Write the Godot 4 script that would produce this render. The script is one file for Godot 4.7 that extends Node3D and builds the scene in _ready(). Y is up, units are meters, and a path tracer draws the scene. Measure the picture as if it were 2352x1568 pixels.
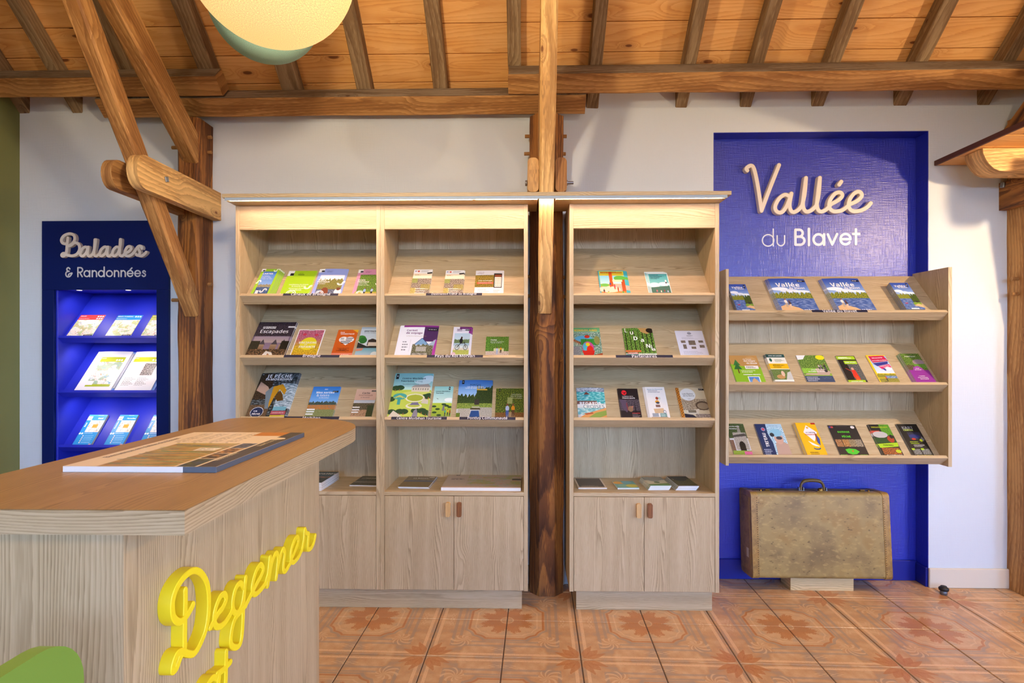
extends Node3D
# A tourist office corner: display cabinets, blue niche, timber frame, counter. Units are metres, y is up,
# the back wall's face is the plane z = 0 and the room lies at z > 0.

var M := {}          # materials
var T := {}          # textures
var taken := {}      # names in use
var rng := RandomNumberGenerator.new()
var atlas := PackedByteArray()
const AW := 2048
const CW := 146
const CH := 206
var cell_at := {}    # painter -> cell number
const PITCH := 0.92  # roof rise per metre away from the wall
const TILT := 47.0   # tilt of the display shelves

func _ready():
	rng.seed = 7
	camera_and_light()
	make_textures()
	make_materials()
	build_room()
	build_roof_timbers()
	build_trusses()
	build_cabinets()
	build_rack()
	build_kiosk()
	build_counter()
	build_niche_things()
	build_pendants()
	build_leaflets()

func camera_and_light():
	var cam := Camera3D.new()
	cam.name = "camera"
	cam.projection = Camera3D.PROJECTION_FRUSTUM
	cam.near = 0.05
	cam.far = 60.0
	cam.size = 2.0 * cam.near * 784.0 / 1307.0
	cam.frustum_offset = Vector2(0, cam.near * 13.0 / 1307.0)
	cam.position = Vector3(0, 1.34, 3.228)
	cam.rotation_degrees = Vector3(0, 1.22, 0)
	add_child(cam)
	cam.current = true
	var env := Environment.new()
	env.background_mode = Environment.BG_SKY
	var sky := Sky.new()
	var sm := ProceduralSkyMaterial.new()
	sm.sky_top_color = Color(0.52, 0.70, 1.0)
	sm.sky_horizon_color = Color(0.76, 0.87, 1.0)
	sm.ground_horizon_color = Color(0.7, 0.72, 0.72)
	sm.ground_bottom_color = Color(0.45, 0.45, 0.42)
	sm.sun_angle_max = 0.0
	sm.sky_energy_multiplier = SKY
	sm.ground_energy_multiplier = SKY * 0.5
	sky.sky_material = sm
	env.sky = sky
	env.tonemap_mode = Environment.TONE_MAPPER_LINEAR
	env.tonemap_exposure = 1.1
	env.sdfgi_enabled = true
	env.ssao_enabled = true
	env.ssil_enabled = true
	var we := WorldEnvironment.new()
	we.name = "world_environment"
	we.environment = env
	add_child(we)

const SKY := 4.0

# ---------------------------------------------------------------- naming
func numbered(n: String) -> String:
	if not taken.has(n):
		taken[n] = 0
		return n
	taken[n] += 1
	return "%s_%03d" % [n, taken[n]]

func tag(o: Node, label: String, category: String, group := ""):
	o.set_meta("label", label)
	o.set_meta("category", category)
	if group:
		o.set_meta("group", group)
	return o

func thing(called: String, label: String, category: String, at := Vector3.ZERO, group := "") -> Node3D:
	var o := Node3D.new()
	o.name = numbered(called)
	add_child(o)
	o.position = at
	tag(o, label, category, group)
	return o

func struct_node(called: String) -> Node3D:
	var o := Node3D.new()
	o.name = called
	o.set_meta("kind", "structure")
	add_child(o)
	return o

func mesh_node(called: String, mesh: Mesh, mat: Material, parent: Node = null) -> MeshInstance3D:
	var o := MeshInstance3D.new()
	o.mesh = mesh
	if mat:
		o.material_override = mat
	if parent == null:
		o.name = numbered(called)
		add_child(o)
	else:
		o.name = called
		parent.add_child(o, true)
	return o

func obj(called: String, st: SurfaceTool, mat: Material, parent: Node = null) -> MeshInstance3D:
	return mesh_node(called, st.commit(), mat, parent)

func structure(called: String, st: SurfaceTool, mat: Material, parent: Node = null) -> MeshInstance3D:
	var o := obj(called, st, mat, parent)
	if parent == null:
		o.set_meta("kind", "structure")
	return o

# ---------------------------------------------------------------- mesh helpers
func mb() -> SurfaceTool:
	var st := SurfaceTool.new()
	st.begin(Mesh.PRIMITIVE_TRIANGLES)
	return st

func vtx(st: SurfaceTool, p: Vector3, n: Vector3, uv: Vector2):
	st.set_normal(n)
	st.set_uv(uv)
	st.add_vertex(p)

func tri(st: SurfaceTool, p: Array, n: Array, uv: Array):
	var face: Vector3 = (p[2] - p[0]).cross(p[1] - p[0])
	var mean: Vector3 = n[0] + n[1] + n[2]
	var order := [0, 1, 2] if face.dot(mean) >= 0.0 else [0, 2, 1]
	for k in order:
		vtx(st, p[k], n[k], uv[k])

func quad(st: SurfaceTool, a: Vector3, b: Vector3, c: Vector3, d: Vector3, n: Vector3, ua: Vector2, ub: Vector2, uc: Vector2, ud: Vector2):
	tri(st, [a, b, c], [n, n, n], [ua, ub, uc])
	tri(st, [a, c, d], [n, n, n], [ua, uc, ud])

# a box with chamfered edges; the grain (texture v) runs along axis `grain`
func box(st: SurfaceTool, xf: Transform3D, size: Vector3, bev := 0.001, grain := 1, off := Vector2.ZERO):
	var h := size * 0.5
	var b: float = minf(bev, minf(h.x, minf(h.y, h.z)) * 0.8)
	var put := func(pts: Array, nl: Vector3, k: int):
		var i := (k + 1) % 3
		var j := (k + 2) % 3
		var n := (xf.basis * nl).normalized()
		var ps := []
		var us := []
		for p in pts:
			ps.append(xf * p)
			var uv := Vector2(p[i], p[j])
			if grain == i:
				uv = Vector2(p[j] + p[k] * 0.5, p[i])
			elif grain == j:
				uv = Vector2(p[i] + p[k] * 0.5, p[j])
			us.append(uv + off)
		if pts.size() == 3:
			tri(st, ps, [n, n, n], us)
		else:
			quad(st, ps[0], ps[1], ps[2], ps[3], n, us[0], us[1], us[2], us[3])
	for k in 3:
		var i := (k + 1) % 3
		var j := (k + 2) % 3
		for s in [-1.0, 1.0]:
			var pts := []
			for c in [[-1.0, -1.0], [1.0, -1.0], [1.0, 1.0], [-1.0, 1.0]]:
				var p := Vector3.ZERO
				p[k] = s * h[k]
				p[i] = c[0] * (h[i] - b)
				p[j] = c[1] * (h[j] - b)
				pts.append(p)
			var n := Vector3.ZERO
			n[k] = s
			put.call(pts, n, k)
		for si in [-1.0, 1.0]:
			for sj in [-1.0, 1.0]:
				var pts := []
				for e in [[0.0, -1.0], [0.0, 1.0], [b, 1.0], [b, -1.0]]:
					var p := Vector3.ZERO
					p[i] = si * (h[i] - e[0])
					p[j] = sj * (h[j] - (b - e[0]))
					p[k] = e[1] * (h[k] - b)
					pts.append(p)
				var n := Vector3.ZERO
				n[i] = si
				n[j] = sj
				put.call(pts, n, i)
	for sx in [-1.0, 1.0]:
		for sy in [-1.0, 1.0]:
			for sz in [-1.0, 1.0]:
				put.call([Vector3(sx * h.x, sy * (h.y - b), sz * (h.z - b)), Vector3(sx * (h.x - b), sy * h.y, sz * (h.z - b)), Vector3(sx * (h.x - b), sy * (h.y - b), sz * h.z)], Vector3(sx, sy, sz), 0)

# a box given by two corners
func slab(st: SurfaceTool, lo: Vector3, hi: Vector3, bev := 0.001, grain := 1, off := Vector2.ZERO):
	var mid := (lo + hi) * 0.5
	box(st, Transform3D(Basis(), mid), hi - lo, bev, grain, off + Vector2(mid.x * 0.37 + mid.z, mid.y + mid.x * 0.61))

# an extruded outline: poly lies in xf's x-y plane, from z = 0 to depth; grain 0 or 1 as the caps' v axis
func prism(st: SurfaceTool, poly: PackedVector2Array, xf: Transform3D, depth: float, grain := 1, off := Vector2.ZERO, smooth := false):
	var idx := Geometry2D.triangulate_polygon(poly)
	for z in [0.0, depth]:
		var n := (xf.basis.z * (1.0 if z == depth else -1.0) * signf(depth)).normalized()
		for t in idx.size() / 3:
			var ps := []
			var us := []
			for k in 3:
				var q: Vector2 = poly[idx[t * 3 + k]]
				ps.append(xf * Vector3(q.x, q.y, z))
				us.append(off + (q if grain == 1 else Vector2(q.y, q.x)))
			tri(st, ps, [n, n, n], us)
	var m := poly.size()
	var area := 0.0
	for k in m:
		area += poly[k].cross(poly[(k + 1) % m])
	var turn := signf(area)
	var run := 0.0
	for k in m:
		var a: Vector2 = poly[k]
		var b: Vector2 = poly[(k + 1) % m]
		var e := b - a
		if e.length() < 1e-7:
			continue
		var na := Vector2(e.y, -e.x).normalized() * turn
		var nb := na
		if smooth:
			var pe: Vector2 = a - poly[(k + m - 1) % m]
			var ne: Vector2 = poly[(k + 2) % m] - b
			var n0 := Vector2(pe.y, -pe.x).normalized() * turn
			var n1 := Vector2(ne.y, -ne.x).normalized() * turn
			if n0.dot(na) > 0.6:
				na = (na + n0).normalized()
			if n1.dot(nb) > 0.6:
				nb = (nb + n1).normalized()
		var A := (xf.basis * Vector3(na.x, na.y, 0)).normalized()
		var B := (xf.basis * Vector3(nb.x, nb.y, 0)).normalized()
		var p := [xf * Vector3(a.x, a.y, 0), xf * Vector3(b.x, b.y, 0), xf * Vector3(b.x, b.y, depth), xf * Vector3(a.x, a.y, depth)]
		var r1 := run + e.length()
		var u := [Vector2(0, run), Vector2(0, r1), Vector2(depth, r1), Vector2(depth, run)]
		if grain == 2:
			u = [Vector2(run, 0), Vector2(r1, 0), Vector2(r1, depth), Vector2(run, depth)]
		for q in 4:
			u[q] += off
		tri(st, [p[0], p[1], p[2]], [A, B, B], [u[0], u[1], u[2]])
		tri(st, [p[0], p[2], p[3]], [A, B, A], [u[0], u[2], u[3]])
		run = r1

# Catmull-Rom through the points
func smooth_line(pts: Array, per := 5) -> PackedVector2Array:
	var out := PackedVector2Array()
	var n := pts.size()
	for k in n - 1:
		var p0: Vector2 = pts[maxi(k - 1, 0)]
		var p1: Vector2 = pts[k]
		var p2: Vector2 = pts[k + 1]
		var p3: Vector2 = pts[mini(k + 2, n - 1)]
		for s in per:
			out.append(p1.cubic_interpolate(p2, p0, p3, float(s) / per))
	out.append(pts[n - 1])
	return out

# a pen stroke with round ends, extruded from z = 0 to depth in xf's axes, its front edge slightly rounded
var pen := 0

func stroke(st: SurfaceTool, line: PackedVector2Array, hw: float, xf: Transform3D, depth_: float):
	# the face rises by a hair along the pen's path, so that crossings never coincide
	pen = (pen + 1) % 5
	var depth := depth_ + pen * 0.00006
	var hair := 0.000008
	var left := PackedVector2Array()
	var right := PackedVector2Array()
	var m := line.size()
	for k in m:
		var d: Vector2 = (line[mini(k + 1, m - 1)] - line[maxi(k - 1, 0)]).normalized()
		var nn := Vector2(-d.y, d.x)
		left.append(line[k] + nn * hw)
		right.append(line[k] - nn * hw)
	var be: float = minf(hw * 0.2, depth * 0.3)
	var put := func(a: Vector2, b: Vector2, na: Vector2, nb: Vector2, da: float, db: float):
		var A := (xf.basis * Vector3(na.x, na.y, 0)).normalized()
		var B := (xf.basis * Vector3(nb.x, nb.y, 0)).normalized()
		var Z := xf.basis.z.normalized()
		var ai := a - na * be
		var bi := b - nb * be
		var pa := xf * Vector3(a.x, a.y, 0)
		var pb := xf * Vector3(b.x, b.y, 0)
		var pc := xf * Vector3(b.x, b.y, db - be)
		var pd := xf * Vector3(a.x, a.y, da - be)
		var pe := xf * Vector3(bi.x, bi.y, db)
		var pf := xf * Vector3(ai.x, ai.y, da)
		tri(st, [pa, pb, pc], [A, B, B], [a, b, b])
		tri(st, [pa, pc, pd], [A, B, A], [a, b, a])
		var A2 := (A + Z).normalized()
		var B2 := (B + Z).normalized()
		tri(st, [pd, pc, pe], [A2, B2, B2], [a, b, bi])
		tri(st, [pd, pe, pf], [A2, B2, A2], [a, bi, ai])
	var Zn := xf.basis.z.normalized()
	for k in m - 1:
		var d0: Vector2 = (left[k] - right[k]).normalized()
		var d1: Vector2 = (left[k + 1] - right[k + 1]).normalized()
		var e0 := depth + k * hair
		var e1 := depth + (k + 1) * hair
		put.call(left[k], left[k + 1], d0, d1, e0, e1)
		put.call(right[k], right[k + 1], -d0, -d1, e0, e1)
		var f := hw - be
		var q := [line[k] + d0 * f, line[k + 1] + d1 * f, line[k + 1] - d1 * f, line[k] - d0 * f]
		var v := []
		for c in 4:
			v.append(xf * Vector3(q[c].x, q[c].y, e0 if c == 0 or c == 3 else e1))
		quad(st, v[0], v[1], v[2], v[3], Zn, q[0], q[1], q[2], q[3])
	for e in [0, m - 1]:
		var c: Vector2 = line[e]
		var dir: Vector2 = (line[0] - line[1]).normalized() if e == 0 else (line[m - 1] - line[m - 2]).normalized()
		var a0 := dir.angle() - PI / 2
		for s in 8:
			var t0 := a0 + PI * s / 8.0
			var t1 := a0 + PI * (s + 1) / 8.0
			var r0 := Vector2(cos(t0), sin(t0))
			var r1 := Vector2(cos(t1), sin(t1))
			var dz: float = depth + e * hair
			put.call(c + r0 * hw, c + r1 * hw, r0, r1, dz, dz)
			var f := hw - be
			tri(st, [xf * Vector3(c.x, c.y, dz), xf * Vector3(c.x + r0.x * f, c.y + r0.y * f, dz), xf * Vector3(c.x + r1.x * f, c.y + r1.y * f, dz)], [Zn, Zn, Zn], [c, c, c])

# a profile of (radius, height) turned about xf's y axis
func lathe(st: SurfaceTool, prof: Array, xf: Transform3D, seg := 24):
	var m := prof.size()
	var ns := []
	for k in m:
		var d: Vector2 = (prof[mini(k + 1, m - 1)] - prof[maxi(k - 1, 0)])
		ns.append(Vector2(d.y, -d.x).normalized())
	for k in m - 1:
		for s in seg:
			var t := [TAU * s / seg, TAU * (s + 1) / seg]
			var P := []
			var N := []
			var U := []
			for c in [[k, 0], [k + 1, 0], [k + 1, 1], [k, 1]]:
				var pr: Vector2 = prof[c[0]]
				var nn: Vector2 = ns[c[0]]
				var a: float = t[c[1]]
				P.append(xf * Vector3(pr.x * cos(a), pr.y, pr.x * sin(a)))
				N.append((xf.basis * Vector3(nn.x * cos(a), nn.y, nn.x * sin(a))).normalized())
				U.append(Vector2(a / TAU * 6.0, float(c[0]) / m * 3.0))
			if prof[k].x > 1e-6 or prof[k + 1].x > 1e-6:
				if prof[k + 1].x > 1e-6:
					tri(st, [P[0], P[1], P[2]], [N[0], N[1], N[2]], [U[0], U[1], U[2]])
				if prof[k].x > 1e-6:
					tri(st, [P[0], P[2], P[3]], [N[0], N[2], N[3]], [U[0], U[2], U[3]])

func rod(st: SurfaceTool, a: Vector3, b: Vector3, r: float, seg := 10):
	var y := (b - a).normalized()
	var x := y.cross(Vector3(0.3, 0.8, 0.52)).normalized()
	var L := a.distance_to(b)
	lathe(st, [Vector2(0, 0), Vector2(r * 0.85, 0), Vector2(r, r * 0.15), Vector2(r, L - r * 0.15), Vector2(r * 0.85, L), Vector2(0, L)], Transform3D(Basis(x, y, x.cross(y)), a), seg)

# a round bar bent along points in the plane z = depth, its radius given for each point
func bent_bar(st: SurfaceTool, line: PackedVector2Array, radii: Array, depth: float, seg := 12):
	var m := line.size()
	var rows := []
	for k in m:
		var d: Vector2 = (line[mini(k + 1, m - 1)] - line[maxi(k - 1, 0)]).normalized()
		var nn := Vector3(-d.y, d.x, 0)
		var row := []
		for s in seg:
			var a := TAU * s / seg
			row.append(nn * cos(a) + Vector3(0, 0, 1) * sin(a))
		rows.append(row)
	for k in m - 1:
		for s in seg:
			var s2 := (s + 1) % seg
			var N := [rows[k][s], rows[k + 1][s], rows[k + 1][s2], rows[k][s2]]
			var c0 := Vector3(line[k].x, line[k].y, depth)
			var c1 := Vector3(line[k + 1].x, line[k + 1].y, depth)
			var V := [c0 + N[0] * radii[k], c1 + N[1] * radii[k + 1], c1 + N[2] * radii[k + 1], c0 + N[3] * radii[k]]
			tri(st, [V[0], V[1], V[2]], [N[0], N[1], N[2]], [Vector2.ZERO, Vector2.ZERO, Vector2.ZERO])
			tri(st, [V[0], V[2], V[3]], [N[0], N[2], N[3]], [Vector2.ZERO, Vector2.ZERO, Vector2.ZERO])

# a hand-hewn timber from a to b: `wide` along side, `tall` across; corners eased, faces slightly uneven
func timber(st: SurfaceTool, a: Vector3, b: Vector3, side: Vector3, wide: float, tall: float, seed_: int, rough := 0.003, ease := 0.008, rot_end := 0.0):
	var y := (b - a).normalized()
	var x := (side - y * side.dot(y)).normalized()
	var z := x.cross(y)
	var L := a.distance_to(b)
	var nseg := maxi(3, int(L / 0.06))
	var ns := FastNoiseLite.new()
	ns.seed = seed_
	ns.frequency = 2.2
	var ring := []
	var hx := wide * 0.5
	var hz := tall * 0.5
	for c in [[1, 1], [1, -1], [-1, -1], [-1, 1]]:
		var p := Vector2(hx * c[0], hz * c[1])
		ring.append(p - Vector2(ease * c[0], 0))
		ring.append(p - Vector2(0, ease * c[1]))
	# order the ring by angle
	ring.sort_custom(func(p, q): return p.angle() < q.angle())
	var n := ring.size()
	var rows := []
	for s in nseg + 1:
		var t := float(s) / nseg
		var row := []
		for k in n:
			var q: Vector2 = ring[k]
			var w1 := ns.get_noise_3d(q.x * 9.0, t * L, q.y * 9.0 + seed_) * rough
			q += q.normalized() * w1
			row.append(a + y * (t * L) + x * q.x + z * q.y)
		rows.append(row)
	var per := [0.0]
	for k in n:
		per.append(per[k] + ring[k].distance_to(ring[(k + 1) % n]))
	var so := fmod(seed_ * 0.377, 1.0)
	for s in nseg:
		for k in n:
			var k2 := (k + 1) % n
			var p0: Vector3 = rows[s][k]
			var p1: Vector3 = rows[s + 1][k]
			var p2: Vector3 = rows[s + 1][k2]
			var p3: Vector3 = rows[s][k2]
			var nn := (p2 - p0).cross(p1 - p3).normalized()
			var mid := (p0 + p2) * 0.5 - (a + y * ((s + 0.5) / nseg * L))
			if nn.dot(mid) < 0.0:
				nn = -nn
			var v0 := s * L / nseg + so
			var v1 := (s + 1) * L / nseg + so
			quad(st, p0, p1, p2, p3, nn, Vector2(per[k] + so, v0), Vector2(per[k] + so, v1), Vector2(per[k + 1] + so, v1), Vector2(per[k + 1] + so, v0))
	for e in [0, nseg]:
		var c := a if e == 0 else b
		var nn := -y if e == 0 else y
		for k in n:
			var k2 := (k + 1) % n
			tri(st, [c, rows[e][k], rows[e][k2]], [nn, nn, nn], [Vector2(so, so), Vector2(ring[k].x, ring[k].y) + Vector2(so, so), Vector2(ring[k2].x, ring[k2].y) + Vector2(so, so)])

# ---------------------------------------------------------------- textures
func noise_field(w: int, h: int, seed_: int, freq: float, tw: int, th: int, oct := 3) -> PackedFloat32Array:
	var n := FastNoiseLite.new()
	n.seed = seed_
	n.noise_type = FastNoiseLite.TYPE_SIMPLEX_SMOOTH
	n.frequency = freq
	n.fractal_octaves = oct
	var im := n.get_seamless_image(w, h)
	im.convert(Image.FORMAT_RF)
	# pad so that the stretched picture still repeats
	var p := Image.create(w + 8, h + 8, false, Image.FORMAT_RF)
	for dy in [-1, 0, 1]:
		for dx in [-1, 0, 1]:
			p.blit_rect(im, Rect2i(0, 0, w, h), Vector2i(4 + dx * w, 4 + dy * h))
	var kx := tw / w
	var ky := th / h
	p.resize((w + 8) * kx, (h + 8) * ky, Image.INTERPOLATE_CUBIC)
	return p.get_region(Rect2i(4 * kx, 4 * ky, tw, th)).get_data().to_float32_array()

func to_tex(bytes: PackedByteArray, w: int, h: int) -> ImageTexture:
	return ImageTexture.create_from_image(Image.create_from_data(w, h, false, Image.FORMAT_RGB8, bytes))

# wood: growth rings bent by a stretched noise; u runs across the grain, v along it
func wood(w: int, h: int, seed_: int, rings: float, bend: float, stretch: int, light: Color, mid: Color, dark: Color, sharp: float, fibre: float, patch: float, knots := []) -> ImageTexture:
	var warp := noise_field(w / 8, h / (8 * stretch), seed_, 0.022, w, h, 2)
	var fine := noise_field(w / 2, h / 16, seed_ + 1, 0.35, w, h, 2)
	var tone := noise_field(w / 16, h / 64, seed_ + 2, 0.12, w, h, 2)
	var t := PackedFloat32Array()
	t.resize(w * h)
	for y in h:
		var row := y * w
		for x in w:
			t[row + x] = float(x) / w * rings + warp[row + x] * bend + fine[row + x] * 0.25
	var ink := PackedFloat32Array()
	ink.resize(w * h)
	for k in knots:
		var r: float = k[2]
		var R := int(r * 6)
		for dy in range(-R * 2, R * 2):
			for dx in range(-R, R):
				var x := posmod(int(k[0]) + dx, w)
				var y := posmod(int(k[1]) + dy, h)
				var d := sqrt(dx * dx + dy * dy * 0.3)
				t[y * w + x] += 5.0 * exp(-d * d / (r * r * 3.0)) * signf(dx + 0.5) + 1.2 * exp(-d / (r * 2.0))
				var d2 := sqrt(dx * dx + dy * dy * 0.55) * (0.9 + 0.2 * fine[y * w + x])
				var c := clampf((r * 1.15 - d2) / (r * 0.5), 0.0, 1.0)
				var halo := exp(-d2 / (r * 1.3)) * 0.4
				ink[y * w + x] = maxf(ink[y * w + x], maxf(c, halo))
	var out := PackedByteArray()
	out.resize(w * h * 3)
	var kd := Color(0.34, 0.16, 0.06)
	for i in w * h:
		var f := t[i] - floorf(t[i])
		var g := pow(f, sharp) * (1.0 - smoothstep(0.93, 1.0, f))
		g = clampf(g * 1.2, 0.0, 1.0)
		var b := (fine[i] - 0.5) * fibre + (tone[i] - 0.5) * patch
		var m := clampf(0.5 + b * 2.2, 0.0, 1.0)
		var c := light.lerp(mid, m).lerp(dark, g * (0.35 + 0.65 * tone[i]))
		if ink[i] > 0.0:
			c = c.lerp(kd, ink[i] * 0.75)
		out[i * 3] = int(clampf(c.r, 0, 1) * 255)
		out[i * 3 + 1] = int(clampf(c.g, 0, 1) * 255)
		out[i * 3 + 2] = int(clampf(c.b, 0, 1) * 255)
	return to_tex(out, w, h)

func linen() -> ImageTexture:
	var w := 512
	var a := noise_field(16, 256, 31, 0.28, w, w, 2)
	var b := noise_field(256, 16, 32, 0.28, w, w, 2)
	var lump := noise_field(64, 64, 33, 0.05, w, w, 2)
	var out := PackedByteArray()
	out.resize(w * w * 3)
	for i in w * w:
		var v := clampf(maxf(a[i], b[i]) * 0.75 + (a[i] + b[i]) * 0.15 + (lump[i] - 0.5) * 0.2, 0.0, 1.0)
		for c in 3:
			out[i * 3 + c] = int(v * 255)
	return to_tex(out, w, w)

# one floor tile: a quarter of a printed medallion at corner (0, 0), a leaf ornament at corner (1, 1)
func tile_print() -> ImageTexture:
	var w := 512
	var big := noise_field(64, 64, 41, 0.04, w, w, 3)
	var fine := noise_field(256, 256, 42, 0.12, w, w, 3)
	var out := PackedByteArray()
	out.resize(w * w * 3)
	var base := Color(0.75, 0.575, 0.395)
	var pale := Color(0.84, 0.70, 0.53)
	var rust := Color(0.69, 0.43, 0.22)
	var grey := Color(0.62, 0.54, 0.46)
	for j in w:
		for i in w:
			var k := j * w + i
			var n := big[k]
			var f := fine[k]
			var x := i / 512.0
			var y := j / 512.0
			var c := base.lerp(pale, clampf((n - 0.45) * 1.5, 0.0, 0.8)).lerp(grey, clampf((0.46 - n) * 2.2, 0.0, 0.65))
			c = c.lerp(rust, clampf((f - 0.62) * 0.9, 0.0, 0.25))
			var worn := clampf(1.2 - absf(f - 0.5) * 2.0, 0.3, 1.0)
			# medallion: rosette, octagon lines, square bands
			var r := sqrt(x * x + y * y)
			var a := atan2(y, x)
			var petal := 0.30 + 0.08 * absf(sin(a * 4.0)) - 0.06 * pow(absf(cos(a * 4.0)), 6) + 0.02 * sin(a * 26.0) + (f - 0.5) * 0.12
			if r < petal:
				c = c.lerp(rust, (0.75 if r > 0.085 else 0.15) * worn)
			if absf(r - 0.085) < 0.008:
				c = c.lerp(pale, 0.6)
			var sq := maxf(x, y)
			var corner := sqrt(pow(0.62 - x, 2) + pow(0.62 - y, 2))
			var oc := maxf(sq - 0.52, (x + y) * 0.7071 - 0.585 + 0.035 * sin((x - y) * 9.0) * signf(x - y))
			if r > petal and oc < -0.015:
				c = c.lerp(pale, 0.35)
			if absf(oc) < 0.016:
				c = c.lerp(rust, 0.75 * worn)
			elif absf(oc - 0.045) < 0.02:
				c = c.lerp(grey, 0.75 * worn)
			elif absf(oc + 0.085) < 0.012:
				c = c.lerp(pale, 0.7 * worn)
			if absf(sq - 0.615) < 0.02 and corner > 0.16:
				c = c.lerp(grey, 0.65 * worn)
			if absf(sq - 0.715) < 0.022:
				c = c.lerp(grey, 0.7 * worn)
			# filigree in the bay of the octagon and along the axes
			var fx := x - 0.6
			var fy := y - 0.6
			var fr := sqrt(fx * fx + fy * fy)
			if fr < 0.15 and oc > 0.05 and sin(atan2(fy + 0.04, fx + 0.04) * 9.0 + fr * 55.0) > 0.45:
				c = c.lerp(pale, 0.75)
			for m in [[x, y], [y, x]]:
				if m[0] < 0.17 and absf(m[1] - 0.80) < 0.035 and sin(m[0] * 60.0 + sin(m[1] * 130.0) * 2.0) > 0.2:
					c = c.lerp(pale, 0.6)
			# pale rules beside the outer joints
			for m in [[x, y], [y, x]]:
				if absf(m[0] - 0.93) < 0.022 and m[1] < 0.86:
					c = c.lerp(Color(0.88, 0.72, 0.54), 0.8 * worn)
			# leaf ornament at (1, 1)
			var lx := 1.0 - x
			var ly := 1.0 - y
			for m in [[lx, ly], [ly, lx]]:
				var along: float = m[0] - 0.03
				var across: float = absf(m[1] - 0.045 - 0.10 * pow(clampf(along / 0.28, 0.0, 1.0), 2))
				if along > 0.0 and along < 0.30 and across < 0.045 * sin(PI * along / 0.30) + 0.004:
					c = c.lerp(rust, 0.75 * worn)
			var dd := (lx + ly) * 0.7071
			var ds := absf(lx - ly) * 0.7071
			if dd > 0.10 and dd < 0.33 and ds < 0.055 * sin(PI * (dd - 0.10) / 0.23):
				c = c.lerp(rust, 0.75 * worn)
			out[k * 3] = int(clampf(c.r, 0, 1) * 255)
			out[k * 3 + 1] = int(clampf(c.g, 0, 1) * 255)
			out[k * 3 + 2] = int(clampf(c.b, 0, 1) * 255)
	return to_tex(out, w, w)

func leather() -> ImageTexture:
	var w := 512
	var big := noise_field(64, 64, 51, 0.05, w, w, 4)
	var fine := noise_field(512, 256, 52, 0.06, w, w, 4)
	var out := PackedByteArray()
	out.resize(w * w * 3)
	for i in w * w:
		var c := Color(0.66, 0.57, 0.38).lerp(Color(0.50, 0.42, 0.29), clampf((big[i] - 0.42) * 2.0, 0.0, 1.0))
		c = c.lerp(Color(0.60, 0.46, 0.24), clampf((0.35 - big[i]) * 2.0, 0.0, 0.45))
		c = c.lerp(Color(0.80, 0.69, 0.46), clampf((fine[i] - 0.62) * 2.5, 0.0, 0.5))
		c = c.lerp(Color(0.28, 0.22, 0.15), clampf((0.22 - fine[i]) * 4.0, 0.0, 0.6))
		out[i * 3] = int(c.r * 255)
		out[i * 3 + 1] = int(c.g * 255)
		out[i * 3 + 2] = int(c.b * 255)
	return to_tex(out, w, w)

func weave() -> ImageTexture:
	var w := 256
	var a := noise_field(16, 128, 61, 0.3, w, w, 2)
	var b := noise_field(64, 64, 62, 0.2, w, w, 2)
	var out := PackedByteArray()
	out.resize(w * w * 3)
	for i in w * w:
		var v := clampf(0.82 + (a[i] - 0.5) * 0.22 + (b[i] - 0.5) * 0.08, 0.0, 1.0)
		for c in 3:
			out[i * 3 + c] = int(v * 255)
	return to_tex(out, w, w)

func make_textures():
	T.oak = wood(1024, 1024, 3, 58.0, 7.0, 2, Color(0.785, 0.70, 0.555), Color(0.73, 0.64, 0.485), Color(0.545, 0.46, 0.325), 2.6, 0.5, 0.25)
	T.pine = wood(1024, 1024, 11, 26.0, 7.0, 4, Color(0.91, 0.71, 0.45), Color(0.88, 0.65, 0.36), Color(0.80, 0.55, 0.28), 2.2, 0.25, 0.5,
		[[90, 120, 15], [300, 420, 11], [520, 90, 18], [700, 640, 13], [880, 330, 9], [200, 800, 17], [430, 940, 8], [960, 860, 14], [610, 330, 8], [780, 100, 10]])
	T.timber = wood(512, 1024, 21, 16.0, 3.2, 4, Color(0.82, 0.63, 0.39), Color(0.68, 0.485, 0.27), Color(0.55, 0.38, 0.205), 1.2, 1.3, 1.5, [[120, 300, 9], [400, 760, 7]])
	T.log = wood(512, 1024, 77, 9.0, 5.5, 8, Color(0.66, 0.44, 0.20), Color(0.47, 0.285, 0.115), Color(0.25, 0.135, 0.05), 1.6, 1.6, 2.4, [[250, 500, 8]])
	T.linen = linen()
	T.tile = tile_print()
	T.leather = leather()
	T.weave = weave()
	paint_covers()

# ---------------------------------------------------------------- materials
func plain(c: Color, rough := 0.6, metal := 0.0) -> StandardMaterial3D:
	var m := StandardMaterial3D.new()
	m.albedo_color = c
	m.roughness = rough
	m.metallic = metal
	return m

func textured(tex: Texture2D, sx: float, sy: float, tint := Color.WHITE, rough := 0.55, relief := 0.0) -> StandardMaterial3D:
	var m := plain(tint, rough)
	m.albedo_texture = tex
	m.uv1_scale = Vector3(1.0 / sx, 1.0 / sy, 1)
	if relief > 0.0:
		m.heightmap_enabled = true
		m.heightmap_texture = tex
		m.heightmap_scale = relief
	return m

func linen_paint(c: Color, rough: float, relief: float, spec := 0.5) -> StandardMaterial3D:
	var m := plain(c, rough)
	m.metallic_specular = spec
	m.heightmap_enabled = true
	m.heightmap_texture = T.linen
	m.heightmap_scale = relief
	m.uv1_triplanar = true
	m.uv1_world_triplanar = true
	m.uv1_scale = Vector3.ONE * 1.9
	return m

func glowing(c: Color, e: float) -> StandardMaterial3D:
	var m := plain(c, 0.5)
	m.emission_enabled = true
	m.emission = c
	m.emission_energy_multiplier = e
	return m

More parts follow.
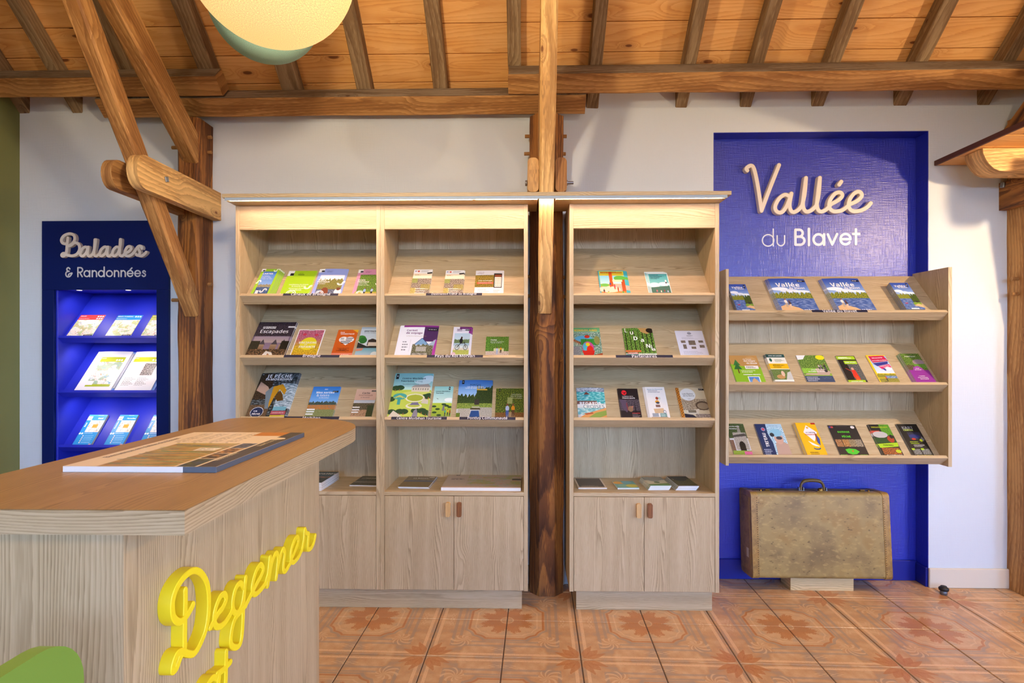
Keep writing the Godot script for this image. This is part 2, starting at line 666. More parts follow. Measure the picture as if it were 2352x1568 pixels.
func make_materials():
	M.oak = textured(T.oak, 0.42, 1.6, Color.WHITE, 0.5)
	M.pine = textured(T.pine, 0.75, 1.5, Color.WHITE, 0.5)
	M.timber = textured(T.timber, 0.42, 1.2, Color(0.94, 0.92, 0.88), 0.7, 0.12)
	M.timber_dark = textured(T.log, 0.36, 1.5, Color(1.0, 0.98, 0.95), 0.75, 0.15)
	M.timber_pale = textured(T.timber, 0.42, 1.2, Color(1.16, 1.24, 1.30), 0.65, 0.1)
	M.timber_grey = textured(T.timber, 0.42, 1.2, Color(0.74, 0.88, 1.2), 0.85, 0.12)
	M.rafter = textured(T.timber, 0.42, 1.2, Color(0.74, 0.82, 0.98), 0.8, 0.12)
	M.white = linen_paint(Color(0.80, 0.83, 0.85), 0.75, 0.05)
	M.blue = linen_paint(Color(0.055, 0.12, 0.64), 0.4, 0.11, 0.65)
	M.blue_flat = plain(Color(0.04, 0.09, 0.52), 0.45)
	M.kiosk = plain(Color(0.01, 0.09, 0.33), 0.5)
	M.kiosk.metallic_specular = 0.3
	M.kiosk_in = plain(Color(0.11, 0.16, 0.70), 0.5)
	M.olive = linen_paint(Color(0.47, 0.48, 0.27), 0.6, 0.03)
	M.skirting = plain(Color(0.84, 0.80, 0.72), 0.5)
	M.worktop = textured(T.oak, 0.42, 1.6, Color(0.82, 0.72, 0.58), 0.42)  # oak darkened and warmed: orange light on the counter top put into its colour
	M.tile = textured(T.tile, 1, 1, Color.WHITE, 0.34)
	M.grout = plain(Color(0.34, 0.28, 0.24), 0.9)
	M.cream = plain(Color(0.88, 0.83, 0.76), 0.55)
	M.letter_grey = plain(Color(0.78, 0.79, 0.80), 0.5)
	M.silver = plain(Color(0.86, 0.87, 0.90), 0.4)
	M.yellow = plain(Color(0.97, 0.87, 0.10), 0.5)
	M.green = plain(Color(0.46, 0.60, 0.22), 0.5)
	M.leather = textured(T.leather, 0.8, 0.8, Color(0.92, 0.90, 0.80), 0.55, 0.04)
	M.leather_edge = textured(T.leather, 0.3, 0.3, Color(0.94, 0.86, 0.68), 0.5, 0.04)
	M.brass = plain(Color(0.55, 0.43, 0.22), 0.35, 0.9)
	M.steel = plain(Color(0.62, 0.63, 0.65), 0.35, 0.9)
	M.alu = plain(Color(0.60, 0.67, 0.73), 0.6, 0.1)
	M.rivet = plain(Color(0.12, 0.09, 0.06), 0.5, 0.4)
	M.palewood = textured(T.oak, 0.7, 1.6, Color(1.12, 1.10, 1.02), 0.55)
	M.rubber = plain(Color(0.09, 0.09, 0.09), 0.55)
	M.paper = plain(Color(0.88, 0.88, 0.87), 0.7)
	M.paper_grey = plain(Color(0.60, 0.60, 0.56), 0.7)
	M.navy = plain(Color(0.04, 0.075, 0.19), 0.55)
	M.black = plain(Color(0.03, 0.03, 0.035), 0.4)
	M.outside = plain(Color(0.7, 0.7, 0.7), 0.9)
	M.cover = plain(Color.WHITE, 0.42)
	M.cover.albedo_texture = T.atlas
	M.handle_pale = textured(T.oak, 0.7, 1.6, Color(1.12, 1.03, 0.88), 0.5)
	M.handle_dark = textured(T.timber, 0.42, 1.2, Color(0.80, 0.70, 0.60), 0.5)
	M.clear = plain(Color(1, 1, 1, 0.06), 0.08)
	M.clear.transparency = BaseMaterial3D.TRANSPARENCY_ALPHA
	M.plaster = plain(Color(0.86, 0.86, 0.85), 0.85)

# ---------------------------------------------------------------- the room
func build_room():
	var b := mb()
	for r in [[-3.12, -2.742, 0.0, 2.86], [-2.742, -2.058, 2.035, 2.86], [-2.058, 1.066, 0.0, 2.86], [1.066, 2.259, 2.548, 2.86], [2.259, 4.4, 0.0, 2.86]]:
		slab(b, Vector3(r[0], r[2], -0.36), Vector3(r[1], r[3], 0.0), 0.00002)
	slab(b, Vector3(-2.742, 0, -0.36), Vector3(-2.058, 2.035, -0.31), 0.0005)
	structure("wall_back", b, M.white)
	b = mb()
	slab(b, Vector3(1.066, 0, -0.36), Vector3(2.259, 2.548, -0.1), 0.0005)
	slab(b, Vector3(1.066, 0, -0.1), Vector3(1.069, 2.545, -0.0005), 0.0003)
	slab(b, Vector3(2.256, 0, -0.1), Vector3(2.259, 2.545, -0.0005), 0.0003)
	slab(b, Vector3(1.066, 2.545, -0.1), Vector3(2.259, 2.548, -0.0005), 0.0003)
	structure("wall_niche", b, M.blue)
	var gable := PackedVector2Array([Vector2(-0.36, 0), Vector2(9.2, 0), Vector2(9.2, 2.92), Vector2(3.0, 5.62), Vector2(-0.1, 2.77), Vector2(-0.36, 2.77)])
	var zy := Basis(Vector3(0, 0, 1), Vector3(0, 1, 0), Vector3(-1, 0, 0))
	b = mb()
	prism(b, gable, Transform3D(zy, Vector3(-2.915, 0, 0)), 0.2)
	structure("wall_left", b, M.olive)
	b = mb()
	# the right wall, with a wide window beyond the picture
	for g in [[-0.36, 0, 3.1, 0, 3.1, 5.55, 3.0, 5.62, -0.1, 2.77, -0.36, 2.77], [3.1, 0, 5.6, 0, 5.6, 0.8, 3.1, 0.8], [3.1, 2.3, 5.6, 2.3, 5.6, 4.48, 3.1, 5.57], [5.6, 0, 9.2, 0, 9.2, 2.92, 5.6, 4.48]]:
		prism(b, PackedVector2Array(pairs(g)), Transform3D(zy, Vector3(4.6, 0, 0)), 0.2)
	structure("wall_right", b, M.white)
	b = mb()
	for r in [[3.1, 3.15, 0.8, 2.3], [5.55, 5.6, 0.8, 2.3], [3.15, 5.55, 0.8, 0.85], [3.15, 5.55, 2.25, 2.3], [4.32, 4.38, 0.85, 2.25]]:
		slab(b, Vector3(4.46, r[2], r[0]), Vector3(4.51, r[3], r[1]), 0.004)
	structure("window_4", b, M.skirting)
	# the wall behind the camera, with three wide windows
	b = mb()
	var xs := [-3.12, -2.6, -0.7, -0.3, 1.6, 2.0, 3.9, 4.4]
	for k in 7:
		if k % 2 == 0:
			slab(b, Vector3(xs[k], 0, 9.0), Vector3(xs[k + 1], 3.05, 9.2), 0.0005)
		else:
			slab(b, Vector3(xs[k], 0, 9.0), Vector3(xs[k + 1], 1.5, 9.2), 0.0005)
			slab(b, Vector3(xs[k], 2.75, 9.0), Vector3(xs[k + 1], 3.05, 9.2), 0.0005)
	structure("wall_rear", b, M.white)
	var wn := 1
	for k in [1, 3, 5]:
		b = mb()
		var x0: float = xs[k]
		var x1: float = xs[k + 1]
		for r in [[x0, x0 + 0.05, 1.5, 2.75], [x1 - 0.05, x1, 1.5, 2.75], [x0 + 0.05, x1 - 0.05, 1.5, 1.55], [x0 + 0.05, x1 - 0.05, 2.7, 2.75], [(x0 + x1) / 2 - 0.03, (x0 + x1) / 2 + 0.03, 1.55, 2.7]]:
			slab(b, Vector3(r[0], r[2], 9.07), Vector3(r[1], r[3], 9.12), 0.004)
		structure("window_%d" % wn, b, M.skirting)
		wn += 1
	build_floor()
	build_ceiling()
	# skirting boards
	b = mb()
	slab(b, Vector3(2.256, 0, 0), Vector3(2.72, 0.108, 0.014), 0.003, 0)
	slab(b, Vector3(0.021, 0, 0), Vector3(0.227, 0.108, 0.014), 0.003, 0)
	slab(b, Vector3(-2.03, 0, 0), Vector3(-1.91, 0.108, 0.014), 0.003, 0)
	slab(b, Vector3(-1.78, 0, 0), Vector3(-1.478, 0.108, 0.014), 0.003, 0)
	structure("baseboard_back", b, M.skirting)
	b = mb()
	slab(b, Vector3(1.069, 0, -0.1), Vector3(2.256, 0.115, -0.086), 0.003, 0)
	slab(b, Vector3(2.244, 0, -0.086), Vector3(2.2555, 0.108, 0.0), 0.003, 0)
	structure("baseboard_niche", b, M.blue_flat)

func build_floor():
	var fl := struct_node("floor")
	var b := mb()
	slab(b, Vector3(-3.12, -0.1, -0.36), Vector3(4.4, -0.004, 9.2), 0.0005)
	obj("joint_bed", b, M.grout, fl)
	var pitch := 0.3355
	var half := pitch * 0.5
	var yaw := Basis(Vector3.UP, -0.0244)
	var org := Vector3(-0.083, 0, 0.4360)
	# four shared meshes, one for each way that the print can lie
	var kinds := []
	for f in 4:
		var st := mb()
		var hw := half - 0.0022
		var sx := 1.0 if f % 2 == 0 else -1.0
		var sz := 1.0 if f < 2 else -1.0
		var uv := func(x, z): return Vector2(0.5 + sx * x / (2.0 * hw) * 0.996, 0.5 + sz * z / (2.0 * hw) * 0.996)
		var c := 0.0022
		var top := [Vector3(-hw + c, 0, -hw + c), Vector3(hw - c, 0, -hw + c), Vector3(hw - c, 0, hw - c), Vector3(-hw + c, 0, hw - c)]
		var mid := [Vector3(-hw, -c, -hw), Vector3(hw, -c, -hw), Vector3(hw, -c, hw), Vector3(-hw, -c, hw)]
		var low := []
		for p in mid:
			low.append(p + Vector3(0, -0.008, 0))
		quad(st, top[0], top[1], top[2], top[3], Vector3.UP, uv.call(top[0].x, top[0].z), uv.call(top[1].x, top[1].z), uv.call(top[2].x, top[2].z), uv.call(top[3].x, top[3].z))
		for k in 4:
			var k2 := (k + 1) % 4
			var out: Vector3 = (mid[k] + mid[k2]).normalized()
			out.y = 0
			out = out.normalized()
			var ua: Vector2 = uv.call(mid[k].x, mid[k].z)
			var ub: Vector2 = uv.call(mid[k2].x, mid[k2].z)
			quad(st, top[k], top[k2], mid[k2], mid[k], (out + Vector3.UP).normalized(), ua, ub, ub, ua)
			quad(st, mid[k], mid[k2], low[k2], low[k], out, ua, ub, ub, ua)
		kinds.append(st.commit())
	for i in range(-9, 14):
		for j in range(-2, 8):
			var p := org + yaw * Vector3((i + 0.5) * pitch, 0, (j + 0.5) * pitch)
			if p.x < -3.0 or p.x > 4.3 or p.z < -0.34:
				continue
			# medallions lie on even crossings in x and on even ones in z
			var f := posmod(i, 2) + 2 * posmod(j, 2)
			var o := mesh_node("floor_tile", kinds[f], M.tile, fl)
			o.transform = Transform3D(yaw * Basis(Vector3.UP, rng.randf_range(-0.002, 0.002)), p + Vector3(0, rng.randf_range(-0.0006, 0.0), 0))
	b = mb()
	slab(b, Vector3(-3.0, -0.012, 2.98), Vector3(4.3, -0.002, 9.05), 0.001)
	var rest := obj("floor_tiles_behind", b, plain(Color(0.78, 0.52, 0.32), 0.4), fl)
	rest.set_meta("kind", "stuff")

func slope_frame(x: float, z: float, drop: float) -> Transform3D:
	# origin on the boards' underside at distance z from the wall, lowered by drop; axes: x, up the slope, into the room
	var up := Vector3(0, PITCH, 1).normalized()
	var n := Vector3(0, -1, PITCH).normalized()
	return Transform3D(Basis(Vector3(-1, 0, 0), up, n), Vector3(x, 2.7987 + PITCH * z, z) + n * drop)

const RAFTERS := [[-2.89, 0.07], [-2.575, 0.06], [-2.17, 0.07], [-1.73, 0.085], [-1.30, 0.10], [-0.89, 0.08], [-0.465, 0.076], [-0.052, 0.07], [0.385, 0.068], [0.885, 0.065], [1.245, 0.064], [1.645, 0.07], [2.102, 0.074], [2.56, 0.07], [3.0, 0.07], [3.45, 0.07], [3.9, 0.07]]

func build_ceiling():
	var ce := struct_node("ceiling")
	var k0 := sqrt(1.0 + PITCH * PITCH)
	var b := mb()
	# the roof's outer shell, both slopes
	var len := 3.05 * k0
	box(b, Transform3D(slope_frame(0.64, 1.35, -0.10).basis, slope_frame(0.64, 1.35, -0.10).origin), Vector3(7.6, len + 0.9, 0.15), 0.001)
	var far := Vector3(0, -(5.559 - 2.95), 6.2)
	var up2 := -far.normalized()
	var n2 := Vector3(1, 0, 0).cross(up2)
	box(b, Transform3D(Basis(Vector3(1, 0, 0), up2, n2), Vector3(0.64, (5.559 + 2.95) / 2, 6.1) + Vector3(0, 0.06, 0)), Vector3(7.6, far.length() + 0.5, 0.12), 0.001)
	obj("roof_shell", b, textured(T.pine, 0.75, 1.5, Color(0.9, 0.85, 0.8), 0.6), ce)
	for row in 19:
		var s0 := 0.0473 + 0.1502 * (row - 1)
		var cuts := [-2.93]
		var a := rng.randi_range(2, 7)
		var c := rng.randi_range(8, 14)
		cuts.append(RAFTERS[a][0])
		cuts.append(RAFTERS[c][0])
		cuts.append(4.3)
		for m in 3:
			var x0: float = cuts[m] + 0.001
			var x1: float = cuts[m + 1] - 0.001
			b = mb()
			var f := slope_frame((x0 + x1) / 2, 0, 0)
			f.origin += f.basis.y * (s0 + 0.0751)
			f.origin -= f.basis.z * (0.0095 + rng.randf_range(-0.0012, 0.0))
			box(b, f, Vector3(x1 - x0, 0.1472, 0.019), 0.0028, 0, Vector2(rng.randf() * 0.75 + 0.02, rng.randf() * 1.5))
			obj("ceiling_board", b, M.pine, ce)
	for r in RAFTERS:
		b = mb()
		var zc := 1.45
		var f := slope_frame(r[0], zc, 0.04)
		timber(b, f.origin - f.basis.y * (zc + 0.06) * k0, f.origin + f.basis.y * 1.5 * k0, Vector3(1, 0, 0), r[1], 0.0795, int(r[0] * 100) + 900, 0.0035, 0.004)
		obj("rafter", b, M.rafter, ce)

# ---------------------------------------------------------------- timbers along the wall
func purlin(label: String, x0: float, x1: float, z: float, tall: float, deep: float, seed_: int):
	# a squared timber laid with the roof's slope; its upper face has a greyer tint
	var o := thing("purlin", label, "beam")
	var f := slope_frame((x0 + x1) / 2, z - 0.0542, 0.08)
	# up-slope face passes through (z); body extends down the slope by deep and away from the rafters by tall
	var c := f.origin - f.basis.y * deep * 0.5 + f.basis.z * (tall * 0.5 + 0.0005)
	var b := mb()
	timber(b, Vector3(x0, c.y, c.z), Vector3(x1, c.y, c.z), f.basis.y, deep, tall, seed_, 0.004, 0.006)
	obj("timber", b, M.timber, o)
	b = mb()
	var g := Transform3D(Basis(f.basis.z, Vector3(1, 0, 0), f.basis.z.cross(Vector3(1, 0, 0))), Vector3((x0 + x1) / 2, c.y, c.z) + f.basis.y * (deep * 0.5 + 0.0025))
	box(b, g, Vector3(tall * 0.94, x1 - x0 - 0.006, 0.003), 0.001, 1, Vector2(seed_ * 0.1, 0.3))
	obj("grey_upper_face", b, M.timber_grey, o)

func build_roof_timbers():
	purlin("oak purlin with a knotty waney edge running above the blue niche to the right edge", -0.085, 4.3, 0.172, 0.107, 0.106, 71)
	purlin("long oak purlin under the rafters above the two joined cabinets, between the other two purlins", -2.36, 0.335, 0.087, 0.097, 0.106, 72)
	purlin("dark oak purlin at the upper left corner, its sawn end near the first pendant", -2.915, -1.64, 0.1735, 0.098, 0.105, 73)

func round_end(z0: float, z1: float, y0: float, y1: float) -> PackedVector2Array:
	var p := PackedVector2Array([Vector2(z0, y0)])
	var r := (y1 - y0) * 0.5
	for k in 11:
		var a := -PI / 2 + PI * k / 10.0
		p.append(Vector2(z1 - r * 0.8 + cos(a) * r * 0.8, (y0 + y1) / 2 + sin(a) * r))
	p.append(Vector2(z0, y1))
	return p

func side_plate(b: SurfaceTool, poly: PackedVector2Array, x0: float, x1: float, off := Vector2.ZERO):
	prism(b, poly, Transform3D(Basis(Vector3(0, 0, 1), Vector3(0, 1, 0), Vector3(-1, 0, 0)), Vector3(x1, 0, 0)), x1 - x0, 0, off, true)

func inclined(b: SurfaceTool, x: float, y: float, z: float, rise: float, wide: float, tall: float, len: float, back: float, seed_: int):
	# (y, z) is a point of the lower front edge; rise = dy/dz
	var s := Vector3(0, rise, 1).normalized()
	var up := Vector3(0, 1, -rise).normalized()
	var c := Vector3(x, y, z) + up * tall * 0.5
	timber(b, c - s * back, c + s * len, Vector3(1, 0, 0), wide, tall, seed_, 0.005, 0.009)

func build_trusses():
	var X := Vector3(1, 0, 0)
	# left truss
	var o := thing("roof_truss", "left oak truss, two leaning braces clamped to its post by rounded timbers", "truss")
	var b := mb()
	timber(b, Vector3(-1.845, 0, 0.05), Vector3(-1.845, 2.6, 0.05), X, 0.12, 0.2, 11, 0.010, 0.014)
	obj("post", b, M.timber_dark, o)
	b = mb()
	inclined(b, -1.8235, 1.52, 0.165, 1.48, 0.073, 0.09, 3.0, 0.015, 12)
	obj("strut", b, M.timber, o)
	b = mb()
	inclined(b, -1.83, 2.36, 0.16, 0.8, 0.08, 0.135, 3.0, 0.02, 13)
	obj("principal_rafter", b, M.timber, o)
	b = mb()
	side_plate(b, round_end(-0.02, 0.71, 2.065, 2.222), -1.787, -1.738, Vector2(0.1, 0.3))
	var cl := obj("clamp", b, M.timber_pale, o)
	b = mb()
	box(b, Transform3D(Basis(Vector3(1, 0, 0), 0.3), Vector3(-1.735, 2.155, 0.50)), Vector3(0.006, 0.026, 0.026), 0.002)
	obj("bolt", b, M.steel, cl)
	b = mb()
	side_plate(b, round_end(-0.02, 0.70, 2.065, 2.20), -1.911, -1.862, Vector2(0.4, 0.1))
	obj("clamp", b, M.timber, o)
	for p in [[-1.948, -1.90, 2.443, 0.12], [-1.79, -1.765, 2.525, 0.05], [-1.79, -1.765, 2.44, 0.05], [-1.948, -1.90, 1.60, 0.12], [-1.79, -1.765, 1.695, 0.05]]:
		b = mb()
		rod(b, Vector3(p[0], p[2], p[3]), Vector3(p[1], p[2], p[3]), 0.010, 8)
		obj("peg", b, M.timber, o)
	# middle truss: a round log behind, the strut in front of it
	o = thing("roof_truss", "middle oak truss with a round log post and a pale brace between the cabinets", "truss")
	b = mb()
	timber(b, Vector3(0.1225, 0, 0.066), Vector3(0.1225, 2.6, 0.066), X, 0.182, 0.2, 21, 0.012, 0.05)
	obj("post", b, M.timber_dark, o)
	b = mb()
	inclined(b, 0.1105, 1.52, 0.175, 2.15, 0.073, 0.09, 2.2, 0.0, 22)
	obj("strut", b, M.timber_pale, o)
	b = mb()
	inclined(b, 0.1105, 2.36, 0.16, 0.8, 0.075, 0.13, 2.4, 0.02, 23)
	obj("principal_rafter", b, M.timber, o)
	for s in [[0.017, 0.0715, 0.5], [0.1535, 0.209, 0.2]]:
		b = mb()
		prism(b, pill(s[1] - s[0], 0.168, 0.021), Transform3D(Basis(), Vector3((s[0] + s[1]) / 2, 2.184, 0.02)), 0.42, 1, Vector2(s[2], 0.2), true)
		cl = obj("clamp", b, M.timber_pale if s[0] < 0.1 else M.timber, o)
		b = mb()
		var e: float = s[0] if s[0] < 0.1 else s[1]
		var w := -0.012 if s[0] < 0.1 else 0.042
		rod(b, Vector3(e, 2.175, 0.33), Vector3(e + w, 2.175, 0.33), 0.008, 8)
		rod(b, Vector3(e, 2.175, 0.33), Vector3(e + signf(w) * 0.012, 2.175, 0.33), 0.015, 6)
		obj("bolt", b, M.steel, cl)
	for p in [[0.004, 0.04, 2.509], [0.0, 0.04, 2.412], [0.205, 0.236, 2.507], [0.205, 0.231, 2.41], [0.02, 0.045, 1.731], [0.02, 0.045, 1.624], [0.205, 0.226, 1.726], [0.205, 0.228, 1.619]]:
		b = mb()
		rod(b, Vector3(p[0], p[2], 0.07), Vector3(p[1], p[2], 0.07), 0.010, 8)
		obj("peg", b, M.timber, o)
	# right truss, mostly out of the picture
	o = thing("roof_truss", "oak truss at the right edge carrying the loft boards on its clamp", "truss")
	b = mb()
	timber(b, Vector3(2.755, 0, 0.05), Vector3(2.755, 2.6, 0.05), X, 0.13, 0.2, 31, 0.010, 0.014)
	obj("post", b, M.timber, o)
	b = mb()
	inclined(b, 2.735, 1.52, 0.165, 1.48, 0.073, 0.09, 3.0, 0.015, 32)
	obj("strut", b, M.timber, o)
	b = mb()
	inclined(b, 2.72, 2.40, 0.12, 0.8, 0.10, 0.2, 3.0, 0.1, 33)
	obj("principal_rafter", b, M.timber_dark, o)
	b = mb()
	side_plate(b, round_end(-0.02, 0.75, 2.10, 2.252), 2.645, 2.698, Vector2(0.1, 0.6))
	cl = obj("clamp", b, M.timber_dark, o)
	b = mb()
	box(b, Transform3D(Basis(Vector3(1, 0, 0), 0.2), Vector3(2.642, 2.235, 0.03)), Vector3(0.014, 0.03, 0.028), 0.004)
	obj("bolt", b, M.steel, cl)
	for y in [1.712, 1.63]:
		b = mb()
		rod(b, Vector3(2.655, y, 0.07), Vector3(2.70, y, 0.07), 0.010, 8)
		obj("peg", b, M.timber, o)
	# the loft boards on a joist with a rounded end
	o = thing("loft_floor", "edge of a boarded loft with a rounded joist end at the upper right", "loft")
	var nose := PackedVector2Array([Vector2(2.335, 2.352), Vector2(2.338, 2.326), Vector2(2.350, 2.298), Vector2(2.368, 2.272), Vector2(2.392, 2.249), Vector2(2.42, 2.237), Vector2(2.45, 2.234), Vector2(4.3, 2.234), Vector2(4.3, 2.352)])
	b = mb()
	prism(b, nose, Transform3D(Basis(), Vector3(0, 0, 0.16)), 0.12, 0, Vector2(0.2, 0.4), true)
	obj("joist", b, M.timber_pale, o)
	for k in 6:
		b = mb()
		slab(b, Vector3(2.302, 2.354, 0.002 + k * 0.152), Vector3(4.3, 2.377, 0.150 + k * 0.152), 0.003, 0, Vector2(k * 0.21, k * 0.4))
		obj("board", b, M.pine, o)
	b = mb()
	slab(b, Vector3(2.288, 2.352, 0.001), Vector3(2.301, 2.379, 0.914), 0.002, 2)
	obj("edge_strip", b, plain(Color(0.34, 0.19, 0.12), 0.6), o)

# ---------------------------------------------------------------- cabinets
func tilt_axes(deg: float) -> Array:
	var t := deg_to_rad(deg)
	return [Vector3(0, cos(t), sin(t)), Vector3(0, sin(t), -cos(t))]   # normal, up the shelf

# where a shelf's upper face meets the inside of its lip
func shelf_foot(lip_y: float, lip_z: float, deg: float, lip: float) -> Vector3:
	var ax := tilt_axes(deg)
	return Vector3(0, lip_y, lip_z) - ax[0] * (lip - 0.018) + ax[1] * 0.018

func tilted_shelf(parent: Node, x0: float, x1: float, lip_y: float, lip_z: float, back_z: float, mat: Material, deg := TILT, lip := 0.06):
	var ax := tilt_axes(deg)
	var n: Vector3 = ax[0]
	var d: Vector3 = ax[1]
	var xm := (x0 + x1) / 2
	var w := x1 - x0
	var foot := shelf_foot(lip_y, lip_z, deg, lip)
	var L := (foot.z - back_z) / cos(deg_to_rad(deg))
	var b := mb()
	box(b, Transform3D(Basis(Vector3(1, 0, 0), d, n), foot + Vector3(xm, 0, 0) + d * L * 0.5 - n * 0.009), Vector3(w, L, 0.018), 0.0008, 0, Vector2(rng.randf(), rng.randf()))
	var sh := obj("shelf", b, mat, parent)
	b = mb()
	box(b, Transform3D(Basis(Vector3(1, 0, 0), n, -d), Vector3(xm, lip_y, lip_z) - n * lip * 0.5 + d * 0.009), Vector3(w, lip, 0.018), 0.0008, 0, Vector2(rng.randf(), rng.randf()))
	obj("lip", b, mat, sh)

func pill(w: float, h: float, r: float) -> PackedVector2Array:
	var p := PackedVector2Array()
	for c in [[1, 1, 0], [-1, 1, 1], [-1, -1, 2], [1, -1, 3]]:
		for k in 5:
			var a: float = (c[2] + k / 4.0) * PI / 2
			p.append(Vector2(c[0] * (w / 2 - r) + cos(a) * r, c[1] * (h / 2 - r) + sin(a) * r))
	return p

func cabinet(label: String, x0: float, x1: float):
	var o := thing("display_cabinet", label, "cabinet", Vector3.ZERO, "brochure cabinets")
	var t := 0.0205
	var xi := x0 + t
	var xj := x1 - t
	var zf := 0.35
	var b := mb()
	slab(b, Vector3(x0, 0.107, 0.002), Vector3(xi, 2.0625, zf), 0.0008, 1, Vector2(x0, 0.1))
	obj("side_panel", b, M.oak, o)
	b = mb()
	slab(b, Vector3(xj, 0.107, 0.002), Vector3(x1, 2.0625, zf), 0.0008, 1, Vector2(x1, 0.5))
	obj("side_panel", b, M.oak, o)
	b = mb()
	slab(b, Vector3(xi, 0.107, 0.004), Vector3(xj, 2.06, 0.02), 0.0005, 1, Vector2(x0 * 1.7, 0.2))
	obj("back_panel", b, M.oak, o)
	b = mb()
	slab(b, Vector3(xi, 1.9395, zf - 0.021), Vector3(xj, 2.0625, zf - 0.0015), 0.0008, 0, Vector2(x0, x0 * 2.3))
	obj("header_panel", b, M.oak, o)
	b = mb()
	slab(b, Vector3(xi, 0.5875, 0.02), Vector3(xj, 0.606, zf), 0.0008, 0, Vector2(x0 * 3.1, 0.6))
	obj("bottom_shelf", b, M.oak, o)
	for y in [1.602, 1.2872, 0.972]:
		tilted_shelf(o, xi, xj, y, zf, 0.02, M.oak)
	b = mb()
	slab(b, Vector3(xi, 0.107, 0.02), Vector3(xj, 0.125, zf - 0.022), 0.0008, 0)
	obj("base_panel", b, M.oak, o)
	var xm := (xi + xj) / 2
	for s in 2:
		b = mb()
		var a := xi + 0.0018 if s == 0 else xm + 0.001
		var c := xm - 0.001 if s == 0 else xj - 0.0018
		slab(b, Vector3(a, 0.1095, zf - 0.0195), Vector3(c, 0.585, zf), 0.0009, 1, Vector2(x0 * 2.1 + s * 0.47, s * 0.7))
		var dr := obj("door", b, M.oak, o)
		b = mb()
		var hx := xm - 0.0285 if s == 0 else xm + 0.0275
		prism(b, pill(0.024, 0.072, 0.008), Transform3D(Basis(), Vector3(hx, 0.5195, zf)), 0.018, 1, Vector2(0.2, 0.1), true)
		var hd := obj("handle", b, M.handle_pale if s == 0 else M.handle_dark, dr)
		hd.set_meta("label", "pale wooden handle" if s == 0 else "brown wooden handle")

func build_cabinets():
	cabinet("left one of two joined oak cabinets, partly behind the counter", -1.4748, -0.7312)
	cabinet("right one of two joined oak cabinets, beside the log post", -0.7308, 0.0191)
	cabinet("separate oak cabinet between the log post and the blue niche", 0.2289, 0.9793)
	var b := mb()
	slab(b, Vector3(-1.44, 0, 0.02), Vector3(-0.012, 0.1065, 0.312), 0.001, 0, Vector2(0.1, 0.3))
	tag(obj("cabinet_plinth", b, M.oak), "long oak plinth under the two joined cabinets", "plinth")
	b = mb()
	slab(b, Vector3(0.266, 0, 0.02), Vector3(0.955, 0.1065, 0.314), 0.001, 0, Vector2(0.5, 0.7))
	tag(obj("cabinet_plinth", b, M.oak), "short oak plinth under the separate cabinet beside the niche", "plinth")
	# the cornice that bridges all three, notched round the post and its strut
	var o := thing("cornice", "oak cornice board with a light strip across the tops of all three cabinets", "cornice")
	b = mb()
	for r in [[-1.492, 0.066, 0.19, 0.437], [-1.492, 0.012, 0.002, 0.19], [0.155, 1.004, 0.19, 0.437], [0.234, 1.004, 0.002, 0.19]]:
		slab(b, Vector3(r[0], 2.0778, r[2]), Vector3(r[1], 2.0965, r[3]), 0.0006, 0)
	slab(b, Vector3(-1.492, 2.0778, 0.437), Vector3(1.004, 2.0965, 0.452), 0.0008, 0)
	obj("top_board", b, M.oak, o)
	b = mb()
	for r in [[-1.475, 0.066, 0.19, 0.436], [-1.475, 0.012, 0.002, 0.19], [0.155, 0.979, 0.19, 0.436], [0.234, 0.979, 0.002, 0.19]]:
		slab(b, Vector3(r[0], 2.0630, r[2]), Vector3(r[1], 2.0776, r[3]), 0.0006, 0)
	obj("soffit", b, M.oak, o)
	b = mb()
	var prof := PackedVector2Array([Vector2(0.4505, 2.0776), Vector2(0.4365, 2.0776), Vector2(0.4365, 2.0755), Vector2(0.4475, 2.0635), Vector2(0.4505, 2.0635)])
	side_plate(b, prof, -1.478, 0.985)
	var strip := obj("light_strip_profile", b, M.alu, o)
	b = mb()
	var nn := Vector3(0, -0.011, -0.012).normalized()
	var tt := Vector3(0, 0.012, -0.011).normalized()
	box(b, Transform3D(Basis(Vector3(1, 0, 0), tt, Vector3(1, 0, 0).cross(tt)), Vector3(-0.2465, 2.0694, 0.4419)), Vector3(2.44, 0.014, 0.001), 0.0003)
	obj("light_diffuser", b, glowing(Color(1.0, 0.86, 0.74), 2.0), strip)
	for k in 2:
		var l := AreaLight3D.new()
		l.name = "light_strip"
		l.area_size = Vector2(1.2, 0.012)
		l.light_color = Color(1.0, 0.83, 0.74)
		l.light_energy = LED
		l.area_range = 8.0
		l.shadow_enabled = true
		add_child(l, true)
		var c := Vector3(-0.8565 + k * 1.22, 2.0694, 0.4419) + nn * 0.003
		l.look_at_from_position(c, c + nn, Vector3(1, 0, 0))
		l.rotate_object_local(Vector3(0, 0, 1), PI / 2)

const LED := 0.55

# ---------------------------------------------------------------- the rack in the niche
func build_rack():
	var o := thing("brochure_rack", "oak wall rack of three tilted shelves in the blue niche", "rack")
	var b := mb()
	slab(b, Vector3(1.0716, 0.7105, -0.098), Vector3(1.0876, 1.755, 0.18), 0.0008, 1)
	obj("side_panel", b, M.oak, o)
	b = mb()
	slab(b, Vector3(2.2357, 0.709, -0.098), Vector3(2.2552, 1.762, 0.18), 0.0008, 1, Vector2(0.3, 0.2))
	obj("side_panel", b, M.oak, o)
	b = mb()
	slab(b, Vector3(1.0876, 0.73, -0.098), Vector3(2.2357, 1.735, -0.085), 0.0005, 1, Vector2(0.1, 0.6))
	obj("back_panel", b, M.oak, o)
	for y in [1.5245, 1.142, 0.7545]:
		tilted_shelf(o, 1.0876, 2.2357, y, 0.18, -0.085, M.oak)

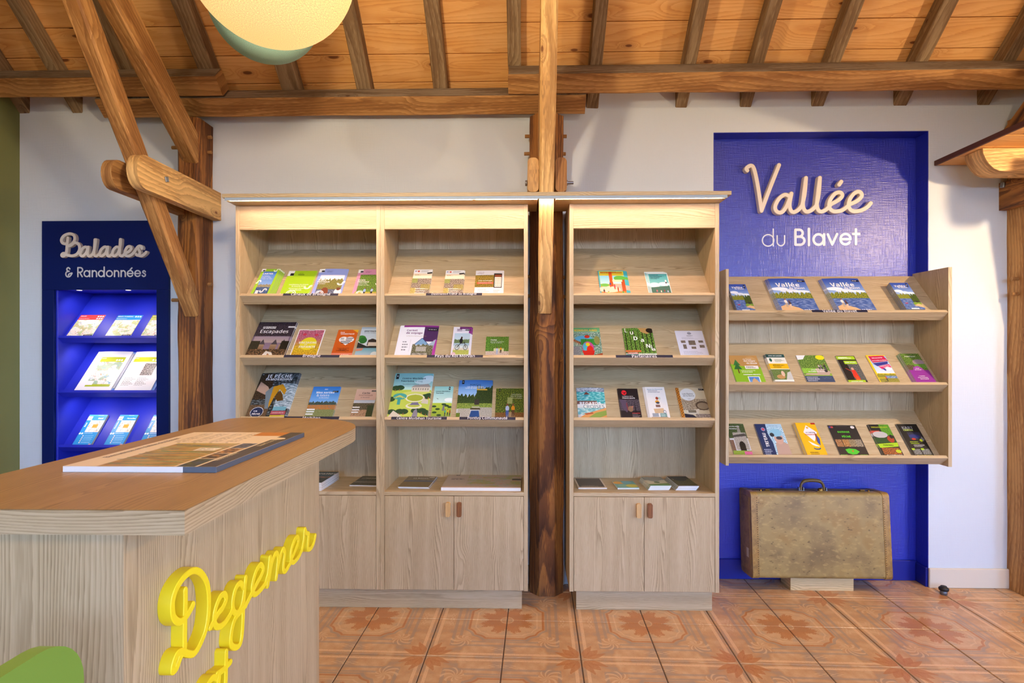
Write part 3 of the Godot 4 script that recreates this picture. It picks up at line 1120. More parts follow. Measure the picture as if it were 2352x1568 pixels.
# ---------------------------------------------------------------- the blue kiosk let into the wall
const KTILT := 49.0

func build_kiosk():
	var o := thing("display_kiosk", "dark blue display kiosk with lit tilted shelves let into the wall at left", "kiosk")
	var b := mb()
	slab(b, Vector3(-2.7696, 1.6695, 0.0), Vector3(-2.0317, 2.064, 0.018), 0.0008)
	obj("header_panel", b, M.kiosk, o)
	for r in [[-2.7696, -2.7009], [-2.1024, -2.0317]]:
		b = mb()
		slab(b, Vector3(r[0], 0.0, 0.0), Vector3(r[1], 1.669, 0.018), 0.0008)
		obj("stile", b, M.kiosk, o)
	for r in [[-2.725, -2.692], [-2.111, -2.078]]:
		b = mb()
		slab(b, Vector3(r[0], 0.0, -0.3), Vector3(r[1], 1.69, -0.0005), 0.002)
		obj("side_panel", b, M.kiosk_in, o)
	b = mb()
	slab(b, Vector3(-2.692, 0.0, -0.3), Vector3(-2.111, 1.69, -0.285), 0.0005)
	obj("back_panel", b, M.kiosk_in, o)
	b = mb()
	slab(b, Vector3(-2.692, 1.673, -0.285), Vector3(-2.111, 1.69, -0.0005), 0.0005)
	obj("top_panel", b, M.kiosk_in, o)
	b = mb()
	slab(b, Vector3(-2.692, 0.0, -0.285), Vector3(-2.111, 0.64, -0.03), 0.002)
	obj("base_cupboard", b, M.kiosk, o)
	var lips := [1.3935, 1.0785, 0.763]
	for y in lips:
		tilted_shelf(o, -2.692, -2.111, y, 0.0, -0.285, M.kiosk_in, KTILT, 0.045)
	for k in 6:
		var row := k / 2
		var x := -2.60 if k % 2 == 0 else -2.31
		var y: float = 1.672 if row == 0 else lips[row - 1] - 0.010
		var z := -0.045 if row == 0 else -0.066
		b = mb()
		lathe(b, [Vector2(0, 0.003), Vector2(0.013, 0.003), Vector2(0.014, 0.0), Vector2(0.011, -0.001), Vector2(0, -0.001)], Transform3D(Basis(), Vector3(x, y, z)), 20)
		obj("spot_lamp", b, glowing(Color(1.0, 0.94, 0.90), 1.6), o)
		var l := SpotLight3D.new()
		l.name = "kiosk_spot"
		l.light_color = Color(1.0, 0.93, 0.90)
		l.light_energy = KSPOT
		l.light_size = 0.012
		l.spot_angle = 74.0
		l.spot_angle_attenuation = 0.8
		l.spot_range = 6.0
		l.spot_attenuation = 2.0
		l.shadow_enabled = true
		add_child(l, true)
		var c := Vector3(x, y - 0.005, z)
		l.look_at_from_position(c, c + Vector3(0.0, -1.0, -0.45), Vector3(0, 0, 1))
	# its two lines of lettering
	var s := thing("raised_sign", "raised cream script sign on the blue kiosk header at left", "sign")
	script_word(s, BALADES, Transform3D(Basis(), Vector3(-2.7954, 2.0789, 0.018)), Vector2(0.0003653, -0.0003605), 0.0085, 0.020, M.cream)
	s = thing("flat_sign", "flat pale grey second line of lettering on the blue kiosk header", "sign")
	sans_word(s, RANDO, Transform3D(Basis(), Vector3(-2.8121, 2.0833, 0.018)), Vector2(0.0003676, -0.0003627), 0.0038, 0.001, M.letter_grey)

# letters are pen strokes on a drawing grid (x right, y down), scaled to metres
const BALADES := {
	"capital_b": [[525, 322, 515, 450, 505, 540, 480, 592, 448, 612, 430, 592, 462, 565, 530, 595, 605, 605, 675, 575, 715, 500, 700, 425, 640, 400, 575, 440, 525, 452], [495, 415, 445, 402, 426, 350, 470, 285, 560, 256, 625, 282, 638, 345, 600, 410, 540, 450]],
	"letter_a": [[832, 472, 795, 468, 745, 515, 725, 580, 760, 610, 815, 565, 848, 475], [852, 468, 842, 560, 858, 608, 890, 605, 925, 575]],
	"letter_l": [[925, 575, 955, 470, 972, 352], [958, 352, 950, 480, 945, 580, 975, 610, 1010, 590, 1035, 565]],
	"letter_a_again": [[1145, 472, 1105, 468, 1052, 515, 1032, 580, 1065, 610, 1125, 565, 1158, 475], [1162, 468, 1150, 560, 1165, 608, 1200, 605, 1235, 575]],
	"letter_d": [[1335, 472, 1295, 470, 1250, 515, 1235, 580, 1270, 610, 1325, 560, 1358, 440, 1364, 350], [1360, 350, 1350, 500, 1348, 580, 1375, 610, 1405, 600, 1432, 570]],
	"letter_e": [[1432, 570, 1490, 545, 1530, 500, 1512, 460, 1468, 475, 1435, 540, 1440, 590, 1480, 612, 1540, 590, 1590, 535]],
	"letter_s": [[1590, 535, 1625, 480, 1660, 455, 1695, 465, 1700, 492], [1648, 470, 1652, 510, 1668, 550, 1660, 592, 1628, 600, 1612, 584], [1650, 602, 1690, 612, 1735, 588, 1768, 552]],
}
const VALLEE := {
	"capital_v": [[362, 242, 352, 218, 395, 190, 430, 215, 462, 340, 492, 520, 515, 676], [515, 676, 600, 450, 705, 185]],
	"letter_a": [[818, 520, 765, 505, 702, 550, 662, 630, 680, 685, 735, 692, 790, 620, 838, 492], [838, 492, 818, 620, 845, 688, 900, 678, 950, 625]],
	"letter_l": [[950, 625, 980, 500, 995, 325], [995, 325, 975, 480, 962, 620, 992, 685, 1050, 675, 1105, 625]],
	"letter_l_again": [[1105, 625, 1132, 500, 1145, 325], [1145, 325, 1125, 480, 1112, 620, 1142, 685, 1205, 672, 1260, 615]],
	"letter_e": [[1260, 610, 1340, 568, 1385, 520, 1365, 484, 1310, 495, 1255, 565, 1245, 640, 1290, 685, 1375, 678, 1440, 635, 1475, 605]],
	"accent": [[1375, 368, 1352, 400]],
	"letter_e_again": [[1475, 608, 1550, 572, 1595, 520, 1575, 480, 1520, 490, 1465, 560, 1455, 640, 1500, 685, 1585, 678, 1650, 645, 1692, 600]],
}
# straight letters: "o" cx cy rx ry from to (degrees), else a polyline
const RANDO := {
	"ampersand": [[562, 812, 540, 792, 516, 808, 520, 838, 550, 850], [550, 850, 510, 862, 498, 900, 520, 935, 560, 932, 590, 895, 595, 878], [590, 880, 565, 885, 545, 900, 540, 915]],
	"capital_r": [["p", 690, 935, 690, 793, 728, 793], ["o", 728, 829, 36, 36, -90, 90], ["p", 728, 865, 690, 865], ["p", 718, 868, 758, 935]],
	"letter_a": [["o", 832, 888, 43, 46, 0, 360], ["p", 878, 842, 878, 935]],
	"letter_n": [["p", 918, 842, 918, 935], ["o", 952, 883, 34, 40, -180, 0], ["p", 986, 883, 986, 935]],
	"letter_d": [["o", 1060, 888, 43, 46, 0, 360], ["p", 1107, 785, 1107, 935]],
	"letter_o": [["o", 1190, 888, 46, 46, 0, 360]],
	"letter_n_again": [["p", 1270, 842, 1270, 935], ["o", 1303, 883, 33, 40, -180, 0], ["p", 1336, 883, 1336, 935]],
	"letter_n_third": [["p", 1375, 842, 1375, 935], ["o", 1408, 883, 33, 40, -180, 0], ["p", 1441, 883, 1441, 935]],
	"letter_e": [["o", 1518, 888, 44, 46, -325, 0], ["p", 1474, 888, 1562, 888], ["p", 1545, 800, 1520, 826]],
	"letter_e_again": [["o", 1635, 888, 44, 46, -325, 0], ["p", 1591, 888, 1679, 888]],
	"letter_s": [[1757, 862, 1742, 845, 1722, 852, 1718, 870, 1738, 886, 1758, 902, 1752, 926, 1728, 935, 1708, 918]],
}
const DU := {
	"letter_d": [["o", 585, 995, 62, 62, 0, 360], ["p", 641, 873, 641, 1055]],
	"letter_u": [["p", 683, 945, 683, 1010], ["o", 723, 1010, 40, 43, 180, 0], ["p", 763, 945, 763, 1010]],
}
const BLAVET := {
	"capital_b": [["p", 880, 1043, 880, 882, 920, 882], ["o", 920, 919, 38, 37, -90, 90], ["p", 880, 957, 930, 957], ["o", 930, 1000, 46, 43, -90, 90], ["p", 930, 1043, 880, 1043]],
	"letter_l": [["p", 1025, 873, 1025, 1048]],
	"letter_a": [["o", 1128, 988, 54, 56, 0, 360], ["p", 1188, 932, 1188, 1045]],
	"letter_v": [["p", 1228, 934, 1276, 1042, 1328, 930]],
	"letter_e": [["o", 1418, 985, 54, 56, -325, 0], ["p", 1364, 985, 1472, 985]],
	"letter_t": [["p", 1530, 880, 1530, 1040], ["p", 1500, 930, 1566, 930]],
}
# metres * 1000 along the counter's side and up from the floor
const DEGEMER := {
	"capital_d": [[184, 924, 184, 903, 183, 878, 182, 847, 181, 825, 170, 817, 159, 805, 150, 805, 150, 815, 159, 826, 173, 825, 192, 811, 211, 802, 231, 811, 247, 828, 255, 855, 255, 887, 247, 914, 228, 937, 205, 949, 179, 948, 158, 938, 148, 923, 147, 906, 152, 891, 167, 878, 184, 878, 197, 884, 205, 890]],
	"letter_e": [[262, 822, 287, 835, 304, 839, 317, 850, 310, 863, 294, 863, 281, 852, 274, 837, 279, 818, 294, 808, 314, 807, 334, 814]],
	"letter_g": [[334, 814, 344, 820], [386, 844, 373, 858, 355, 855, 344, 838, 344, 818, 357, 804, 375, 807, 386, 824, 395, 860], [395, 860, 388, 825, 385, 796, 381, 757, 373, 735, 355, 736, 336, 752, 336, 773, 349, 794, 370, 799, 395, 802]],
	"letter_e_again": [[395, 802, 443, 827, 465, 837, 475, 847, 463, 861, 443, 857, 428, 840, 423, 824, 435, 808, 460, 806, 486, 811]],
	"letter_m": [[486, 811, 500, 830, 508, 860], [511, 860, 505, 828, 498, 800], [504, 814, 519, 845, 539, 859, 551, 847, 547, 822, 541, 799], [545, 812, 560, 837, 578, 854, 589, 842, 583, 823, 581, 806, 593, 796, 622, 805]],
	"letter_e_third": [[622, 809, 652, 825, 672, 840, 667, 854, 648, 853, 628, 836, 625, 813, 642, 799, 672, 801, 694, 811]],
	"letter_r": [[694, 811, 708, 833, 715, 859, 725, 846, 742, 838], [742, 839, 738, 817, 738, 798, 761, 793, 781, 802, 792, 817]],
}
const MAT := {
	"letter_m": [[118, 705, 112, 680, 106, 655], [110, 665, 125, 695, 145, 712, 157, 700, 152, 675, 146, 652], [150, 665, 166, 692, 184, 708, 195, 696, 189, 676, 187, 659, 200, 650, 226, 660]],
	"letter_a": [[288, 712, 270, 724, 250, 719, 238, 702, 240, 685, 258, 676, 278, 688, 292, 716], [293, 716, 288, 690, 292, 674, 312, 672]],
	"letter_t": [[312, 672, 316, 690, 317, 714, 318, 747], [285, 722, 308, 718, 334, 718]],
}

func pairs(a: Array, from := 0) -> Array:
	var out := []
	for k in range(from, a.size() - 1, 2):
		out.append(Vector2(a[k], a[k + 1]))
	return out

func script_word(parent: Node, letters: Dictionary, xf: Transform3D, grid: Vector2, hw: float, depth: float, mat: Material):
	for key in letters:
		var st := mb()
		for s in letters[key]:
			var pts := []
			for p in pairs(s):
				pts.append(p * grid)
			stroke(st, smooth_line(pts, 5), hw, xf, depth)
		obj(key.replace("_again", "").replace("_third", ""), st, mat, parent)

func sans_word(parent: Node, letters: Dictionary, xf: Transform3D, grid: Vector2, hw: float, depth: float, mat: Material):
	for key in letters:
		var st := mb()
		for s in letters[key]:
			var line := PackedVector2Array()
			if s[0] is String and s[0] == "o":
				var a0 := deg_to_rad(s[5])
				var a1 := deg_to_rad(s[6])
				for k in 25:
					var a := lerpf(a0, a1, k / 24.0)
					line.append(Vector2(s[1] + cos(a) * s[3], s[2] + sin(a) * s[4]) * grid)
			elif s[0] is String:
				for p in pairs(s, 1):
					line.append(p * grid)
				if line.size() > 2:
					for k in line.size() - 1:
						stroke(st, PackedVector2Array([line[k], line[k + 1]]), hw, xf, depth)
					continue
			else:
				var pts := []
				for p in pairs(s):
					pts.append(p * grid)
				line = smooth_line(pts, 4)
			stroke(st, line, hw, xf, depth)
		obj(key.replace("_again", "").replace("_third", ""), st, mat, parent)

# ---------------------------------------------------------------- the counter
func counter_outline(l: float, near: float, r: float, far: float, rad: float) -> PackedVector2Array:
	var p := PackedVector2Array([Vector2(l, near), Vector2(r, near)])
	for k in 15:
		var a := PI / 2 * k / 14.0
		p.append(Vector2(r - rad + cos(a) * rad, far + rad - sin(a) * rad))
	for k in 5:
		var a := PI / 2 * k / 4.0
		p.append(Vector2(l + 0.04 - sin(a) * 0.04, far + 0.04 - cos(a) * 0.04))
	return p

func build_counter():
	var o := thing("reception_counter", "oak reception counter with a rounded end in the left foreground", "counter")
	var flat := Basis(Vector3(1, 0, 0), Vector3(0, 0, 1), Vector3(0, -1, 0))   # x, z plane; depth goes down
	var b := mb()
	prism(b, counter_outline(-0.99, 2.40, -0.50, 1.31, 0.28), Transform3D(flat, Vector3(0, 1.0985, 0)), 0.036, 1, Vector2(0.11, 0.2), true)
	var wt := obj("worktop", b, M.oak, o)
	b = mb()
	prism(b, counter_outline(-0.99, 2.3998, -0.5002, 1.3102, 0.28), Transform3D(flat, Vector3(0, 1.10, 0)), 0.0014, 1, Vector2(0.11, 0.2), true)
	obj("warm_light_tint", b, M.worktop, wt)  # thin layer over the oak, its tint standing for warm light from above
	b = mb()
	prism(b, counter_outline(-0.95, 2.388, -0.60, 1.41, 0.2), Transform3D(flat, Vector3(0, 1.0625, 0)), 1.0615, 2, Vector2(0.3, 0.0), true)
	obj("body", b, M.oak, o)
	var side := Transform3D(Basis(Vector3(0, 0, -1), Vector3(0, 1, 0), Vector3(1, 0, 0)), Vector3(-0.5998, 0, 2.45))
	var s := thing("welcome_sign", "raised yellow script word on the counter's side, the upper of two", "sign", Vector3.ZERO)
	script_word(s, DEGEMER, side, Vector2(0.001, 0.001), 0.0062, 0.021, M.yellow)
	s = thing("welcome_sign", "lower yellow script word on the counter's side, cut by the picture's bottom edge", "sign", Vector3.ZERO)
	script_word(s, MAT, side, Vector2(0.001, 0.001), 0.0062, 0.021, M.yellow)
	# pad of visitor maps
	o = thing("map_pad", "thick pad of tourist maps lying on the counter", "pad", Vector3(-0.735, 1.10, 1.935))
	b = mb()
	box(b, Transform3D(Basis(), Vector3(-0.035, 0.0056, 0)), Vector3(0.234, 0.0112, 0.436), 0.0006)
	obj("sheets", b, M.paper, o)
	b = mb()
	box(b, Transform3D(Basis(), Vector3(0.1145, 0.0056, 0)), Vector3(0.065, 0.0112, 0.436), 0.0006)
	var gs := obj("sheets", b, plain(Color(0.33, 0.37, 0.42), 0.6), o)
	gs.set_meta("label", "slate grey printed edge")
	b = mb()
	var q := [Vector3(-0.152, 0.0116, -0.218), Vector3(0.147, 0.0116, -0.218), Vector3(0.147, 0.0116, 0.218), Vector3(-0.152, 0.0116, 0.218)]
	quad(b, q[0], q[1], q[2], q[3], Vector3.UP, Vector2(0, 0), Vector2(1, 0), Vector2(1, 1), Vector2(0, 1))
	for k in 4:
		var k2 := (k + 1) % 4
		var n: Vector3 = (q[k] + q[k2])
		n.y = 0
		quad(b, q[k], q[k2], q[k2] - Vector3(0, 0.0004, 0), q[k] - Vector3(0, 0.0004, 0), n.normalized(), Vector2(0, 0), Vector2(0.01, 0), Vector2(0.01, 0.01), Vector2(0, 0.01))
	var mt := plain(Color.WHITE, 0.4)
	mt.albedo_texture = T.pad
	var tsheet := obj("top_sheet", b, mt, o)
	var lay := Transform3D(Basis(Vector3(0, 0, -1), Vector3(-1, 0, 0), Vector3(0, 1, 0)), Vector3(0, 0.0117, 0))
	print_text(tsheet, "Bienvenue en Vallée du Blavet", lay * Transform3D(Basis(), Vector3(-0.01, 0.131, 0)), 0.25, Color(0.22, 0.2, 0.25), false, true)
	print_text(tsheet, "Vallée du Blavet", lay * Transform3D(Basis(), Vector3(-0.12, -0.115, 0)), 0.09, Color(0.85, 0.78, 0.62))
	print_text(tsheet, "blavet tourisme", lay * Transform3D(Basis(), Vector3(0.06, -0.122, 0)), 0.11, Color(0.85, 0.78, 0.62))
	build_chair()

func build_chair():
	var o := thing("green_chair", "green chair back with rounded corners at the lower left corner", "chair", Vector3(-0.8, 0, 2.73))
	var b := mb()
	var back := PackedVector2Array()
	for c in [[-1, 1, 1], [-1, -1, 2], [1, -1, 3], [1, 1, 0]]:
		for k in 9:
			var a: float = (c[2] + k / 8.0) * PI / 2
			back.append(Vector2(c[0] * 0.135 + cos(a) * 0.07, c[1] * 0.11 + sin(a) * 0.07))
	prism(b, back, Transform3D(Basis(Vector3(0, 0, 1), Vector3(0, 1, 0), Vector3(-1, 0, 0)), Vector3(0.22, 0.794, -0.035)), 0.022, 1, Vector2.ZERO, true)
	obj("backrest", b, M.green, o)
	b = mb()
	var seat := PackedVector2Array()
	for p in pill(0.38, 0.36, 0.06):
		seat.append(p)
	prism(b, seat, Transform3D(Basis(Vector3(1, 0, 0), Vector3(0, 0, 1), Vector3(0, -1, 0)), Vector3(0.0, 0.48, -0.02)), 0.022, 1, Vector2.ZERO, true)
	obj("seat", b, M.green, o)
	for s in [-1, 1]:
		b = mb()
		rod(b, Vector3(0.205, 0.44, -0.02 + s * 0.12), Vector3(0.205, 0.66, -0.035 + s * 0.12), 0.011)
		obj("back_support", b, M.steel, o)
		for t in [-1, 1]:
			b = mb()
			rod(b, Vector3(t * 0.16, 0.46, -0.02 + s * 0.14), Vector3(t * 0.19, 0.0, -0.02 + s * 0.17), 0.011)
			obj("leg", b, M.steel, o)

# ---------------------------------------------------------------- niche: suitcase, lettering, door stop
func build_niche_things():
	var o := thing("raised_sign", "raised cream script word on the blue niche wall", "sign")
	script_word(o, VALLEE, Transform3D(Basis(), Vector3(1.0923, 2.4848, -0.0998)), Vector2(0.0005269, -0.0005346), 0.0118, 0.030, M.cream)
	o = thing("flat_sign", "flat silvery words under the cream script on the blue niche wall", "sign")
	sans_word(o, DU, Transform3D(Basis(), Vector3(1.1019, 2.4948, -0.0998)), Vector2(0.0005315, -0.0005393), 0.0036, 0.001, M.silver)
	sans_word(o, BLAVET, Transform3D(Basis(), Vector3(1.1019, 2.4948, -0.0998)), Vector2(0.0005315, -0.0005393), 0.0072, 0.001, M.silver)
	var b := mb()
	slab(b, Vector3(1.4676, 0, -0.06), Vector3(1.8116, 0.079, 0.06), 0.001, 0)
	tag(obj("wood_block", b, M.palewood), "pale wooden block under the old suitcase", "block")
	# suitcase, leaning back against the niche wall
	o = thing("suitcase", "worn tan leather suitcase standing on a pale block in the blue niche", "suitcase", Vector3(1.6205, 0.0795, 0.105))
	o.rotation_degrees = Vector3(-4.6, 0, -0.15)
	var W := 0.75
	var H := 0.462
	var D := 0.166
	b = mb()
	var shell := pill(D, H, 0.022)
	prism(b, shell, Transform3D(Basis(Vector3(0, 0, 1), Vector3(0, 1, 0), Vector3(-1, 0, 0)), Vector3(W / 2 - 0.004, H / 2, -D / 2)), W - 0.008, 2, Vector2(0.1, 0.3), true)
	obj("shell", b, M.leather, o)
	for s in [-1, 1]:
		b = mb()
		var rim := pill(D + 0.005, H + 0.005, 0.024)
		prism(b, rim, Transform3D(Basis(Vector3(0, 0, 1), Vector3(0, 1, 0), Vector3(-1, 0, 0)), Vector3(s * (W / 2 - 0.018) + 0.018, H / 2, -D / 2)), 0.036, 1, Vector2(s * 0.3, 0.2), true)
		var band := obj("edge_band", b, M.leather_edge, o)
		b = mb()
		for k in 34:
			lathe(b, [Vector2(0, 0.0012), Vector2(0.0016, 0.0009), Vector2(0.0023, 0.0)], Transform3D(Basis(Vector3(1, 0, 0), Vector3(0, 0, 1), Vector3(0, -1, 0)), Vector3(s * (W / 2 - 0.031), 0.03 + k * 0.0122, 0.0026)), 6)
		for k in 9:
			lathe(b, [Vector2(0, 0.0012), Vector2(0.0016, 0.0009), Vector2(0.0023, 0.0)], Transform3D(Basis(), Vector3(s * (W / 2 - 0.031), H + 0.0026, -0.03 - k * 0.0125)), 6)
		var rv := obj("rivet_row", b, M.rivet, band)
		rv.set_meta("kind", "stuff")
	# end panel frame on the left side, with a small sticker
	b = mb()
	prism(b, pill(D - 0.05, H - 0.06, 0.012), Transform3D(Basis(Vector3(0, 0, 1), Vector3(0, 1, 0), Vector3(-1, 0, 0)), Vector3(-W / 2 + 0.001, H / 2, -D / 2)), 0.003, 1, Vector2(0.7, 0.1), true)
	obj("end_panel", b, M.leather_edge, o)
	b = mb()
	slab(b, Vector3(-W / 2 - 0.0028, 0.10, -0.075), Vector3(-W / 2 - 0.0018, 0.15, -0.045), 0.0002)
	obj("paper_sticker", b, plain(Color(0.78, 0.72, 0.6), 0.7), o)
	b = mb()
	slab(b, Vector3(-W / 2, H * 0.5 - 0.22, -D * 0.48 - 0.001), Vector3(W / 2, H * 0.5 + 0.234, -D * 0.48 + 0.001), 0.0005)
	obj("lid_seam", b, M.rivet, o)
	# handle with its two loops
	b = mb()
	var arc := []
	for p in [[-0.064, 0.0], [-0.062, 0.03], [-0.045, 0.050], [-0.018, 0.056], [0.018, 0.056], [0.045, 0.050], [0.062, 0.03], [0.064, 0.0]]:
		arc.append(Vector2(p[0], p[1]))
	var line := smooth_line(arc, 5)
	var radii := []
	for k in line.size():
		radii.append(lerpf(0.0098, 0.0072, smoothstep(0.04, 0.06, absf(line[k].x))))
		line[k].y += H
	bent_bar(b, line, radii, -0.078)
	var hd := obj("handle", b, plain(Color(0.42, 0.32, 0.13), 0.4), o)
	for x in [-0.0635, 0.0635]:
		b = mb()
		for e in [-0.012, 0.012]:
			slab(b, Vector3(x + e - 0.002, H, -0.086), Vector3(x + e + 0.002, H + 0.018, -0.070), 0.0008)
		slab(b, Vector3(x - 0.016, H, -0.09), Vector3(x + 0.016, H + 0.002, -0.066), 0.0006)
		obj("handle_loop", b, M.steel, hd)
	for x in [-0.262, 0.262]:
		b = mb()
		slab(b, Vector3(x - 0.026, H, -0.068), Vector3(x + 0.026, H + 0.003, -0.04), 0.001)
		slab(b, Vector3(x - 0.014, H + 0.003, -0.062), Vector3(x + 0.014, H + 0.011, -0.046), 0.003)
		lathe(b, [Vector2(0.006, 0), Vector2(0.005, 0.007), Vector2(0, 0.009)], Transform3D(Basis(), Vector3(x - signf(x) * -0.036, H, -0.055)), 10)
		obj("latch", b, M.brass, o)
	b = mb()
	slab(b, Vector3(0.006, H, -0.07), Vector3(0.058, H + 0.004, -0.036), 0.001)
	lathe(b, [Vector2(0.015, 0), Vector2(0.015, 0.008), Vector2(0.010, 0.014), Vector2(0, 0.015)], Transform3D(Basis(), Vector3(0.032, H + 0.003, -0.053)), 14)
	obj("lock", b, M.brass, o)
	# door stop
	o = thing("door_stop", "small black and grey door stop on the floor by the right skirting board", "door stop", Vector3(2.2755, 0, 0.092))
	b = mb()
	lathe(b, [Vector2(0, 0), Vector2(0.017, 0), Vector2(0.017, 0.022), Vector2(0, 0.022)], Transform3D(), 20)
	obj("base", b, plain(Color(0.45, 0.45, 0.46), 0.4, 0.5), o)
	b = mb()
	lathe(b, [Vector2(0.016, 0.022), Vector2(0.023, 0.023), Vector2(0.024, 0.033), Vector2(0.02, 0.038), Vector2(0.017, 0.039), Vector2(0.014, 0.045), Vector2(0, 0.046)], Transform3D(), 20)
	obj("buffer", b, M.rubber, o)
	# the lamp under the loft, out of the picture, whose light rakes the niche
	o = thing("spotlight", "white spotlight under the loft at the right, outside the picture", "lamp", Vector3(2.86, 2.20, 1.30))
	b = mb()
	lathe(b, [Vector2(0, 0.12), Vector2(0.035, 0.115), Vector2(0.042, 0.0), Vector2(0.038, 0.0), Vector2(0.036, 0.02)], Transform3D(Basis(Vector3(0.3, 0, 1).normalized(), 0.0), Vector3.ZERO), 20)
	rod(b, Vector3(0, 0.115, 0), Vector3(0, 0.16, 0), 0.01)
	obj("housing", b, M.cream, o)
	b = mb()
	lathe(b, [Vector2(0, -0.03), Vector2(0.022, -0.02), Vector2(0.03, 0.0), Vector2(0.022, 0.02), Vector2(0, 0.03)], Transform3D(Basis(), Vector3(0, -0.02, 0)), 16)
	obj("bulb", b, glowing(Color(1.0, 0.78, 0.52), 6.0), o)
	var l := OmniLight3D.new()
	l.name = "loft_spot"
	l.light_color = Color(1.0, 0.86, 0.68)
	l.light_energy = LOFT
	l.light_size = 0.028
	l.omni_range = 12.0
	l.omni_attenuation = 2.0
	l.shadow_enabled = true
	add_child(l, true)
	l.position = Vector3(2.86, 2.18, 1.30)

const LOFT := 2.3
const KSPOT := 0.05
const LAMP := 1.25

# ---------------------------------------------------------------- pendants
func pendant(label: String, at: Vector3, r: float, mat: Material, lit: bool):
	var o := thing("pendant_lamp", label, "lamp", at, "globe pendants")
	var prof := []
	for k in 33:
		var a := -PI / 2 + PI * k / 32.0
		prof.append(Vector2(maxf(cos(a) * r, 0.0), sin(a) * r * 1.0))
	prof[0] = Vector2(0, -r)
	prof[32] = Vector2(0.0, r)
	var b := mb()
	lathe(b, prof, Transform3D(), 64)
	obj("shade", b, mat, o)
	b = mb()
	lathe(b, [Vector2(0.024, r - 0.004), Vector2(0.022, r + 0.035), Vector2(0.012, r + 0.05), Vector2(0, r + 0.05)], Transform3D(), 16)
	obj("cap", b, M.cream, o)
	b = mb()
	var top := (2.7987 + PITCH * at.z if at.z < 3.0 else 5.55 - (at.z - 3.0) * 0.42) - at.y - 0.02
	rod(b, Vector3(0, r + 0.045, 0), Vector3(0, top, 0), 0.003, 8)
	obj("cord", b, M.cream, o)
	if lit:
		var l := OmniLight3D.new()
		l.name = "pendant_light"
		l.light_color = Color(1.0, 0.90, 0.76)
		l.light_energy = LAMP
		l.light_size = 0.06
		l.omni_range = 14.0
		l.omni_attenuation = 2.0
		l.shadow_enabled = true
		add_child(l, true)
		l.position = at + Vector3(0.06, 0.05, 0.02)

func build_pendants():
	var lit := textured(T.weave, 0.28, 0.28, Color(0.95, 0.86, 0.66), 0.8)
	lit.emission_enabled = true
	lit.emission = Color(1.0, 0.86, 0.58)
	lit.emission_energy_multiplier = 0.9
	lit.backlight_enabled = true
	lit.backlight = Color(0.22, 0.19, 0.13)
	lit.emission_operator = BaseMaterial3D.EMISSION_OP_MULTIPLY
	lit.emission_texture = T.weave
	var green := textured(T.weave, 0.28, 0.28, Color(0.68, 0.87, 0.78), 0.8)
	pendant("large cream fabric globe pendant, lit, at the top of the picture", Vector3(-0.672, 2.374, 1.73), 0.218, lit, true)
	pendant("pale green fabric globe pendant hanging behind the lit cream one", Vector3(-1.008, 2.673, 1.03), 0.209, green, false)
	pendant("added, unseen cream globe pendant behind the camera at the right", Vector3(1.7, 2.9, 3.6), 0.218, lit, true)  # unseen lamp, added for the light it gives the room
	pendant("added, unseen cream globe pendant behind the camera at the left", Vector3(-1.9, 2.9, 4.0), 0.218, lit, true)  # likewise added out of view for its light

# ---------------------------------------------------------------- printed covers: flat print, drawn into one shared picture
var ox := 0
var oy := 0
var pn := FastNoiseLite.new()

func hx(s: String) -> Color:
	return Color.html(s)

func dot(x: int, y: int, c: Color):
	var i := ((oy + y) * AW + ox + x) * 3
	atlas[i] = int(c.r * 255)
	atlas[i + 1] = int(c.g * 255)
	atlas[i + 2] = int(c.b * 255)

func R(x0: float, y0: float, x1: float, y1: float, s: String, s2 := ""):
	var c := hx(s)
	var d := hx(s2) if s2 else c
	var ya := int(y0 * CH)
	var yb := int(y1 * CH)
	for y in range(maxi(ya, 0), mini(yb, CH)):
		var k := c.lerp(d, float(y - ya) / maxf(yb - ya, 1))
		for x in range(maxi(int(x0 * CW), 0), mini(int(x1 * CW), CW)):
			dot(x, y, k)

func E(cx: float, cy: float, rx: float, ry: float, s: String):
	var c := hx(s)
	for y in range(maxi(int((cy - ry) * CH), 0), mini(int((cy + ry) * CH) + 1, CH)):
		for x in range(maxi(int((cx - rx) * CW), 0), mini(int((cx + rx) * CW) + 1, CW)):
			if pow((float(x) / CW - cx) / rx, 2) + pow((float(y) / CH - cy) / ry, 2) < 1.0:
				dot(x, y, c)

func P(pts: Array, s: String):
	var poly := PackedVector2Array()
	var lo := Vector2(9, 9)
	var hi := Vector2(-9, -9)
	for k in range(0, pts.size(), 2):
		var p := Vector2(pts[k], pts[k + 1])
		poly.append(p)
		lo = lo.min(p)
		hi = hi.max(p)
	var c := hx(s)
	for y in range(maxi(int(lo.y * CH), 0), mini(int(hi.y * CH) + 1, CH)):
		for x in range(maxi(int(lo.x * CW), 0), mini(int(hi.x * CW) + 1, CW)):
			if Geometry2D.is_point_in_polygon(Vector2(float(x) / CW, float(y) / CH), poly):
				dot(x, y, c)

func L(x0: float, y0: float, x1: float, y1: float, w: float, s: String):
	var a := Vector2(x0 * CW, y0 * CH)
	var b := Vector2(x1 * CW, y1 * CH)
	var n := int(a.distance_to(b)) + 1
	var c := hx(s)
	for k in n + 1:
		var p := a.lerp(b, float(k) / n)
		for dy in range(-int(w / 2.0), int(w / 2.0 + 0.5)):
			for dx in range(-int(w / 2.0), int(w / 2.0 + 0.5)):
				var x := int(p.x) + dx
				var y := int(p.y) + dy
				if x >= 0 and y >= 0 and x < CW and y < CH:
					dot(x, y, c)

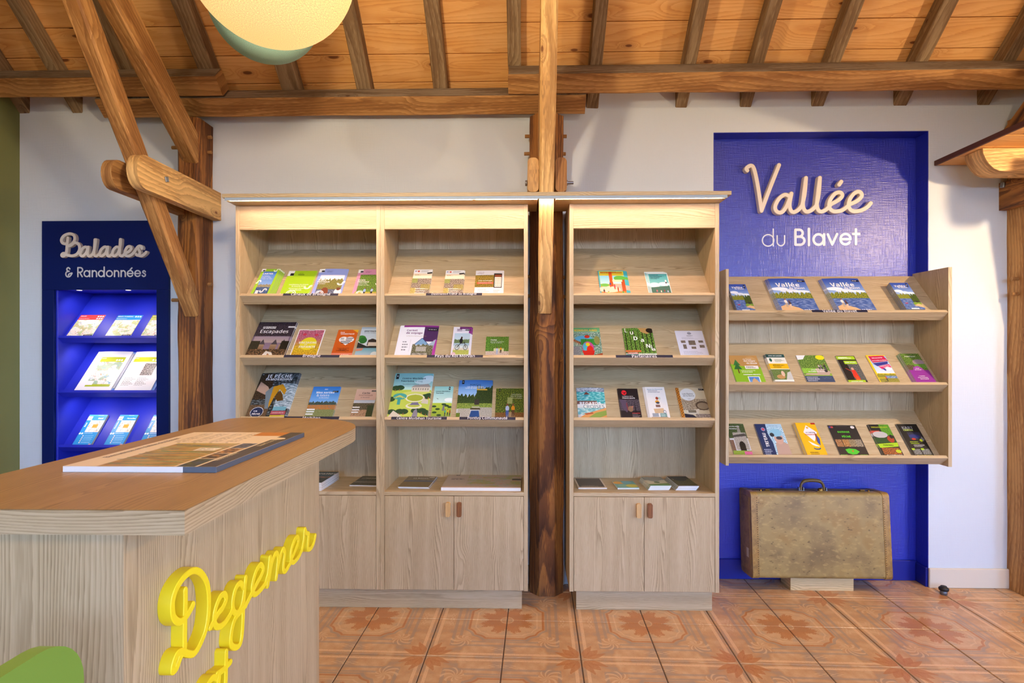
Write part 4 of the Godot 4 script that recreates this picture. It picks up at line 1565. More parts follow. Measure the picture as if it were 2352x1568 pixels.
# a photograph's foliage, water, stone: mottled by noise between three colours; sx stretches it sideways; edge ragged at the top
func N(x0: float, y0: float, x1: float, y1: float, a: String, b: String, c: String, f := 0.08, sx := 1.0, ragged := 0.0):
	var ca := hx(a)
	var cb := hx(b)
	var cc := hx(c)
	pn.frequency = f * 2.0
	pn.fractal_octaves = 4
	for x in range(maxi(int(x0 * CW), 0), mini(int(x1 * CW), CW)):
		var top := y0 + ragged * (0.5 + pn.get_noise_2d(x * 0.4, oy + 7.0))
		for y in range(maxi(int(top * CH), 0), mini(int(y1 * CH), CH)):
			var v := clampf(0.5 + pn.get_noise_2d(x * sx + ox * 3, y + oy * 3) * 1.1, 0.0, 1.0)
			dot(x, y, ca.lerp(cb, v * 2.0) if v < 0.5 else cb.lerp(cc, v * 2.0 - 1.0))

# lines of small print
func S(x0: float, y0: float, x1: float, n: int, step: float, s: String):
	for k in n:
		var e := x1 - (x1 - x0) * 0.35 * absf(sin(k * 2.3 + x0 * 9.0))
		var x := x0
		while x < e:
			var w := 0.02 + 0.03 * absf(sin(x * 41.0 + k))
			R(x, y0 + k * step, minf(x + w, e), y0 + k * step + maxf(step * 0.4, 0.006), s)
			x += w + 0.014

# a survey map: contours, woods, roads
func Mp(x0: float, y0: float, x1: float, y1: float, base := "efe6d2", wood_ := "b8c98a", line_ := "c9a070"):
	pn.frequency = 0.018
	pn.fractal_octaves = 3
	var cb := hx(base)
	var cw := hx(wood_)
	var cl := hx(line_)
	for y in range(int(y0 * CH), mini(int(y1 * CH), CH)):
		for x in range(int(x0 * CW), mini(int(x1 * CW), CW)):
			var v := pn.get_noise_2d(x + ox * 2, y + oy * 2)
			var c := cb
			if pn.get_noise_2d(x + 900 + ox, y + oy) > 0.12:
				c = cw
			if fmod(absf(v) * 14.0, 1.0) < 0.22:
				c = c.lerp(cl, 0.55)
			if absf(v) < 0.022:
				c = hx("7fa8b8")
			elif absf(pn.get_noise_2d(x - 500 + oy, y + ox)) < 0.018:
				c = hx("d2783c")
			dot(x, y, c)

func walker(x: float, y: float, h: float, top: String, legs: String):
	E(x, y - h * 0.88, h * 0.09, h * 0.085, "7a4a35")
	E(x, y - h * 0.62, h * 0.15, h * 0.19, top)
	P([x - h * 0.12, y - h * 0.48, x + h * 0.12, y - h * 0.48, x + h * 0.09, y, x + h * 0.02, y, x, y - h * 0.3, x - h * 0.04, y, x - h * 0.11, y], legs)

func swirl(x: float, y: float, s: float):
	for k in 14:
		var a := TAU * k / 14.0
		var b := TAU * (k + 1) / 14.0
		for r in [s, s * 0.62]:
			if k < 7:
				L(x + cos(a) * r, y + sin(a) * r * 0.71, x + cos(b) * r, y + sin(b) * r * 0.71, 3, "ffffff")
			else:
				L(x + s * 1.6 + cos(a) * r, y + sin(a) * r * 0.71, x + s * 1.6 + cos(b) * r, y + sin(b) * r * 0.71, 3, "ffffff")

func badge(x: float, y: float, w: float, h: float):
	R(x, y, x + w, y + h, "17171a")
	S(x + 0.02, y + h * 0.35, x + w - 0.01, 1, h * 0.5, "e8e8e8")

func paint(what: String):
	match what:
		"cartes":
			R(0, 0, 1, 1, "97c22c")
			R(0, 0, 0.22, 0.11, "f4f4f4")
			R(0.08, 0.05, 0.2, 0.1, "222222")
			R(0.16, 0.11, 0.86, 0.96, "4478c8", "a9c6ea")
			N(0.16, 0.58, 0.86, 0.72, "3f5230", "8a7a58", "d8cdb8", 0.12, 1.0, 0.05)
			N(0.16, 0.70, 0.86, 0.97, "233a5e", "31507e", "5a7498", 0.07, 0.4)
			R(0.2, 0.82, 0.36, 0.94, "e7d7d5")
			swirl(0.5, 0.82, 0.1)
			swirl(0.02, 0.5, 0.09)
			swirl(0.75, 0.05, 0.09)
		"green":
			R(0, 0, 1, 1, "a2c81e")
			R(0, 0, 0.22, 0.2, "f2f2ee")
			R(0.1, 0.1, 0.22, 0.19, "222222")
			R(0.38, 0.15, 0.6, 0.17, "4d5a20")
			S(0.38, 0.1, 0.58, 1, 0.03, "3d4a18")
			swirl(0.12, 0.85, 0.16)
			swirl(0.86, 0.62, 0.1)
		"lilac", "pink":
			var lil := what == "lilac"
			R(0, 0, 1, 1, "93a1dc" if lil else "d391ae")
			R(0, 0, 0.2, 0.13, "f2f2ee")
			R(0.1, 0.06, 0.2, 0.12, "222222")
			S(0.3, 0.08, 0.55, 2, 0.03, "56609a" if lil else "8a5570")
			if lil:
				R(0.12, 0.22, 0.94, 0.45, "d5d9e8", "eef0f4")
				N(0.12, 0.34, 0.94, 0.75, "4d5527", "7c7c3a", "a5954c", 0.12, 1.0, 0.08)
				N(0.12, 0.72, 0.94, 1, "3a4660", "56627a", "8a93a4", 0.08, 0.4)
				E(0.4, 0.82, 0.13, 0.17, "7a3a1e")
				E(0.85, 0.8, 0.12, 0.12, "e8e6e2")
				E(0.85, 0.7, 0.07, 0.05, "6a3a22")
				R(0.5, 0.88, 0.8, 0.92, "b5602f")
			else:
				N(0.14, 0.2, 1, 1, "23380f", "58822a", "a3c24c", 0.1)
				N(0.1, 0.8, 1, 1, "8a7a3a", "c7b23a", "a8b43a", 0.1)
				walker(0.42, 0.95, 0.32, "8fb0e0", "1c1c22")
				walker(0.68, 0.93, 0.3, "9fb6d6", "1c1c22")
			swirl(0.08, 0.85, 0.12)
			swirl(0.86, 0.5, 0.1)
		"escapades":
			R(0, 0, 1, 1, "5d4a63", "9a8290")
			N(0, 0, 1, 0.42, "14110f", "2a2426", "6c5670", 0.12)
			R(0.05, 0.42, 0.95, 0.6, "9a8692", "b09a90")
			for t in [[0.3, 0.5], [0.62, 0.5], [0.84, 0.5]]:
				P([t[0] - 0.09, 0.66, t[0], t[1], t[0] + 0.09, 0.66], "4a4248")
				R(t[0] - 0.08, 0.65, t[0] + 0.08, 0.8, "a08468", "7a5c40")
			N(0, 0.55, 0.25, 0.8, "14120e", "2c2a1c", "4a3f28", 0.14)
			N(0.8, 0.55, 1, 1, "0f0e0c", "221d14", "3b3020", 0.14)
			N(0, 0.78, 1, 1, "1b1710", "57402a", "96704a", 0.08, 0.6)
			P([0.4, 0.98, 0.48, 0.82, 0.64, 0.86, 0.72, 0.98], "d8d0c4")
			P([0.52, 0.98, 0.55, 0.88, 0.66, 0.98], "9a6238")
			R(0.82, 0.13, 1, 0.17, "d8d8d8")
		"enfants":
			R(0, 0, 1, 1, "f1ece4")
			pn.frequency = 0.2
			for y in range(6, CH - 6):
				for x in range(6, CW - 6):
					var t := float(y) / CH
					var c := hx("c9687f").lerp(hx("e3b81f"), smoothstep(0.25, 0.7, t)).lerp(hx("e2902a"), smoothstep(0.75, 1.0, t))
					var a := atan2(y - CH * 0.5, x - CW * 0.52)
					var v := pn.get_noise_2d(a * 40.0, Vector2(x - CW * 0.52, y - CH * 0.5).length() * 0.9)
					dot(x, y, c.darkened(0.35) if v > 0.12 else c.lightened(0.12 if v < -0.15 else 0.0))
			E(0.52, 0.5, 0.3, 0.22, "e8d428")
			E(0.28, 0.18, 0.07, 0.04, "c8364a")
			E(0.72, 0.2, 0.07, 0.04, "c8364a")
			R(0.38, 0.0, 0.6, 0.05, "c8c4bc")
		"orange":
			R(0, 0, 1, 1, "d9661f", "c8561a")
			P([0.7, 0, 1, 0, 1, 0.12], "e8b030")
			E(0.38, 0.35, 0.21, 0.1, "f4f0ea")
			E(0.68, 0.35, 0.21, 0.1, "f4f0ea")
			P([0.18, 0.38, 0.88, 0.38, 0.55, 0.55], "f4f0ea")
			for s in 4:
				R(0.5 if s < 2 else 0.22 + s * 0.03, 0.3 + s * 0.055, 0.86 - s * 0.05, 0.325 + s * 0.055, "1d1d1f")
			S(0.25, 0.3, 0.48, 3, 0.03, "1d1d1f")
			R(0, 0.82, 1, 1, "e98a6c", "e07050")
			S(0.3, 0.68, 0.75, 2, 0.05, "4a1c0c")
			S(0.62, 0.87, 0.9, 2, 0.04, "f4e6dc")
		"sea":
			R(0, 0, 1, 1, "c2d2dc", "e0e6e4")
			R(0, 0, 1, 0.06, "9fb4c4")
			E(0.1, 0.38, 0.2, 0.1, "3f8a35")
			E(0.2, 0.44, 0.16, 0.1, "2f7030")
			P([0.0, 0.68, 0.0, 0.5, 0.4, 0.62, 1, 0.6, 1, 0.7], "2b2b28")
			P([0.4, 0.6, 0.42, 0.42, 0.6, 0.38, 0.9, 0.46, 0.95, 0.64], "4a3a30")
			R(0.45, 0.5, 0.9, 0.62, "d9c9b4")
			P([0.42, 0.48, 0.55, 0.38, 0.92, 0.48], "352c28")
			R(0, 0.68, 1, 0.86, "6fa3b0", "a5c4cc")
			P([0.0, 0.7, 0.3, 0.68, 0.25, 0.76, 0.0, 0.78], "d08a70")
			R(0, 0.86, 1, 1, "a9bccb", "c5d0d8")
			E(0.8, 0.88, 0.15, 0.09, "dadfd8")
		"peche":
			N(0, 0, 1, 1, "171a18", "34393a", "7f8c94", 0.06, 0.5)
			N(0, 0.02, 0.4, 0.6, "120f0c", "2a2018", "6a4a2a", 0.1)
			N(0.62, 0.25, 1, 0.8, "5d7078", "93a6ae", "d5dde0", 0.09, 0.3)
			N(0, 0.72, 0.5, 1, "2b2118", "5a432a", "a5835a", 0.16)
			P([0.02, 0.4, 0.06, 0.2, 0.3, 0.32, 0.4, 0.44, 0.3, 0.5], "b49480")
			P([0.28, 0.44, 0.4, 0.32, 0.5, 0.3, 0.52, 0.55, 0.48, 0.8, 0.4, 0.8, 0.34, 0.6], "6f7e86")
			P([0.44, 0.32, 0.66, 0.26, 0.8, 0.4, 0.78, 0.5, 0.68, 0.42, 0.62, 0.38, 0.54, 0.56, 0.5, 0.78, 0.46, 0.7], "c08a1c")
			P([0.56, 0.56, 0.64, 0.4, 0.74, 0.5, 0.8, 0.62, 0.66, 0.64], "5a3c10")
			E(0.24, 0.87, 0.16, 0.11, "e8eef4")
			E(0.24, 0.87, 0.15, 0.1, "1c2b52")
			S(0.16, 0.84, 0.32, 1, 0.05, "e8eef4")
			R(0.62, 0.76, 0.95, 0.84, "6fa7b4")
			R(0.6, 0.85, 0.97, 0.93, "b0525c")
			R(0.6, 0.94, 0.97, 1.0, "d6c23c")
			badge(0.02, 0.02, 0.08, 0.05)
		"sorties":
			R(0, 0, 1, 0.5, "2e74c8", "7fb3e6")
			N(0, 0.46, 1, 0.62, "1f2f18", "43543a", "5d6a8a", 0.12, 1.0, 0.06)
			N(0, 0.58, 1, 0.74, "a5661f", "d0882c", "6a6a94", 0.1, 0.6)
			N(0, 0.72, 1, 0.96, "3f4c22", "7c8a4a", "c7bc9a", 0.18)
			R(0.02, 0.70, 0.3, 0.74, "eef0ee")
			R(0.02, 0.77, 0.3, 0.81, "dfe6ea")
			R(0.02, 0.84, 0.28, 0.88, "eef0ee")
			R(0, 0.96, 1, 1, "e6e2da")
			badge(0.76, 0.14, 0.2, 0.05)
		"carte_m":
			R(0, 0, 1, 0.38, "d9b7a2", "d0a892")
			R(0, 0.38, 1, 0.5, "a9b5c0", "d8d4cc")
			N(0, 0.48, 1, 0.72, "2a2a1c", "55503a", "9a8468", 0.1, 0.6)
			N(0, 0.7, 1, 0.92, "a58262", "c49a78", "6b5a3c", 0.08, 0.4)
			N(0.7, 0.55, 1, 0.92, "1c2414", "3a4626", "56603a", 0.14)
			R(0.02, 0.6, 0.35, 0.64, "e8e6e0")
			R(0.02, 0.68, 0.35, 0.72, "e8e6e0")
			R(0.02, 0.76, 0.33, 0.8, "e8e6e0")
			R(0, 0.92, 1, 1, "e8e4da")
			badge(0.74, 0.05, 0.26, 0.045)
		"dc":
			R(0, 0, 1, 0.34, "ead9bb")
			R(0, 0, 1, 0.16, "efece8")
			R(0.08, 0.05, 0.12, 0.09, "3a5a9a")
			R(0.14, 0.05, 0.17, 0.09, "c83a30")
			E(0.26, 0.07, 0.05, 0.03, "d24a30")
			S(0.4, 0.05, 0.85, 2, 0.04, "9a948c")
			S(0.1, 0.2, 0.4, 1, 0.04, "a5794a")
			N(0, 0.34, 1, 1, "37312a", "8a7c6c", "c2b6a8", 0.07)
			N(0, 0.34, 0.3, 0.5, "5c5546", "8a9a4a", "b5b06a", 0.12)
			N(0.5, 0.55, 1, 0.75, "4a4630", "98904a", "c7b06a", 0.1)
			N(0, 0.68, 0.3, 1, "6c6a34", "b0a04e", "d8c88a", 0.12)
			for r in [[0.25, 0.7], [0.25, 0.78], [0.25, 0.85], [0.3, 0.92]]:
				S(r[0], r[1], 0.95, 1, 0.05, "f2eee6")
			P([0.72, 0.12, 1, 0.1, 0.98, 0.15, 0.74, 0.17], "17171a")
		"dc_app":
			R(0, 0, 1, 1, "e9e4e2")
			N(0, 0.18, 0.94, 0.64, "2a2a1c", "7c6a26", "c7a838", 0.1)
			R(0.08, 0.45, 0.64, 0.51, "d2402c")
			R(0.66, 0.12, 0.94, 0.66, "1c1c1e")
			R(0.69, 0.16, 0.92, 0.63, "e4ddd2")
			R(0.69, 0.16, 0.92, 0.26, "8a4a30")
			for r in 4:
				for c in 3:
					R(0.71 + c * 0.07, 0.3 + r * 0.08, 0.76 + c * 0.07, 0.35 + r * 0.08, "c9b8a6")
			S(0.12, 0.72, 0.55, 4, 0.06, "b9b2ac")
			S(0.66, 0.74, 0.9, 3, 0.06, "c9b0a6")
			N(0.9, 0.86, 1, 1, "2a2a22", "6a6048", "a59a7c", 0.12)
		"carnet":
			R(0, 0, 1, 1, "ecebf0")
			R(0.1, 0, 1, 0.06, "8a2a80")
			R(0.64, 0.05, 1, 0.5, "4c2c58")
			R(0.9, 0.45, 1, 1, "a53a94", "c04aa4")
			P([0.44, 0.6, 0.62, 0.4, 0.8, 0.6], "7fa8cc")
			P([0.78, 0.6, 0.96, 0.42, 0.92, 0.72, 0.7, 0.66], "a5b8c8")
			L(0.44, 0.6, 0.62, 0.4, 2, "2a4c80")
			L(0.62, 0.4, 0.8, 0.6, 2, "2a4c80")
			N(0.4, 0.58, 0.92, 1, "26301a", "6c6a4a", "b5a890", 0.1, 1.0, 0.06)
			N(0.5, 0.66, 0.76, 0.8, "8a8478", "b5aea2", "d5cfc4", 0.14)
			N(0.42, 0.84, 0.8, 0.98, "6a665c", "a09a8c", "c9c4b8", 0.08, 0.3)
			S(0.14, 0.5, 0.3, 4, 0.08, "8a8890")
			L(0.33, 0.45, 0.33, 0.8, 1, "c9c6cc")
			badge(0.72, 0.1, 0.26, 0.07)
		"carte_t":
			R(0, 0, 1, 1, "e4e0e8")
			R(0.35, 0, 1, 0.08, "6a2a68")
			R(0.86, 0.04, 1, 0.24, "8a2a80")
			S(0.2, 0.08, 0.6, 2, 0.05, "5a3060")
			R(0.1, 0.22, 0.94, 0.98, "b9cfdc", "dfe4da")
			N(0.12, 0.4, 0.92, 0.56, "3c5230", "6a8050", "93a578", 0.12, 1.0, 0.05)
			R(0.1, 0.54, 0.94, 0.62, "a5bcc8")
			N(0.1, 0.74, 0.94, 0.9, "8a9a3a", "b5ba58", "d0c878", 0.1)
			R(0.1, 0.7, 0.94, 0.76, "d8cdb8")
			E(0.3, 0.67, 0.12, 0.085, "26262a")
			E(0.3, 0.67, 0.1, 0.07, "c4cdc8")
			E(0.74, 0.67, 0.12, 0.085, "26262a")
			E(0.74, 0.67, 0.1, 0.07, "c4cdc8")
			L(0.3, 0.67, 0.46, 0.55, 4, "26262a")
			L(0.46, 0.55, 0.68, 0.54, 4, "26262a")
			L(0.68, 0.5, 0.74, 0.67, 4, "26262a")
			E(0.48, 0.46, 0.09, 0.08, "1c1c20")
			E(0.5, 0.36, 0.05, 0.035, "4a342c")
			E(0.14, 0.9, 0.12, 0.08, "d8b4ba")
			badge(0.66, 0.09, 0.3, 0.05)
		"carte_sq":
			N(0, 0, 1, 0.75, "1c3410", "4a7a22", "a5c458", 0.09)
			N(0, 0, 0.18, 1, "2a5218", "5a8a2c", "8ab04a", 0.06)
			R(0.36, 0.55, 0.8, 0.7, "c8c88a", "d8d0a5")
			N(0.02, 0.68, 1, 1, "b59a84", "d0b8a4", "e2d0c0", 0.06)
			walker(0.5, 0.82, 0.34, "b8c4d8", "a5b0c8")
			walker(0.66, 0.76, 0.3, "d8a024", "5a4a30")
		"cm":
			R(0, 0, 1, 0.4, "8cc5c0", "bfe0d4")
			E(0.9, 0.12, 0.16, 0.07, "e6f0ec")
			E(0.75, 0.2, 0.2, 0.05, "dcebe4")
			R(0, 0.38, 1, 1, "b9c94a", "c5cf58")
			E(0.7, 0.5, 0.5, 0.1, "cdd46a")
			for t in [[0.1, 0.34], [0.2, 0.33], [0.88, 0.52], [0.96, 0.5], [0.1, 0.85], [0.3, 0.84], [0.4, 0.84], [0.68, 0.82], [0.84, 0.82], [0.95, 0.86], [0.02, 0.58]]:
				E(t[0], t[1], 0.11, 0.055, "2c4a2a")
				R(t[0] - 0.008, t[1] + 0.03, t[0] + 0.008, t[1] + 0.08, "b5603a")
			R(0.5, 0.31, 0.96, 0.42, "d8c8b0")
			P([0.48, 0.32, 0.56, 0.27, 0.9, 0.24, 0.98, 0.31], "b0a294")
			for w in 7:
				R(0.54 + w * 0.06, 0.34, 0.565 + w * 0.06, 0.38, "8a8478")
			E(0.62, 0.55, 0.24, 0.09, "e2dcc0")
			E(0.62, 0.55, 0.2, 0.07, "a9b03a")
			E(0.24, 0.52, 0.17, 0.07, "4aa39a")
			for w in 6:
				L(0.24, 0.5, 0.1 + w * 0.055, 0.56, 2, "d8c84a")
			R(0.2, 0.55, 0.28, 0.7, "3f9a92")
			E(0.62, 0.72, 0.2, 0.06, "e2dcc0")
			E(0.62, 0.71, 0.15, 0.04, "b9c04a")
			P([0.52, 0.7, 0.56, 0.65, 0.7, 0.64, 0.76, 0.7], "77708a")
			P([0.78, 0.66, 0.84, 0.55, 0.96, 0.6, 0.96, 0.68], "d0c4b0")
			P([0.6, 0.97, 0.64, 0.82, 0.7, 0.78, 0.74, 0.86, 0.74, 0.97], "8a8490")
			P([0.02, 0.97, 0.14, 0.82, 0.3, 0.9, 0.42, 0.97], "d8ccb8")
			badge(0.06, 0.02, 0.07, 0.12)
		"cm_small":
			R(0, 0, 1, 0.55, "8cc5c0", "d8ece0")
			E(0.85, 0.42, 0.25, 0.06, "eef4ee")
			L(0.2, 0.38, 0.28, 0.4, 2, "30403c")
			R(0, 0.52, 1, 1, "b5c840", "8fa838")
			for t in [[0.1, 0.62], [0.3, 0.7], [0.75, 0.6], [0.92, 0.64], [0.15, 0.8], [0.4, 0.88], [0.6, 0.56]]:
				E(t[0], t[1], 0.12, 0.03, "2c4a2a")
			P([0.52, 0.75, 0.56, 0.6, 0.64, 0.58, 0.66, 0.75], "77747c")
			walker(0.7, 0.92, 0.24, "3a9a8a", "2a3a4a")
			walker(0.84, 0.9, 0.22, "d8a024", "30303a")
			walker(0.95, 0.92, 0.22, "a53a2a", "30303a")
			R(0, 0.92, 1, 1, "9a948a")
			badge(0.78, 0.02, 0.08, 0.1)
		"pontivy":
			R(0, 0, 1, 0.42, "3f78c4", "a5c8ea")
			N(0, 0.34, 0.55, 0.62, "1a2a12", "33481e", "566a30", 0.1, 1.0, 0.1)
			N(0.55, 0.14, 1, 0.6, "16220f", "2c3f1a", "4d602a", 0.1, 1.0, 0.1)
			N(0, 0.6, 1, 0.74, "5c7a2c", "84983e", "a5a84e", 0.1, 0.5)
			R(0.5, 0.5, 0.64, 0.64, "3a342e")
			N(0.05, 0.73, 0.4, 0.97, "8a8274", "b5ac9c", "d0c8b8", 0.14)
			N(0.66, 0.7, 1, 0.93, "8a8274", "b5ac9c", "d0c8b8", 0.14)
			P([0.42, 0.78, 0.64, 0.78, 0.68, 1, 0.36, 1], "1f4a84")
			R(0.4, 0.72, 0.68, 0.76, "4a3c30")
			R(0.44, 0.68, 0.66, 0.71, "c4bca8")
			R(0.55, 0.24, 0.85, 0.27, "d8a838")
			N(0, 0.84, 0.12, 1, "2c3f12", "5a7a22", "a5a83a", 0.14)
			badge(0.1, 0.01, 0.07, 0.1)
		"forest":
			N(0, 0, 1, 0.86, "141c0a", "3f5a1c", "a5a838", 0.08)
			R(0.42, 0.3, 0.6, 0.5, "98a060")
			N(0, 0.78, 1, 1, "3a2412", "7a4a22", "b58a4a", 0.14)
			P([0.36, 1, 0.44, 0.76, 0.62, 0.76, 0.74, 1], "a58a64")
			walker(0.42, 0.92, 0.44, "b0bedc", "3f5a9a")
			walker(0.62, 0.9, 0.42, "d88a1c", "5a3a24")
			badge(0.12, 0.02, 0.05, 0.1)
		"kids":
			R(0, 0, 1, 1, "3fa8b4")
			R(0.05, 0.03, 0.95, 1, "d2c83a", "e0742a")
			R(0.06, 0.2, 0.95, 0.52, "7fc4d8", "b8dcd8")
			E(0.7, 0.66, 0.35, 0.14, "e8a894")
			E(0.35, 0.72, 0.4, 0.12, "e8cdb4")
			R(0.4, 0.05, 0.52, 0.62, "d2521c")
			E(0.78, 0.3, 0.22, 0.1, "5aa83a")
			R(0.82, 0.36, 0.95, 0.8, "b04a1c")
			E(0.2, 0.56, 0.16, 0.06, "6ab44a")
			R(0.5, 0.36, 0.86, 0.44, "ecdcae")
			for t in [[0.15, 0.9, "2a2a30"], [0.4, 0.64, "2a4a9a"], [0.66, 0.82, "a54a20"], [0.3, 0.98, "e8d834"], [0.82, 0.96, "3aa04a"], [0.55, 0.72, "c8304a"]]:
				walker(t[0], t[1], 0.2, t[2], "c04a2a")
			R(0.06, 0.9, 0.6, 1, "e8d020")
			S(0.1, 0.05, 0.9, 2, 0.04, "b0301c")
		"teal":
			R(0, 0, 1, 1, "e8efe8")
			R(0.04, 0.06, 0.96, 0.62, "4aa5a5", "8ac8c4")
			E(0.25, 0.52, 0.25, 0.1, "e4efec")
			E(0.7, 0.48, 0.25, 0.08, "e4efec")
			R(0.8, 0.32, 0.87, 0.6, "f0ece4")
			R(0.8, 0.4, 0.87, 0.46, "2a2c34")
			P([0.04, 0.62, 0.96, 0.55, 0.96, 0.9, 0.04, 0.9], "3f6a5a")
			for t in [[0.3, 0.9, "c8646a"], [0.5, 0.92, "d8c8b0"], [0.66, 0.9, "8a3a3a"], [0.82, 0.92, "b0b8d0"]]:
				walker(t[0], t[1], 0.22, t[2], "4a5a7a")
			S(0.1, 0.1, 0.7, 3, 0.06, "163c48")
		"king":
			N(0, 0, 1, 1, "4a6a5a", "7a9a86", "b8c8b4", 0.05)
			R(0, 0, 1, 0.16, "5aa060", "86b890")
			E(0.4, 0.36, 0.3, 0.09, "5aa8c8")
			E(0.52, 0.3, 0.09, 0.05, "d0301c")
			N(0.3, 0.38, 0.9, 0.58, "1c5a22", "2f8a34", "5ab04a", 0.1)
			P([0.0, 0.35, 0.3, 0.5, 0.28, 0.56, 0.0, 0.44], "8a4420")
			for k in 6:
				L(0.05 * k, 0.36 + k * 0.03, 0.05 * k - 0.02, 0.5 + k * 0.02, 2, "d8b07a")
			E(0.85, 0.42, 0.1, 0.14, "8a8a4a")
			E(0.52, 0.66, 0.2, 0.2, "c04a8a")
			E(0.46, 0.64, 0.12, 0.14, "4ab0c0")
			E(0.58, 0.72, 0.11, 0.13, "d82c1c")
			E(0.52, 0.55, 0.07, 0.06, "e0c020")
			P([0.3, 0.75, 0.74, 0.75, 0.66, 0.97, 0.4, 0.97], "c8241c")
			P([0.68, 0.9, 1, 0.82, 1, 0.9, 0.7, 0.99], "9a4a24")
			N(0, 0.62, 0.25, 0.95, "5a5a58", "8a8884", "b5b0a8", 0.1)
		"lud":
			N(0, 0, 1, 0.84, "1c3a0f", "4a7a24", "b8d068", 0.08)
			for k in 7:
				R(0.06 + k * 0.14, 0.1, 0.085 + k * 0.14, 0.8, "2a2418")
			P([0.5, 0.0, 1, 0.0, 0.98, 0.12, 0.78, 0.2, 0.6, 0.14], "c89858")
			E(0.9, 0.08, 0.13, 0.08, "2c2018")
			R(0, 0.74, 0.5, 0.8, "d8703c")
			R(0.05, 0.81, 0.4, 0.86, "c8604a")
			R(0, 0.87, 0.5, 0.94, "4a8a84")
			N(0.4, 0.84, 1, 1, "b8c4a8", "d0d8c4", "e8ece0", 0.06)
			R(0, 0.94, 1, 1, "d8d4c4")
		"white":
			R(0, 0, 1, 1, "e4e2ea")
			L(0.44, 0.08, 0.5, 0.04, 1, "6a6870")
			L(0.5, 0.04, 0.58, 0.1, 1, "6a6870")
			E(0.5, 0.1, 0.07, 0.04, "9a98a4")
			S(0.4, 0.17, 0.6, 2, 0.03, "8a8894")
			S(0.2, 0.25, 0.8, 3, 0.025, "b8b6c0")
			for p in [[0.14, 0.36, 0.3, 0.45], [0.4, 0.36, 0.64, 0.52], [0.76, 0.36, 0.92, 0.44], [0.18, 0.5, 0.3, 0.66], [0.46, 0.58, 0.62, 0.66], [0.76, 0.52, 0.93, 0.62]]:
				N(p[0], p[1], p[2], p[3], "3a2c22", "7a6a58", "b8ac9a", 0.12)
			S(0.15, 0.74, 0.9, 6, 0.035, "b8b6c0")
		"regards":
			N(0, 0, 1, 0.16, "5a6478", "8a98a8", "c8ccd0", 0.08, 0.3)
			N(0, 0.14, 1, 0.5, "2a8a94", "4ab0b0", "b8dcd8", 0.06, 0.3)
			P([0.25, 0.22, 0.34, 0.14, 0.48, 0.22], "7a3a2c")
			N(0, 0.42, 0.7, 0.52, "3a2c3a", "7a4a3a", "a5806a", 0.1, 0.6)
			R(0, 0.52, 1, 0.64, "e8e6dc")
			N(0, 0.64, 1, 0.84, "5aa0a8", "8ac0c0", "d8e0d4", 0.06, 0.3)
			P([0.0, 0.95, 0.3, 0.8, 0.7, 0.7, 1, 0.62, 1, 1, 0, 1], "d89a5a")
			P([0.3, 0.95, 0.62, 0.78, 1, 0.7, 1, 0.84, 0.5, 1], "8aa04a")
			P([0.2, 0.8, 0.5, 0.76, 0.55, 0.8, 0.3, 0.84], "b05a3a")
			S(0.04, 0.03, 0.9, 2, 0.04, "f0f0ee")
		"bat":
			R(0, 0, 1, 1, "231a1c", "2c2426")
			N(0, 0.36, 1, 0.72, "2c2430", "4a4048", "6a6064", 0.06)
			E(0.28, 0.14, 0.13, 0.08, "d8202c")
			P([0.18, 0.1, 0.28, 0.14, 0.4, 0.12, 0.3, 0.18], "231a1c")
			P([0.02, 0.36, 0.3, 0.38, 0.42, 0.66, 0.3, 0.78, 0.1, 0.62], "5a4a5c")
			P([0.3, 0.5, 0.36, 0.44, 0.4, 0.7, 0.34, 0.72], "7a3a42")
			E(0.5, 0.66, 0.13, 0.09, "8a6a50")
			P([0.54, 0.58, 0.66, 0.56, 0.6, 0.66], "b0705a")
			P([0.7, 0.8, 0.74, 0.38, 0.78, 0.8], "17141a")
			S(0.55, 0.8, 0.95, 4, 0.035, "a8a0a0")
			R(0.55, 0.79, 0.95, 0.81, "a82c2c")
			R(0.1, 0.96, 0.4, 1, "8a8484")
		"white_t":
			R(0, 0, 1, 1, "e6e2dc")
			S(0.15, 0.12, 0.85, 2, 0.045, "8a8894")
			E(0.52, 0.36, 0.07, 0.045, "a54a30")
			E(0.64, 0.36, 0.05, 0.04, "b8d0b8")
			E(0.5, 0.47, 0.1, 0.05, "d8942c")
			E(0.52, 0.5, 0.09, 0.03, "3a3a4a")
			R(0.4, 0.56, 0.62, 0.64, "8a6a62")
			P([0.26, 0.68, 0.74, 0.66, 0.78, 0.8, 0.3, 0.82], "d0b088")
			R(0.16, 0.82, 0.46, 0.92, "9aa0a8")
			R(0.54, 0.82, 0.86, 0.94, "7a9a94")
			R(0.58, 0.84, 0.78, 0.92, "9ab8b0")
			E(0.78, 0.77, 0.07, 0.05, "5a6a7a")
			E(0.78, 0.77, 0.05, 0.035, "e4e4e0")
			R(0.1, 0.93, 0.9, 0.95, "a58a70")
		"bains":
			R(0, 0, 1, 1, "cdc0a0")
			R(0, 0, 0.12, 1, "c07a28")
			for r in 26:
				for c in 3:
					if (r + c) % 2:
						R(c * 0.04, r * 0.04, c * 0.04 + 0.025, r * 0.04 + 0.025, "2c1c14")
			N(0.12, 0.36, 1, 0.7, "6a5a48", "a5947a", "d0c4a8", 0.08)
			E(0.8, 0.56, 0.24, 0.14, "5a4a3a")
			E(0.8, 0.57, 0.19, 0.1, "94836a")
			P([0.2, 0.72, 0.66, 0.66, 0.6, 0.82, 0.26, 0.8], "d0c8b4")
			N(0.28, 0.7, 0.54, 0.78, "3a3428", "7a705c", "b8ac94", 0.2)
			P([0.12, 0.8, 0.4, 0.84, 0.62, 1, 0.12, 1], "2c2c3a")
